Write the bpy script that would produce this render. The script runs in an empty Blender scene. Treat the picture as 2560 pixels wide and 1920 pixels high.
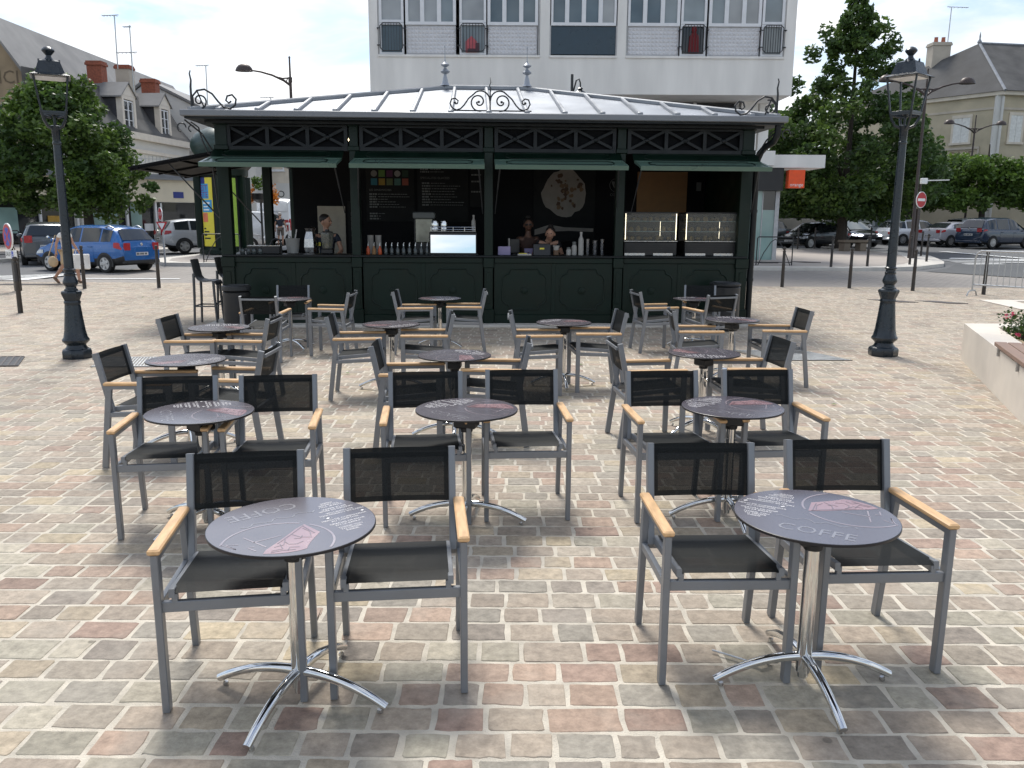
import bpy, math, random
import numpy as np
from mathutils import Vector, Matrix
random.seed(7)
C = bpy.context.scene.collection
PI = math.pi
R_ = math.radians
SC = bpy.context.scene

def gz(y):                                    # the ground rises gently beyond the square
    return 0.0135 * max(0.0, y - 18.0)

# ------------------------------------------------------------------ materials
def _nt(name):
    m = bpy.data.materials.new(name); m.use_nodes = True
    nt = m.node_tree
    return m, nt, nt.nodes, nt.links, nt.nodes['Principled BSDF']

def mat(name, col, rough=.6, metal=0., var=.12, scale=6., bump=0., bscale=40., spec=.5, rvar=.1, detail=5., coat=0., streak=None, ior=None):
    m, nt, N, L, b = _nt(name)
    tc = N.new('ShaderNodeTexCoord')
    mp = N.new('ShaderNodeMapping'); L.new(tc.outputs['Object'], mp.inputs[0])
    if streak: mp.inputs['Scale'].default_value = streak
    n = N.new('ShaderNodeTexNoise'); n.inputs['Scale'].default_value = scale; n.inputs['Detail'].default_value = detail
    L.new(mp.outputs[0], n.inputs['Vector'])
    r = N.new('ShaderNodeMapRange'); r.inputs[1].default_value = .3; r.inputs[2].default_value = .7
    r.inputs[3].default_value = 1 - var; r.inputs[4].default_value = 1 + var
    L.new(n.outputs['Fac'], r.inputs[0])
    mx = N.new('ShaderNodeMix'); mx.data_type = 'RGBA'; mx.blend_type = 'MULTIPLY'; mx.inputs[0].default_value = 1
    mx.inputs[6].default_value = (*col, 1); L.new(r.outputs[0], mx.inputs[7])
    L.new(mx.outputs[2], b.inputs['Base Color'])
    r2 = N.new('ShaderNodeMapRange'); r2.inputs[1].default_value = .3; r2.inputs[2].default_value = .7
    r2.inputs[3].default_value = max(0, rough - rvar); r2.inputs[4].default_value = min(1, rough + rvar)
    L.new(n.outputs['Fac'], r2.inputs[0]); L.new(r2.outputs[0], b.inputs['Roughness'])
    b.inputs['Metallic'].default_value = metal
    b.inputs['Specular IOR Level'].default_value = spec
    b.inputs['Coat Weight'].default_value = coat
    if ior: b.inputs['IOR'].default_value = ior; b.inputs['Coat Roughness'].default_value = .24
    if bump:
        n2 = N.new('ShaderNodeTexNoise'); n2.inputs['Scale'].default_value = bscale; n2.inputs['Detail'].default_value = 4
        L.new(tc.outputs['Object'], n2.inputs['Vector'])
        bp = N.new('ShaderNodeBump'); bp.inputs['Strength'].default_value = bump; bp.inputs['Distance'].default_value = .02
        L.new(n2.outputs['Fac'], bp.inputs['Height']); L.new(bp.outputs[0], b.inputs['Normal'])
    return m

def emit(name, col, s):
    m, nt, N, L, b = _nt(name)
    b.inputs['Base Color'].default_value = (*col, 1)
    b.inputs['Emission Color'].default_value = (*col, 1); b.inputs['Emission Strength'].default_value = s
    return m

def glass(name, col=(.02, .03, .035), rough=.04, alpha=1., spec=.6):
    m, nt, N, L, b = _nt(name)
    b.inputs['Base Color'].default_value = (*col, 1); b.inputs['Roughness'].default_value = rough
    b.inputs['Specular IOR Level'].default_value = spec
    tc = N.new('ShaderNodeTexCoord'); n = N.new('ShaderNodeTexNoise'); n.inputs['Scale'].default_value = .9
    L.new(tc.outputs['Object'], n.inputs['Vector'])
    r = N.new('ShaderNodeMapRange'); r.inputs[3].default_value = .5; r.inputs[4].default_value = 1.6
    L.new(n.outputs['Fac'], r.inputs[0])
    mx = N.new('ShaderNodeMix'); mx.data_type = 'RGBA'; mx.blend_type = 'MULTIPLY'; mx.inputs[0].default_value = 1
    mx.inputs[6].default_value = (*col, 1); L.new(r.outputs[0], mx.inputs[7]); L.new(mx.outputs[2], b.inputs['Base Color'])
    if alpha < 1:
        out = N['Material Output']; t = N.new('ShaderNodeBsdfTransparent'); ms = N.new('ShaderNodeMixShader')
        ms.inputs[0].default_value = alpha; L.new(t.outputs[0], ms.inputs[1]); L.new(b.outputs[0], ms.inputs[2])
        L.new(ms.outputs[0], out.inputs[0])
    return m

def leafmat(name, col):
    m, nt, N, L, b = _nt(name)
    g = N.new('ShaderNodeNewGeometry')
    cr = N.new('ShaderNodeValToRGB')
    e = cr.color_ramp.elements
    e[0].color = (col[0]*.6, col[1]*.62, col[2]*.7, 1); e[1].color = (col[0]*1.45, col[1]*1.35, col[2]*1.05, 1)
    L.new(g.outputs['Random Per Island'], cr.inputs[0]); L.new(cr.outputs[0], b.inputs['Base Color'])
    b.inputs['Roughness'].default_value = .45; b.inputs['Specular IOR Level'].default_value = .4
    tr = N.new('ShaderNodeBsdfTranslucent'); L.new(cr.outputs[0], tr.inputs[0])
    ms = N.new('ShaderNodeMixShader'); ms.inputs[0].default_value = .36
    L.new(b.outputs[0], ms.inputs[1]); L.new(tr.outputs[0], ms.inputs[2]); L.new(ms.outputs[0], N['Material Output'].inputs[0])
    return m

def mesh_fabric(name, alpha):
    m, nt, N, L, b = _nt(name)
    tc = N.new('ShaderNodeTexCoord'); n = N.new('ShaderNodeTexNoise'); n.inputs['Scale'].default_value = 260
    L.new(tc.outputs['Object'], n.inputs['Vector'])
    r = N.new('ShaderNodeMapRange'); r.inputs[1].default_value = .3; r.inputs[2].default_value = .7
    r.inputs[3].default_value = .35; r.inputs[4].default_value = 1.4
    L.new(n.outputs['Fac'], r.inputs[0]); q = N.new('ShaderNodeMix'); q.data_type = 'RGBA'; q.blend_type = 'MULTIPLY'; q.inputs[0].default_value = 1; q.inputs[6].default_value = (.010, .0118, .0122, 1); L.new(r.outputs[0], q.inputs[7]); L.new(q.outputs[2], b.inputs['Base Color'])
    b.inputs['Roughness'].default_value = .6; b.inputs['Specular IOR Level'].default_value = .14
    t = N.new('ShaderNodeBsdfTransparent'); ms = N.new('ShaderNodeMixShader'); ms.inputs[0].default_value = alpha
    L.new(t.outputs[0], ms.inputs[1]); L.new(b.outputs[0], ms.inputs[2]); L.new(ms.outputs[0], N['Material Output'].inputs[0])
    return m

M = dict(
 frame=mat('grey_aluminium', (.215, .225, .24), .40, .35, .06, 9),
 wood=mat('teak', (.64, .40, .20), .5, 0, .2, 14, streak=(4, .6, 4)),
 sling=mesh_fabric('sling_mesh', .945), slingb=mesh_fabric('sling_border', .985), seatf=mesh_fabric('seat_mesh', .97),
 top=mat('table_laminate', (.052, .040, .056), .26, 0, .1, 5, spec=.8, rvar=.02, ior=1.95, coat=.45),
 topedge=mat('laminate_edge', (.008, .007, .01), .4),
 ink1=mat('ring_ink', (.25, .20, .22), .26, spec=.8, ior=1.95, coat=.45), ink2=mat('head_ink', (.30, .165, .175), .26, spec=.8, ior=1.95, coat=.45), ink3=mat('white_ink', (.68, .66, .66), .5), ink4=mat('grey_ink', (.18, .17, .185), .26, spec=.8, ior=1.95, coat=.45), ink5=mat('dark_ink', (.14, .075, .085), .26, spec=.8, ior=1.95, coat=.45),
 chrome=mat('polished_steel', (.72, .72, .71), .09, 1, .05, 3, rvar=.04),
 black=mat('black_plastic', (.012, .012, .013), .45), rubber=mat('rubber', (.015, .015, .015), .8),
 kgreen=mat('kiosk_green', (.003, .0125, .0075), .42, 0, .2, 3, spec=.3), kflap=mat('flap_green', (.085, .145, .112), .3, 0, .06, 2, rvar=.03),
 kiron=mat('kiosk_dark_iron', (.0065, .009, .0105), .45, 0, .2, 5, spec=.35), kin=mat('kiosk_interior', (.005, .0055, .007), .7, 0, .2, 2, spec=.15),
 zinc=mat('zinc', (.31, .33, .36), .38, .45, .08, 1.6, rvar=.03), zincg=mat('gutter_zinc', (.19, .20, .215), .5, .3, .1, 2),
 zincs=mat('zinc_darker', (.25, .262, .28), .45, .4, .15, 3), iron=mat('wrought_iron', (.02, .022, .024), .5),  # zincs: darker zinc for battens and ridge rolls
 lamp=mat('lamp_paint', (.014, .021, .028), .3, 0, .25, 12, bump=.15, bscale=30), lampbrown=mat('lamp_brown', (.06, .045, .04), .5, .3),
 bollard=mat('bollard_brown', (.035, .03, .027), .5, 0, .25, 8),
 concrete=mat('white_concrete', (.72, .705, .675), .8, 0, .11, .7, bump=.05, streak=(2, 2, .35)), concr2=mat('cream_stone', (.6, .54, .45), .8, 0, .12, 1.5, bump=.08, bscale=15),
 stone=mat('limestone', (.66, .60, .52), .75, 0, .07, 3, bump=.06), stonew=mat('pale_stone_wall', (.5, .46, .41), .8, 0, .12, 2.5, bump=.1, bscale=20),
 pvc=mat('white_pvc', (.68, .69, .71), .4, 0, .05, 4), pvcg=mat('grey_frame', (.42, .42, .42), .5),
 winglass=glass('window_glass', (.10, .13, .145), .06), winglass2=glass('window_glass_curtain', (.2, .23, .24), .1), curtain_glass=glass('glass_before_curtain', (.3, .31, .31), .12), darkglass=glass('dark_glass', (.018, .02, .022), .06),
 shopglass=glass('shop_glass', (.22, .33, .31), .06), bluepanel=mat('blue_panel', (.022, .045, .065), .35, 0, .15, 4), wpanel=mat('dimpled_panel', (.58, .58, .6), .5, .1, .06, 3),
 slate=mat('slate', (.10, .098, .096), .85, 0, .3, .8, bump=.3, bscale=6, spec=.15), slated=mat('dark_slate', (.045, .045, .052), .6, 0, .25, 3), slateg=mat('grey_slate', (.2, .195, .19), .7, 0, .25, .8, bump=.2, bscale=6),
 brick=mat('red_brick', (.27, .085, .05), .85, 0, .3, 9, bump=.3, bscale=25), pot=mat('terracotta', (.35, .12, .07), .8), render=mat('brown_render', (.26, .2, .13), .9, 0, .25, .8, bump=.1),
 creamr=mat('cream_render', (.6, .55, .43), .85, 0, .1, .8, bump=.05), whiter=mat('white_render', (.6, .59, .56), .85, 0, .08, .6), house=mat('house_stone', (.44, .385, .28), .85, 0, .14, .9, bump=.1), house2=mat('house_stone_grey', (.46, .41, .34), .85, 0, .14, .9, bump=.1),
 shutter=mat('shutter_white', (.66, .66, .63), .6), darkshop=mat('dark_shop', (.03, .028, .026), .6, 0, .4, 1.5), brownshop=mat('brown_shop', (.16, .125, .09), .6, 0, .35, 1.2),
 asphalt=mat('asphalt', (.115, .117, .12), .85, 0, .12, .8, bump=.2, bscale=60), asphalt2=mat('asphalt_dark', (.085, .088, .09), .85, 0, .12, 1.2, bump=.2, bscale=60),
 marking=mat('road_paint', (.75, .75, .73), .7, 0, .1, 5), kerb=mat('pale_kerb', (.55, .52, .47), .8, 0, .1, 3), pave2=mat('far_pavement', (.36, .32, .285), .85, 0, .1, .9),
 galv=mat('galvanised', (.45, .46, .46), .4, .7, .1, 8), castiron=mat('cast_iron', (.07, .06, .055), .6, 0, .3, 20), grate=mat('steel_grate', (.19, .175, .155), .55, .4, .2, 30),
 bench=mat('bench_timber', (.24, .155, .115), .65, 0, .2, 8, streak=(6, .6, 6)), bark=mat('bark', (.05, .04, .032), .9, 0, .3, 10, bump=.5, bscale=18),
 gravel=mat('gravel', (.62, .5, .34), .9, 0, .3, 60, bump=.6, bscale=60), soil=mat('soil', (.05, .035, .025), .9),
 leafd=leafmat('leaves_dark', (.06, .115, .034)), leafm=leafmat('leaves_mid', (.09, .155, .038)), leafl=leafmat('leaves_light', (.10, .18, .035)), leafp=leafmat('leaves_shrub', (.04, .08, .02)),
 pink=leafmat('pink_petals', (.55, .06, .16)), white_petal=leafmat('white_petals', (.6, .58, .5)), orangef=leafmat('orange_flowers', (.5, .2, .04)),
 red=mat('sign_red', (.45, .015, .022), .4), blue=mat('sign_blue', (.01, .045, .42), .4), white=mat('sign_white', (.78, .78, .76), .5), orange=mat('sign_orange', (.80, .085, .012), .5), txtblack=mat('black_lettering', (.02, .02, .022), .5),
 yellow=mat('poster_yellow', (.78, .66, .06), .5, 0, .04), cyan=mat('poster_cyan', (.05, .32, .6), .5), navy=mat('poster_navy', (.02, .035, .2), .5), purple=mat('poster_purple', (.2, .02, .22), .5), lime=mat('poster_lime', (.3, .48, .06), .5), coral=mat('poster_coral', (.75, .2, .1), .5), magenta=mat('poster_magenta', (.5, .02, .18), .5), dome=mat('column_dome', (.03, .055, .05), .4, 0, .3, 12),
 skin=mat('skin', (.42, .235, .16), .55, 0, .08, 20), skin2=mat('skin_tanned', (.14, .07, .045), .55, 0, .08, 20), hair=mat('dark_hair', (.012, .009, .008), .6), hairg=mat('grey_hair', (.45, .43, .4), .7),
 clnavy=mat('navy_cloth', (.02, .026, .042), .85), clblack=mat('black_cloth', (.01, .01, .012), .85), clwhite=mat('white_cloth', (.72, .71, .69), .85), clbrown=mat('brown_cloth', (.13, .11, .095), .85), clbeige=mat('beige_cloth', (.5, .38, .24), .85), cllilac=mat('lilac_paper', (.3, .26, .42), .7), leather=mat('leather', (.12, .07, .04), .6),
 cup=mat('paper_cup', (.36, .35, .33), .6), steel=mat('brushed_steel', (.5, .5, .5), .28, 1, .08, 20), board=mat('menu_board', (.0085, .0095, .01), .65, spec=.2), chalk=mat('chalk', (.13, .14, .135), .7), tan=mat('cardboard_tan', (.3, .16, .065), .7), cream=mat('cream_panel', (.36, .33, .27), .6), orangej=mat('orange_juice', (.5, .08, .02), .4), bottle=glass('bottle_glass', (.05, .06, .06), .1), food=mat('pastries', (.2, .14, .055), .7, 0, .5, 30), bronze=mat('bronze', (.06, .05, .04), .45, .5),
 mirror=mat('mirror_steel', (.88, .88, .88), .02, 1, .02, 2, rvar=.01), led=emit('led_strip', (1, .9, .65), 2.2), warm=emit('warm_lamp', (1, .75, .45), 8), head=emit('headlight', (.85, .9, 1), 2.5),
 tyre=mat('tyre', (.014, .014, .014), .8), rim=mat('alloy', (.5, .5, .5), .35, .8), carglass=glass('car_glass', (.02, .024, .026), .04), carglassl=glass('car_glass_pale', (.16, .18, .18), .05), cladding=mat('black_cladding', (.022, .022, .023), .55), lightred=mat('tail_red', (.4, .02, .025), .2), lightclear=mat('head_clear', (.55, .57, .6), .12, .3), plate=mat('number_plate', (.6, .6, .6), .5),
)
def paint(name, col, metal=.3):
    return mat(name, col, .25, metal, .03, 3, coat=.7, rvar=.04)
P = dict(blue=paint('paint_blue', (.002, .10, .34), .1), grey=paint('paint_dark_grey', (.08, .09, .10)), silver=paint('paint_silver', (.46, .47, .48), .15), white=paint('paint_white', (.72, .73, .74), 0), dgreen=paint('paint_black_green', (.01, .013, .016)), black=paint('paint_black', (.01, .01, .012)), silverl=paint('paint_pale_silver', (.58, .60, .64), .2), silverv=paint('paint_silver_violet', (.44, .44, .48), .1), navy=paint('paint_navy', (.012, .026, .055), .1), brown=paint('paint_brown_grey', (.08, .065, .07)))

# ------------------------------------------------------------------ mesh builder
_txt = {}
def text_geo(s):
    if s in _txt: return _txt[s]
    cu = bpy.data.curves.new('t', 'FONT'); cu.body = s; cu.size = 1; cu.align_x = 'CENTER'; cu.align_y = 'CENTER'; cu.resolution_u = 2
    o = bpy.data.objects.new('t', cu); C.objects.link(o)
    me = o.evaluated_get(bpy.context.evaluated_depsgraph_get()).to_mesh()
    vs = [tuple(v.co) for v in me.vertices]; fs = [tuple(p.vertices) for p in me.polygons]
    bpy.data.objects.remove(o); bpy.data.curves.remove(cu)
    _txt[s] = (vs, fs); return _txt[s]
for _s in ('COFFE', 'MERCI DE COMMANDER', 'AU COMPTOIR', 'GRACIAS DE PEDIR', 'EN LA BARRA', 'THANK YOU', 'TO ORDER', 'INSIDE', 'ICI', 'SAUF', 'DE RUE', 'orange', 'EST', 'ETE', 'XO', 'COFFEE', 'LES SANDWICHES', 'LES GRANDS CRUS', 'SPECIALITES GLACEES', 'MUR'):
    text_geo(_s)

class MB:
    def __init__(s, m=None): s.v = []; s.f = []; s.mi = []; s.M = m or Matrix(); s.k = 0
    def add(s, vs, fs, k=None):
        o = len(s.v); Mx = s.M
        s.v += [tuple(Mx @ Vector(v)) for v in vs]
        s.f += [tuple(i + o for i in f) for f in fs]; s.mi += [s.k if k is None else k] * len(fs)
        return s
    def box(s, x0, x1, y0, y1, z0, z1, k=None):
        return s.add([(x0,y0,z0),(x1,y0,z0),(x1,y1,z0),(x0,y1,z0),(x0,y0,z1),(x1,y0,z1),(x1,y1,z1),(x0,y1,z1)],
                     [(0,3,2,1),(4,5,6,7),(0,1,5,4),(1,2,6,5),(2,3,7,6),(3,0,4,7)], k)
    def rbox(s, x0, x1, y0, y1, z0, z1, c=.01, k=None):       # box with chamfered edges
        vs = []
        for z, i in ((z0, c), (z0 + c, 0), (z1 - c, 0), (z1, c)):
            a, b, d, e = x0 + i, x1 - i, y0 + i, y1 - i
            q = c * .6 if i == 0 else c * .4
            vs += [(a+q,d,z),(b-q,d,z),(b,d+q,z),(b,e-q,z),(b-q,e,z),(a+q,e,z),(a,e-q,z),(a,d+q,z)]
        fs = [tuple(range(7, -1, -1)), tuple(range(24, 32))]
        for r in range(3):
            for i in range(8): fs.append((r*8+i, r*8+(i+1) % 8, r*8+8+(i+1) % 8, r*8+8+i))
        return s.add(vs, fs, k)
    def bar(s, p, q, w, h, up=(0, 0, 1), c=.22, k=None):      # chamfered rectangular bar from p to q
        p, q = Vector(p), Vector(q); d = (q - p).normalized(); u = Vector(up)
        if abs(d.dot(u)) > .95: u = Vector((0, 1, 0)) if abs(d.y) < .9 else Vector((1, 0, 0))
        r = d.cross(u).normalized(); u = r.cross(d)
        a, b = w/2, h/2; e = min(a, b) * c
        pr = [(a-e,-b),(a,-b+e),(a,b-e),(a-e,b),(-a+e,b),(-a,b-e),(-a,-b+e),(-a+e,-b)]
        vs = [p + r*x + u*y for x, y in pr] + [q + r*x + u*y for x, y in pr]
        fs = [(i, (i+1) % 8, 8+(i+1) % 8, 8+i) for i in range(8)] + [tuple(range(7, -1, -1)), tuple(range(8, 16))]
        return s.add(vs, fs, k)
    def tube(s, pts, r, n=10, k=None, cap=True):
        pts = [Vector(p) for p in pts]; rs = r if isinstance(r, (list, tuple)) else [r] * len(pts)
        vs = []; ref = None
        for i, p in enumerate(pts):
            d = (pts[min(i+1, len(pts)-1)] - pts[max(i-1, 0)]).normalized()
            if ref is None: ref = Vector((0, 0, 1)) if abs(d.z) < .9 else Vector((1, 0, 0))
            a = d.cross(ref).normalized(); b = a.cross(d).normalized(); ref = b
            for j in range(n):
                t = 2*PI*j/n; vs.append(p + a*math.cos(t)*rs[i] + b*math.sin(t)*rs[i])
        fs = []
        for i in range(len(pts)-1):
            for j in range(n): fs.append((i*n+j, i*n+(j+1) % n, (i+1)*n+(j+1) % n, (i+1)*n+j))
        if cap: fs += [tuple(range(n-1, -1, -1)), tuple(range((len(pts)-1)*n, len(pts)*n))]
        return s.add(vs, fs, k)
    def lathe(s, prof, n=16, c=(0, 0, 0), k=None, flute=0., nf=0):   # prof: (r, z)
        vs = []
        for r, z in prof:
            for j in range(n):
                t = 2*PI*(j+.5)/n; rr = r * (1 - flute * (.5+.5*math.cos(nf*t))) if nf else r
                vs.append((c[0]+rr*math.cos(t), c[1]+rr*math.sin(t), c[2]+z))
        fs = []
        for i in range(len(prof)-1):
            for j in range(n): fs.append((i*n+j, i*n+(j+1) % n, (i+1)*n+(j+1) % n, (i+1)*n+j))
        fs += [tuple(range(n-1, -1, -1)), tuple(range((len(prof)-1)*n, len(prof)*n))]
        return s.add(vs, fs, k)
    def prism(s, poly, d0, d1, axis='y', k=None):              # polygon (a, b) extruded along axis
        n = len(poly)
        f = {'y': lambda a, b, d: (a, d, b), 'x': lambda a, b, d: (d, a, b), 'z': lambda a, b, d: (a, b, d)}[axis]
        vs = [f(a, b, d0) for a, b in poly] + [f(a, b, d1) for a, b in poly]
        fs = [tuple(range(n-1, -1, -1)), tuple(range(n, 2*n))] + [(i, (i+1) % n, n+(i+1) % n, n+i) for i in range(n)]
        return s.add(vs, fs, k)
    def poly(s, pts, k=None): return s.add(pts, [tuple(range(len(pts)))], k)
    def ball(s, c, r, n=12, m=8, k=None):
        rx, ry, rz = r if isinstance(r, (list, tuple)) else (r, r, r)
        vs = []
        for i in range(m+1):
            a = PI*i/m
            for j in range(n):
                t = 2*PI*j/n; vs.append((c[0]+rx*math.sin(a)*math.cos(t), c[1]+ry*math.sin(a)*math.sin(t), c[2]+rz*math.cos(a)))
        fs = [(i*n+j, (i+1)*n+j, (i+1)*n+(j+1) % n, i*n+(j+1) % n) for i in range(m) for j in range(n)]
        return s.add(vs, fs, k)
    def text(s, t, size, mtx, k=None, thick=0):
        vs, fs = text_geo(t)
        return s.add([mtx @ Vector((x*size, y*size, 0)) for x, y, z in vs], fs, k)
    def build(s, name, mats, parent=None, smooth=True, ang=35, loc=None):
        me = bpy.data.meshes.new(name)
        vs = s.v
        if loc is not None: vs = [(v[0]-loc[0], v[1]-loc[1], v[2]-loc[2]) for v in vs]
        me.from_pydata(vs, [], s.f)
        for m in (mats if isinstance(mats, (list, tuple)) else [mats]): me.materials.append(m)
        if any(s.mi): me.polygons.foreach_set('material_index', s.mi)
        if smooth:
            me.polygons.foreach_set('use_smooth', [True] * len(s.f)); me.set_sharp_from_angle(angle=R_(ang))
        me.update()
        o = bpy.data.objects.new(name, me); C.objects.link(o)
        if parent: o.parent = parent
        if loc is not None: o.location = loc
        return o

def tag(o, label=None, cat=None, group=None, kind=None):
    if label: o['label'] = label
    if cat: o['category'] = cat
    if group: o['group'] = group
    if kind: o['kind'] = kind
    return o
def thing(name, label, cat, loc=(0, 0, 0), rz=0., group=None):
    o = bpy.data.objects.new(name, None); C.objects.link(o)
    o.location = loc; o.rotation_euler = (0, 0, rz); o.empty_display_size = .2
    return tag(o, label, cat, group)
def copy_tree(o, parent=None):
    c = o.copy(); C.objects.link(c)
    if parent: c.parent = parent
    for ch in list(o.children): copy_tree(ch, c)
    return c
def T(x=0, y=0, z=0, rz=0, rx=0, ry=0, s=1):
    return Matrix.Translation((x, y, z)) @ Matrix.Rotation(rz, 4, 'Z') @ Matrix.Rotation(ry, 4, 'Y') @ Matrix.Rotation(rx, 4, 'X') @ Matrix.Scale(s, 4)
def arc(c, r, a0, a1, n=10, plane='xz', y=0):
    out = []
    for i in range(n+1):
        a = a0 + (a1-a0)*i/n; u, w = c[0]+r*math.cos(a), c[1]+r*math.sin(a)
        out.append((u, y, w) if plane == 'xz' else (u, w, y))
    return out
def spiral(c, r0, r1, a0, a1, n=24, y=0):
    return [(c[0]+(r0+(r1-r0)*i/n)*math.cos(a0+(a1-a0)*i/n), y, c[1]+(r0+(r1-r0)*i/n)*math.sin(a0+(a1-a0)*i/n)) for i in range(n+1)]

# ------------------------------------------------------------------ camera, sky, sun
cam = bpy.data.cameras.new('camera'); co = bpy.data.objects.new('camera', cam); C.objects.link(co)
cam.sensor_width = 36; cam.lens = 36*1790/2212; cam.clip_start = .05; cam.clip_end = 2000
p_, r_ = R_(11.2), R_(.35)
f_ = Vector((0, math.cos(p_), -math.sin(p_))); u0 = Vector((0, math.sin(p_), math.cos(p_))); x0 = Vector((1, 0, 0))
rt = x0*math.cos(r_) + u0*math.sin(r_); up = -x0*math.sin(r_) + u0*math.cos(r_)
mw = Matrix((rt, up, -f_)).transposed().to_4x4(); mw.translation = (0, 0, 1.85)
co.matrix_world = mw; SC.camera = co

SUN_EL, SUN_AZ = R_(56), R_(-14)             # azimuth measured from +Y towards +X
w = bpy.data.worlds.new('World'); SC.world = w; w.use_nodes = True
N, L = w.node_tree.nodes, w.node_tree.links
bg = N['Background']; bg.inputs[1].default_value = .1
sky = N.new('ShaderNodeTexSky'); sky.sky_type = 'NISHITA'; sky.sun_disc = False; sky.sun_elevation = SUN_EL; sky.sun_rotation = SUN_AZ
sky.air_density = 1.0; sky.dust_density = 1.0; sky.ozone_density = 2.0
tc = N.new('ShaderNodeTexCoord'); mp = N.new('ShaderNodeMapping'); mp.inputs['Scale'].default_value = (2.6, 2.6, 8.5); mp.inputs['Location'].default_value = (1.3, .4, .2)
L.new(tc.outputs['Generated'], mp.inputs[0])
n1 = N.new('ShaderNodeTexNoise'); n1.inputs['Scale'].default_value = 1.6; n1.inputs['Detail'].default_value = 9; n1.inputs['Roughness'].default_value = .55
n1.inputs['Distortion'].default_value = .35
L.new(mp.outputs[0], n1.inputs['Vector'])
r1 = N.new('ShaderNodeMapRange'); r1.inputs[1].default_value = .43; r1.inputs[2].default_value = .60; r1.inputs[3].default_value = .0; r1.inputs[4].default_value = 1.0
L.new(n1.outputs['Fac'], r1.inputs[0])
n2 = N.new('ShaderNodeTexNoise'); n2.inputs['Scale'].default_value = 2.3; n2.inputs['Detail'].default_value = 7
L.new(mp.outputs[0], n2.inputs['Vector'])
r2 = N.new('ShaderNodeMapRange'); r2.inputs[1].default_value = .32; r2.inputs[2].default_value = .62; r2.inputs[3].default_value = 0; r2.inputs[4].default_value = 1
L.new(n2.outputs['Fac'], r2.inputs[0])
cc = N.new('ShaderNodeMix'); cc.data_type = 'RGBA'; cc.inputs[6].default_value = (5.2, 5.8, 6.6, 1); cc.inputs[7].default_value = (8.4, 8.4, 8.35, 1)
L.new(r2.outputs[0], cc.inputs[0])
mxs = N.new('ShaderNodeMix'); mxs.data_type = 'RGBA'
L.new(r1.outputs[0], mxs.inputs[0]); L.new(sky.outputs[0], mxs.inputs[6]); L.new(cc.outputs[2], mxs.inputs[7])
L.new(mxs.outputs[2], bg.inputs[0])
sun = bpy.data.lights.new('sun', 'SUN'); sun.energy = 2.2; sun.angle = R_(17); sun.color = (1, .965, .9)
so = bpy.data.objects.new('sun', sun); C.objects.link(so)
sd = Vector((math.sin(SUN_AZ)*math.cos(SUN_EL), math.cos(SUN_AZ)*math.cos(SUN_EL), math.sin(SUN_EL)))
so.rotation_euler = (-sd).to_track_quat('-Z', 'Y').to_euler(); so.location = (0, 0, 40)
SC.view_settings.view_transform = 'Standard'; SC.view_settings.look = 'None'; SC.view_settings.gamma = 1; SC.view_settings.exposure = .76
SC.cycles.max_bounces = 8; SC.cycles.transparent_max_bounces = 16
SC.cycles.use_denoising = True
# ------------------------------------------------------------------ people
KX, KY, KR = -.425, 14.70, R_(2.67)
KM = T(KX, KY, 0, KR)
def kp(x, y, z=0): return tuple(KM @ Vector((x, y, z)))
def skin(name, V, Ed, Rr, m, parent, subs=1):
    me = bpy.data.meshes.new(name); me.from_pydata(V, Ed, []); o = bpy.data.objects.new(name, me); C.objects.link(o)
    md = o.modifiers.new('s', 'SKIN'); md.branch_smoothing = .6
    for i, r in enumerate(Rr): me.skin_vertices[0].data[i].radius = r if isinstance(r, tuple) else (r, r)
    me.skin_vertices[0].data[0].use_root = True
    o.modifiers.new('u', 'SUBSURF').levels = subs; o.modifiers['u'].render_levels = subs
    m2 = bpy.data.meshes.new_from_object(o.evaluated_get(bpy.context.evaluated_depsgraph_get()))
    bpy.data.objects.remove(o); bpy.data.meshes.remove(me); m2.name = name
    m2.materials.clear(); m2.materials.append(m); m2.polygons.foreach_set('use_smooth', [True]*len(m2.polygons))
    o = bpy.data.objects.new(name, m2); C.objects.link(o); o.parent = parent; return o
class Sk:
    def __init__(s): s.v = []; s.e = []; s.r = []
    def a(s, p, r, to=None):
        s.v.append(tuple(p)); s.r.append(r)
        if to is not None: s.e.append((to, len(s.v)-1))
        return len(s.v)-1
    def chain(s, pts, to):
        for p, r in pts: to = s.a(p, r, to)
        return to
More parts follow.
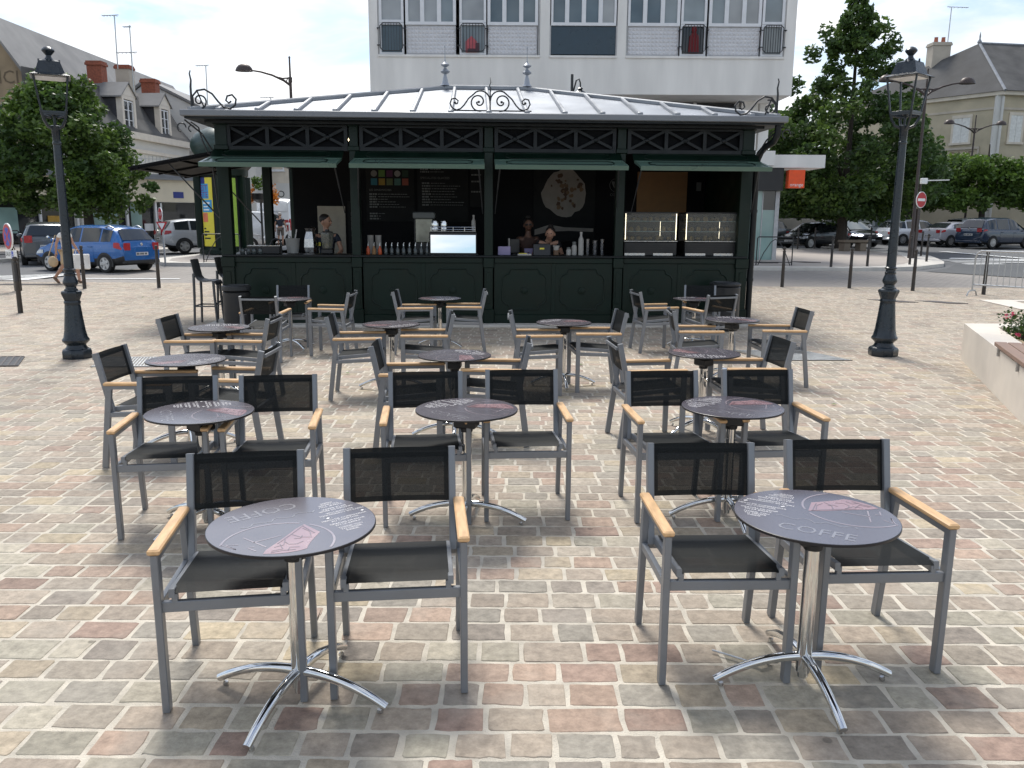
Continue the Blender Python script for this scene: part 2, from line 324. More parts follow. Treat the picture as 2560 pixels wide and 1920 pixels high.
def person(label, loc, rz, sc, J, skinm, shirtm, legm, hairm, short_legs=False, sleeve=.5, group=None, sun=False, long_hair=False, bare=False):
    """J: elbows, wrists, knees, ankles as (left, right) points; the figure faces local -y."""
    t = thing('person', label, 'person', loc, rz, group); t.scale = (sc,)*3
    hd = Vector(J.get('head', (0, -.02, 1.62))); tw = J.get('turn', 0.)
    nk = Vector(J.get('neck', (0, .01, 1.46)))
    S = Sk(); pel = S.a((0, 0, .95), (.14, .1))
    ch = Vector(J.get('chest', (0, 0, 1.28)))
    c1 = S.a(Vector((0, 0, .95)).lerp(ch, .45), (.125, .095), pel); c2 = S.a(ch, (.15, .105), c1); n0 = S.a(nk, (.055, .052), c2)
    f = Vector((math.sin(tw), -math.cos(tw), 0))
    S.a(hd - f*.01 - Vector((0, 0, .02)), (.05, .052), n0)
    G_ = {}
    for k, s in ((0, -1), (1, 1)):
        sh = Vector((s*.175, 0, 0)) + ch.lerp(nk, .62); el, wr = Vector(J['el'][k]), Vector(J['wr'][k])
        a0 = S.a(sh, .058, c2); a1 = S.a(sh.lerp(el, .5), .048, a0); a2 = S.a(el, .038, a1); a3 = S.a(el.lerp(wr, .45), .038, a2); a4 = S.a(wr, .025, a3)
        d = (wr-el).normalized(); side = d.cross(Vector((0, 1, .2))).normalized(); pm = wr + d*.055
        a5 = S.a(pm, (.036, .018), a4)
        for q in range(4):
            o_ = side*((q-1.5)*.02); l = (.062, .075, .07, .052)[q]
            b1 = S.a(pm + d*.035 + o_, .009, a5); b2 = S.a(pm + d*(.035+l*.6) + o_ + Vector((0, -.008, -.006)), .008, b1); S.a(pm + d*(.03+l) + o_ + Vector((0, -.022, -.012)), .007, b2)
        b1 = S.a(wr + d*.03 - side*s*.035 + Vector((0, -.02, 0)), .01, a5); S.a(wr + d*.075 - side*s*.05 + Vector((0, -.03, 0)), .008, b1)
        G_[k] = (sh, el, wr)
        kn, an = Vector(J['kn'][k]), Vector(J['an'][k]); hp = Vector((s*.09, 0, .88))
        l0 = S.a(hp, .088, pel); l1 = S.a(hp.lerp(kn, .5), .075, l0); l2_ = S.a(kn, .055, l1); l3 = S.a(kn.lerp(an, .35), .055, l2_); l4 = S.a(an, .036, l3)
        tf = Vector(J.get('toe', ((0, -1, -.3), (0, -1, -.3)))[k]); l5 = S.a(an + tf*.08, .036, l4); S.a(an + tf*.17, .028, l5)
        G_[k+2] = (hp, kn, an, tf)
    bo = skin('body', S.v, S.e, S.r, skinm, t)
    q = MB(); q.ball((0, 0, .01), (.083, .1, .118), 18, 12)
    for i, v in enumerate(q.v):                     # narrower jaw and chin
        g = max(0, -v[2]/.11); q.v[i] = (v[0]*(1-.38*g), v[1]*(1-.2*g) - .012*g, v[2])
    q.ball((0, -.102, -.012), (.014, .022, .026), 8, 6)
    for s in (-1, 1): q.ball((s*.084, .01, -.005), (.012, .022, .032), 8, 6)
    q.v = [tuple(hd + Matrix.Rotation(tw, 3, 'Z') @ Vector(v)) for v in q.v]
    me = bo.data; base = len(me.vertices); vs = [tuple(v.co) for v in me.vertices] + q.v
    fs = [tuple(p.vertices) for p in me.polygons] + [tuple(i+base for i in f_) for f_ in q.f]
    m2 = bpy.data.meshes.new('body'); m2.from_pydata(vs, [], fs); m2.materials.append(skinm); m2.polygons.foreach_set('use_smooth', [True]*len(fs)); bo.data = m2
    S = Sk(); p = S.a((0, 0, .9), (.155, .118)); c1 = S.a(Vector((0, 0, .95)).lerp(ch, .45), (.145, .115), p); c2 = S.a(ch, (.17, .125), c1); S.a(ch.lerp(nk, .75), (.09, .08), c2)
    for k in (0, 1):
        sh, el, wr = G_[k]; a0 = S.a(sh, .068 if not bare else .03, c2)
        if not bare: a1 = S.a(sh.lerp(el, .5), .062, a0); (S.a(sh.lerp(el, .9), .056, a1) if sleeve > .5 else None)
    skin('shirt', S.v, S.e, S.r, shirtm, t)
    S = Sk(); p = S.a((0, 0, .93), (.15, .115))
    for k in (2, 3):
        hp, kn, an, tf = G_[k]; l0 = S.a(hp, .1, p); l1 = S.a(hp.lerp(kn, .5), .09, l0); l2_ = S.a(hp.lerp(kn, .96), .076, l1)
        if not short_legs: S.chain([(kn.lerp(an, .4), .066), (kn.lerp(an, .92), .052)], l2_)
    skin('shorts' if short_legs else 'trousers', S.v, S.e, S.r, legm, t)
    b = MB(); b.ball((0, 0, 0), (.09, .104, .09), 16, 10); b.v = [(v[0]*(1 + .0*v[2]), v[1], v[2]) for v in b.v]
    b.v = [tuple(hd - f*.022 + Vector((0, 0, .052)) + Matrix.Rotation(tw, 3, 'Z') @ Vector(v)) for v in b.v]
    if long_hair: b.ball(tuple(hd - f*.07 + Vector((0, 0, .02))), (.075, .07, .1), 12, 8); b.ball(tuple(hd - f*.05 + Vector((0, 0, .14))), (.05, .05, .045), 10, 6)
    b.build('hair', hairm, t)
    r = Vector((math.cos(tw), math.sin(tw), 0)); b = MB()
    for s in (-1, 1): b.ball(tuple(hd + f*.092 + r*s*.034 + Vector((0, 0, .012))), (.027, .02, .02) if sun else (.012, .012, .009), 10, 6)
    b.build('sunglasses' if sun else 'eyes', M['black'] if sun else M['txtblack'], t)
    b = MB(); b.ball(tuple(hd + f*.096 - Vector((0, 0, .058))), (.022, .012, .006), 8, 5); b.build('mouth', mat('lips', (.25, .09, .07), .5) if 'lips' not in bpy.data.materials else bpy.data.materials['lips'], t)
    for k in (2, 3):
        hp, kn, an, tf = G_[k]; b = MB(); b.tube([an - tf*.05 - Vector((0, 0, .02)), an + tf*.07 - Vector((0, 0, .02)), an + tf*.19 - Vector((0, 0, .03))], [.045, .048, .03], 8); b.build('shoe', M['leather'] if short_legs else M['clblack'], t)
    return t
ST = dict(kn=((-.1, -.02, .5), (.1, -.02, .5)), an=((-.1, .02, .08), (.1, .02, .08)))
t = person('barista in a dark shirt with yellow lettering, looking sideways behind the counter', kp(-2.98, 1.0, .1), KR, 1.045, dict(el=((-.27, -.02, 1.12), (.27, -.06, 1.12)), wr=((-.3, -.2, .98), (.2, -.3, 1.02)), turn=1.2, **ST), M['skin'], M['clnavy'], M['clblack'], M['hair'])
b = MB(); b.add([(-.12, -.142, 1.2), (.06, -.145, 1.2), (.06, -.145, 1.26), (-.12, -.142, 1.26)], [(0, 1, 2, 3)]); 
for i in range(4): b.box(-.115+i*.06, -.08+i*.06, -.150, -.146, 1.21, 1.27)
b.v = b.v[4:]; b.f = [tuple(i-4 for i in f) for f in b.f[1:]]; b.mi = b.mi[1:]
b.build('shirt_lettering', M['yellow'], t, False)
t = person('woman in sunglasses holding a cup and a lilac booklet behind the counter', kp(.76, 1.05, .1), KR, 1.02, dict(el=((-.26, -.02, 1.12), (.24, -.04, 1.12)), wr=((-.2, -.24, 1.22), (.02, -.26, 1.1)), **ST), M['skin2'], mat('brown_top', (.06, .03, .022), .8), M['clblack'], M['hair'], sun=True, long_hair=True)
t2 = person('person in a dark vest bending over the counter beside the woman in sunglasses', kp(1.08, .95, .1), KR+.15, 1.0, dict(chest=(0, -.16, 1.26), neck=(0, -.26, 1.42), head=(0, -.36, 1.5), el=((-.28, -.2, 1.1), (.28, -.2, 1.1)), wr=((-.24, -.36, .98), (.24, -.36, .98)), turn=-.4, **ST), M['skin'], M['clblack'], M['clblack'], M['hair'], long_hair=True)
c = thing('paper_cup', 'paper cup held by the woman in sunglasses', 'cup', kp(.52, .73, 1.36), KR); b = MB(); b.lathe([(.028, 0), (.038, .09)], 14); b.build('cup_body', M['cup'], c); b = MB(); b.lathe([(.04, .09), (.04, .1), (.03, .105)], 14); b.build('lid', M['white'], c)
c = thing('booklet', 'lilac booklet held open by the woman in sunglasses', 'booklet', kp(.78, .72, 1.22), KR+.2); b = MB(); b.M = T(rx=-.5); b.rbox(-.1, .1, -.006, .006, -.1, .13, .002); b.build('cover', M['cllilac'], c)
t = person('woman in a white T-shirt walking past the blue car, half hidden by the lantern post', (-12.2, 22.9, .06), R_(80), .97, dict(el=((-.24, .1, 1.14), (.24, -.04, 1.13)), wr=((-.27, .12, .9), (.28, -.16, .9)), kn=((-.1, .06, .5), (.1, -.2, .5)), an=((-.1, .36, .17), (.1, -.26, .08)), toe=((0, -.7, -.75), (0, -1, -.3))), M['skin'], M['clwhite'], M['clbeige'], M['hairg'], short_legs=True)
c = thing('carrier_bag', 'flat white carrier bag in the hand of the walking woman', 'bag', (-11.72, 22.6, .5), .1); b = MB(); b.rbox(-.24, .27, -.05, .05, -.03, .38, .02); b.build('bag_body', M['clwhite'], c); b = MB(); b.tube([(-.08, 0, .37), (-.05, 0, .5), (.05, 0, .5), (.08, 0, .37)], .008, 6); b.build('handle', M['clwhite'], c)
c = thing('shoulder_bag', 'tan shoulder bag at the hip of the walking woman', 'bag', (-12.52, 22.78, .52), .2); b = MB(); b.ball((0, 0, .14), (.13, .08, .15), 12, 8); b.build('bag_body', M['clbeige'], c); b = MB(); b.tube([(-.1, 0, .3), (.1, .03, .85), (.14, .03, .85), (.1, 0, .3)], .012, 6); b.build('strap', M['clbeige'], c)
t = person('man in a navy T-shirt and brown shorts seen from behind by the tall van', (-12.75, 46.2, .38), PI, 1.03, dict(el=((-.28, .04, 1.12), (.27, .0, 1.12)), wr=((-.3, -.02, .88), (.29, -.06, .88)), kn=((-.1, -.04, .5), (.1, .03, .5)), an=((-.1, .0, .08), (.11, .1, .1))), M['skin'], M['clnavy'], M['clbrown'], M['hairg'], short_legs=True)
t = thing('statue', 'dark reclining bronze figure on a plinth behind the dark green car', 'statue', (18.0, 52, .45))
S = Sk(); p = S.a((0, 0, 1.72), (.2, .2)); S.chain([((-.5, 0, 1.68), .15), ((-1.0, 0, 1.72), .1), ((-1.5, 0, 1.7), .08), ((-1.65, 0, 1.85), .06)], p); c_ = S.chain([((.35, 0, 1.9), .2), ((.6, 0, 2.15), .2)], p); S.chain([((.7, 0, 2.4), .09), ((.72, 0, 2.6), .14)], c_); S.chain([((.95, 0, 2.0), .09), ((1.0, 0, 1.7), .07)], c_); S.chain([((.3, 0, 2.3), .08), ((.1, 0, 2.45), .06)], c_)
skin('figure', S.v, S.e, S.r, M['bronze'], t); b = MB(); b.rbox(-1.8, 1.4, -.5, .5, 0, 1.58, .03); b.build('plinth', M['stonew'], t)
# ------------------------------------------------------------------ ground
def sheet(name, poly, m, dz, kind='structure', thick=0):
    b = MB()
    top = [(x, y, gz(y)+dz) for x, y in poly]
    b.poly(top)
    if thick:
        n = len(poly)
        for i in range(n):
            a, c = top[i], top[(i+1) % n]
            b.poly([a, (a[0], a[1], a[2]-thick), (c[0], c[1], c[2]-thick), c])
    o = b.build(name, m, smooth=False)
    return tag(o, kind=kind)
def strip(name, rows, m, dz):                 # rows of points sharing y, so a sheet may cross the crease at y = 18
    b = MB()
    for (xa, xb, y0), (xc, xd, y1) in zip(rows, rows[1:]):
        b.poly([(xa, y0, gz(y0)+dz), (xb, y0, gz(y0)+dz), (xd, y1, gz(y1)+dz), (xc, y1, gz(y1)+dz)])
    return tag(b.build(name, m, smooth=False), kind='structure')

def paving_mat():
    m, nt, N, L, b = _nt('distant_paving')
    tc = N.new('ShaderNodeTexCoord'); br = N.new('ShaderNodeTexBrick')
    br.inputs['Scale'].default_value = 1; br.inputs['Brick Width'].default_value = .21; br.inputs['Row Height'].default_value = .155
    br.inputs['Mortar Size'].default_value = .011; br.inputs['Mortar Smooth'].default_value = .3; br.inputs['Bias'].default_value = 0
    br.inputs['Color1'].default_value = (.25, .225, .2, 1); br.inputs['Color2'].default_value = (.2, .18, .165, 1); br.inputs['Mortar'].default_value = (.32, .295, .26, 1)
    L.new(tc.outputs['Object'], br.inputs[0])
    n = N.new('ShaderNodeTexNoise'); n.inputs['Scale'].default_value = .35; n.inputs['Detail'].default_value = 5; L.new(tc.outputs['Object'], n.inputs[0])
    r = N.new('ShaderNodeMapRange'); r.inputs[3].default_value = .8; r.inputs[4].default_value = 1.2; L.new(n.outputs[0], r.inputs[0])
    mx = N.new('ShaderNodeMix'); mx.data_type = 'RGBA'; mx.blend_type = 'MULTIPLY'; mx.inputs[0].default_value = 1
    L.new(br.outputs[0], mx.inputs[6]); L.new(r.outputs[0], mx.inputs[7]); L.new(mx.outputs[2], b.inputs['Base Color']); b.inputs['Roughness'].default_value = .8
    return m
PAVING = paving_mat()
JOINT = mat('joint_sand', (.575, .52, .43), .95, 0, .2, 9, bump=.5, bscale=140)

strip('ground', [(-400, 400, -80), (-400, 400, 18), (-400, 400, 60), (-400, 400, 700)], M['asphalt'], -.03)
strip('square', [(-60, 40, -40), (-40, 30, 18), (-24, 22, 23.6), (-13.6, 17.5, 24.4), (-13.2, 16.4, 26.9), (-12.6, 14.4, 29.6)], PAVING, -.012)
strip('paving_joints', [(-3.6, 3.6, 1.1), (-14.1, 14.1, 18), (-17.2, 17.2, 23.2)], JOINT, -.001)

def pavers():
    rng = random.Random(3)
    pal = [(.235,.20,.168),(.265,.225,.185),(.21,.187,.162),(.26,.185,.15),(.30,.21,.165),(.225,.145,.12),(.30,.255,.19),(.33,.28,.19),(.245,.24,.20),(.205,.20,.18),(.17,.155,.142),(.30,.285,.235),(.28,.24,.20),(.24,.20,.165),(.26,.235,.20)]
    V, F, col = [], [], []
    y, row = 1.15, .162
    while y < 23.2:
        rowh = row * rng.uniform(.9, 1.1); yc = y + rowh/2
        lim = .62*yc + 2.9
        x = -lim - rng.uniform(0, .2)
        detail = yc < 9
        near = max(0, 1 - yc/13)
        while x < lim:
            wd = rng.choice((rng.uniform(.15, .19), rng.uniform(.18, .25), rng.uniform(.22, .30)))
            g = rng.uniform(.007, .013)
            cx, cy, a, b = x + wd/2, yc + rng.uniform(-.004, .004), wd/2 - g, rowh/2 - rng.uniform(.006, .011)
            ang = rng.gauss(0, .012); ca, sa = math.cos(ang), math.sin(ang)
            if detail:
                q_ = [rng.uniform(.002, .010) for _ in range(4)]; pts = []
                for (sx, sy, ex, ey), kk in zip(((-a,-b,a,-b), (a,-b,a,b), (a,b,-a,b), (-a,b,-a,-b)), q_):
                    ns = 5 if sy == ey else 3
                    for i_ in range(ns):
                        u_ = (i_+.5)/ns if 0 < i_ < ns-1 else (kk/max(abs(ex-sx), abs(ey-sy)) if i_ == 0 else 1-kk/max(abs(ex-sx), abs(ey-sy)))
                        pts.append((sx+(ex-sx)*u_, sy+(ey-sy)*u_))
                jit = .0024
            else:
                k = .009; pts = [(-a+k,-b),(a-k,-b),(a,-b+k),(a,b-k),(a-k,b),(-a+k,b),(-a,b-k),(-a,-b+k)]; jit = .003
            n = len(pts); o = len(V); z = gz(yc) + rng.uniform(.0008, .0024); tx, ty = rng.gauss(0, .004), rng.gauss(0, .004)
            P2 = []
            for px, py in pts:
                px += rng.gauss(0, jit); py += rng.gauss(0, jit); P2.append((cx+px*ca-py*sa, cy+px*sa+py*ca, px, py))
            for X, Y, px, py in P2: V.append((X, Y, gz(yc) - .0016))
            for X, Y, px, py in P2:
                s = .965; V.append((cx+(X-cx)*s, cy+(Y-cy)*(s-.012), z + px*tx + py*ty))
            for i in range(n): F.append((o+i, o+(i+1) % n, o+n+(i+1) % n, o+n+i))
            F.append(tuple(range(o+n, o+2*n)))
            c = rng.choice(pal); q = rng.uniform(1.02, 1.36); base = (.36, .315, .265); t = .16 + .5*(1-near)  # stones paler with distance: grazing sky sheen and dry sand put into colour
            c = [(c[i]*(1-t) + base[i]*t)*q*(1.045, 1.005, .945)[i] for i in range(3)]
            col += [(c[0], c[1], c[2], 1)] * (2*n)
            x += wd
        y += rowh
    me = bpy.data.meshes.new('stone_paving'); me.from_pydata(V, [], F)
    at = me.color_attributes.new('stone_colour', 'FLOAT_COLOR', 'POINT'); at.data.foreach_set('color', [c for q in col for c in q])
    me.polygons.foreach_set('use_smooth', [True]*len(F)); me.set_sharp_from_angle(angle=R_(22))
    m, nt, N, L, b = _nt('sandstone_setts')
    at = N.new('ShaderNodeAttribute'); at.attribute_name = 'stone_colour'
    tc = N.new('ShaderNodeTexCoord')
    n1 = N.new('ShaderNodeTexNoise'); n1.inputs['Scale'].default_value = 20; n1.inputs['Detail'].default_value = 9; n1.inputs['Roughness'].default_value = .7; L.new(tc.outputs['Object'], n1.inputs[0])
    r = N.new('ShaderNodeMapRange'); r.inputs[1].default_value = .25; r.inputs[2].default_value = .75; r.inputs[3].default_value = .58; r.inputs[4].default_value = 1.42; L.new(n1.outputs[0], r.inputs[0])
    mx = N.new('ShaderNodeMix'); mx.data_type = 'RGBA'; mx.blend_type = 'MULTIPLY'; mx.inputs[0].default_value = 1
    L.new(at.outputs['Color'], mx.inputs[6]); L.new(r.outputs[0], mx.inputs[7])
    n3 = N.new('ShaderNodeTexNoise'); n3.inputs['Scale'].default_value = 3.2; n3.inputs['Detail'].default_value = 4; L.new(tc.outputs['Object'], n3.inputs[0])
    r3 = N.new('ShaderNodeMapRange'); r3.inputs[1].default_value = .52; r3.inputs[2].default_value = .68; r3.inputs[3].default_value = 0; r3.inputs[4].default_value = .4; L.new(n3.outputs[0], r3.inputs[0])
    m2 = N.new('ShaderNodeMix'); m2.data_type = 'RGBA'; m2.inputs[7].default_value = (.37, .33, .275, 1)
    L.new(r3.outputs[0], m2.inputs[0]); L.new(mx.outputs[2], m2.inputs[6]); n4 = N.new('ShaderNodeTexNoise'); n4.inputs['Scale'].default_value = 1.1; n4.inputs['Detail'].default_value = 9; n4.inputs['Roughness'].default_value = .72; L.new(tc.outputs['Object'], n4.inputs[0])
    r4 = N.new('ShaderNodeMapRange'); r4.inputs[1].default_value = .3; r4.inputs[2].default_value = .5; r4.inputs[3].default_value = .78; r4.inputs[4].default_value = 1; L.new(n4.outputs[0], r4.inputs[0])
    v5 = N.new('ShaderNodeTexVoronoi'); v5.inputs['Scale'].default_value = 2.3; v5.inputs['Randomness'].default_value = 1; L.new(tc.outputs['Object'], v5.inputs[0])
    r5 = N.new('ShaderNodeMapRange'); r5.inputs[1].default_value = .035; r5.inputs[2].default_value = .05; r5.inputs[3].default_value = .55; r5.inputs[4].default_value = 1; L.new(v5.outputs['Distance'], r5.inputs[0])
    mm = N.new('ShaderNodeMath'); mm.operation = 'MULTIPLY'; L.new(r4.outputs[0], mm.inputs[0]); L.new(r5.outputs[0], mm.inputs[1])
    m6 = N.new('ShaderNodeMix'); m6.data_type = 'RGBA'; m6.blend_type = 'MULTIPLY'; m6.inputs[0].default_value = 1; L.new(m2.outputs[2], m6.inputs[6]); L.new(mm.outputs[0], m6.inputs[7]); L.new(m6.outputs[2], b.inputs['Base Color'])
    b.inputs['Roughness'].default_value = .72; b.inputs['Specular IOR Level'].default_value = .3
    n2 = N.new('ShaderNodeTexNoise'); n2.inputs['Scale'].default_value = 34; n2.inputs['Detail'].default_value = 8; n2.inputs['Roughness'].default_value = .62; L.new(tc.outputs['Object'], n2.inputs[0])
    bp = N.new('ShaderNodeBump'); bp.inputs['Strength'].default_value = .6; bp.inputs['Distance'].default_value = .012
    L.new(n2.outputs[0], bp.inputs['Height']); L.new(bp.outputs[0], b.inputs['Normal'])
    me.materials.append(m); me.update()
    o = bpy.data.objects.new('stone_paving', me); C.objects.link(o); tag(o, kind='structure')
pavers()

# pavements, road patches and markings beyond the square
RI = [(2, 29.67), (9.07, 29.67), (11.93, 29.63), (13.77, 30.06), (15.0, 30.7), (15.69, 31.42), (16.7, 32.4), (17.36, 33.69), (18.1, 35.6), (18.96, 38.07), (19.1, 41.48), (18.99, 44.33), (16.02, 44.58), (2, 44.2)]
sheet('kerb', RI, M['kerb'], .1, thick=.2)
sheet('pavement', [(2, 30.3), (9.07, 30.3), (11.9, 30.25), (13.6, 30.8), (14.9, 31.9), (15.9, 33.4), (16.9, 36), (17.8, 38.4), (18.0, 41.4), (17.9, 43.6), (16.0, 43.9), (2, 43.6)], M['pave2'], .106)
LP = [(-60, 22), (-24, 26.6), (-19.36, 31.4), (-16.6, 39.6), (-15.6, 50), (-15.6, 90), (-80, 90)]
sheet('left_kerb', LP, M['kerb'], .1, thick=.2)
sheet('left_pavement', [(-60, 22.5), (-24.3, 27.2), (-19.8, 31.9), (-17.1, 39.8), (-16.1, 50), (-16.1, 89), (-79, 89)], M['pave2'], .106)
sheet('island_kerb', [(-13.9, 32.6), (-13.4, 31.2), (-12.6, 30.2), (1.8, 29.9), (1.8, 44), (-11, 44), (-13.2, 38)], M['kerb'], .1, thick=.2)
sheet('island_pavement', [(-13.3, 32.7), (-12.9, 31.4), (-12.2, 30.7), (1.8, 30.4), (1.8, 43.5), (-10.8, 43.5), (-12.6, 38)], M['pave2'], .106)
sheet('road_patch', [(14.6, 29.5), (16.6, 26.9), (30, 25), (30, 33), (19, 34), (17.8, 33.6), (16.2, 31.2)], M['asphalt2'], -.004)
def mark(name, pts): sheet(name, pts, M['marking'], .004)
mark('road_marking', [(22.4, 44.2), (22.9, 44.2), (23.5, 38.1), (23.1, 38.1)])
for i in range(3): mark('road_marking', [(18.3+i*.2, 33.6+i*1.3), (20.0+i*1.6, 33.9+i*1.1), (19.9+i*1.6, 34.25+i*1.1), (18.2+i*.2, 34.0+i*1.3)])
mark('road_marking', [(19.5, 37.5), (22.4, 36.6), (22.8, 37.2), (20.0, 38.2)])
mark('road_marking', [(-20, 23.0), (-14.55, 23.75), (-14.1, 26.4), (-13.6, 26.4), (-13.9, 23.9), (-20, 22.6)])
mark('road_marking', [(-12.6, 24.55), (-9.8, 24.6), (-9.8, 24.4), (-12.6, 24.35)])
for a, n_ in (((11.2, 19.93), 0), ((-9.43, 15.58), 1)):
    if n_ == 0:
        tag(strip('inlaid_strip', [(11.05, 15.0, 17.6), (11.05, 11.5, 17.65)], M['stone'], .012), kind='structure')
        sheet('inlaid_strip', [(11.2, 19.95), (16, 19.95), (16, 19.6), (11.9, 19.6)], M['stone'], .012)
        sheet('inlaid_strip', [(11.2, 19.95), (11.9, 19.6), (11.6, 18.01), (11.05, 18.01)], M['stone'], .012)
    else: sheet('inlaid_strip', [(-9.4, 15.55), (-12, 15.9), (-12, 15.45), (-10.2, 15.35), (-12, 15.0), (-12, 14.8)], M['stone'], .012)

def cover(name, label, cat, pts, m, bars=0, dz=.012, group=None):
    x = sum(p[0] for p in pts)/len(pts); y = sum(p[1] for p in pts)/len(pts)
    t = thing(name, label, cat, (x, y, gz(y)), 0, group)
    b = MB(); b.prism([(px-x, py-y) for px, py in pts], -.02, dz, 'z'); b.build('plate', m, t, smooth=False)
    if bars:
        g = MB(); p = [Vector((px-x, py-y, dz)) for px, py in pts]
        for i in range(bars+1):
            u = .04 + .92*i/bars; g.bar(p[0].lerp(p[1], u)*.96, p[3].lerp(p[2], u)*.96, .02, .012)
        for i in (0, 1): g.bar((p[0].lerp(p[3], i))*.97, (p[1].lerp(p[2], i))*.97, .025, .013)
        g.build('grille_bars', M['castiron'] if m is not M['grate'] else M['galv'], t, smooth=False)
    return t
cover('drain_grate', 'black slotted drain grate in the setts left of the left lamp post', 'drain grate', [(-7.05, 10.2), (-6.22, 10.27), (-6.55, 10.99), (-7.4, 10.9)], M['black'], 9)
cover('tree_grate', 'pale square mesh grate in the setts near the right lamp post', 'grate', [(3.5, 11.05), (4.62, 11.1), (4.25, 11.95), (3.2, 11.9)], M['grate'], 22)
cover('tree_grate', 'pale mesh grate behind the leftmost armchair of the third row', 'grate', [(-5.3, 10.25), (-4.4, 10.3), (-4.6, 11.0), (-5.5, 10.95)], M['grate'], 20)
for lab, q in (('dark manhole cover half hidden behind the right lamp post foot', (8.5, 19.9, 9.45, 19.3)), ('dark rectangular manhole cover between the right lamp post and the steel barrier', (9.55, 19.7, 10.5, 19.1))):
    cover('manhole_cover', lab, 'manhole cover', [(q[0], q[1]), (q[2]-.5, q[1]), (q[2], q[3]), (q[0]+.5, q[3])], M['castiron'])
cover('manhole_cover', 'long dark manhole cover at the road edge beyond the left lamp post', 'manhole cover', [(-13.8, 22.2), (-12.2, 22.3), (-12.2, 22.7), (-13.8, 22.6)], M['castiron'], dz=.016)
for lab, q in (('dark oval cover in the pavement by the glass shopfront', (9.6, 32.0)), ('dark cover in the pavement midway between the shopfront and the stone bench', (11.4, 32.5))):
    cover('manhole_cover', lab, 'manhole cover', [(q[0]-.5, q[1]+.3), (q[0]+.1, q[1]+.35), (q[0]+.5, q[1]-.2), (q[0]-.1, q[1]-.25)], M['castiron'], dz=.125)

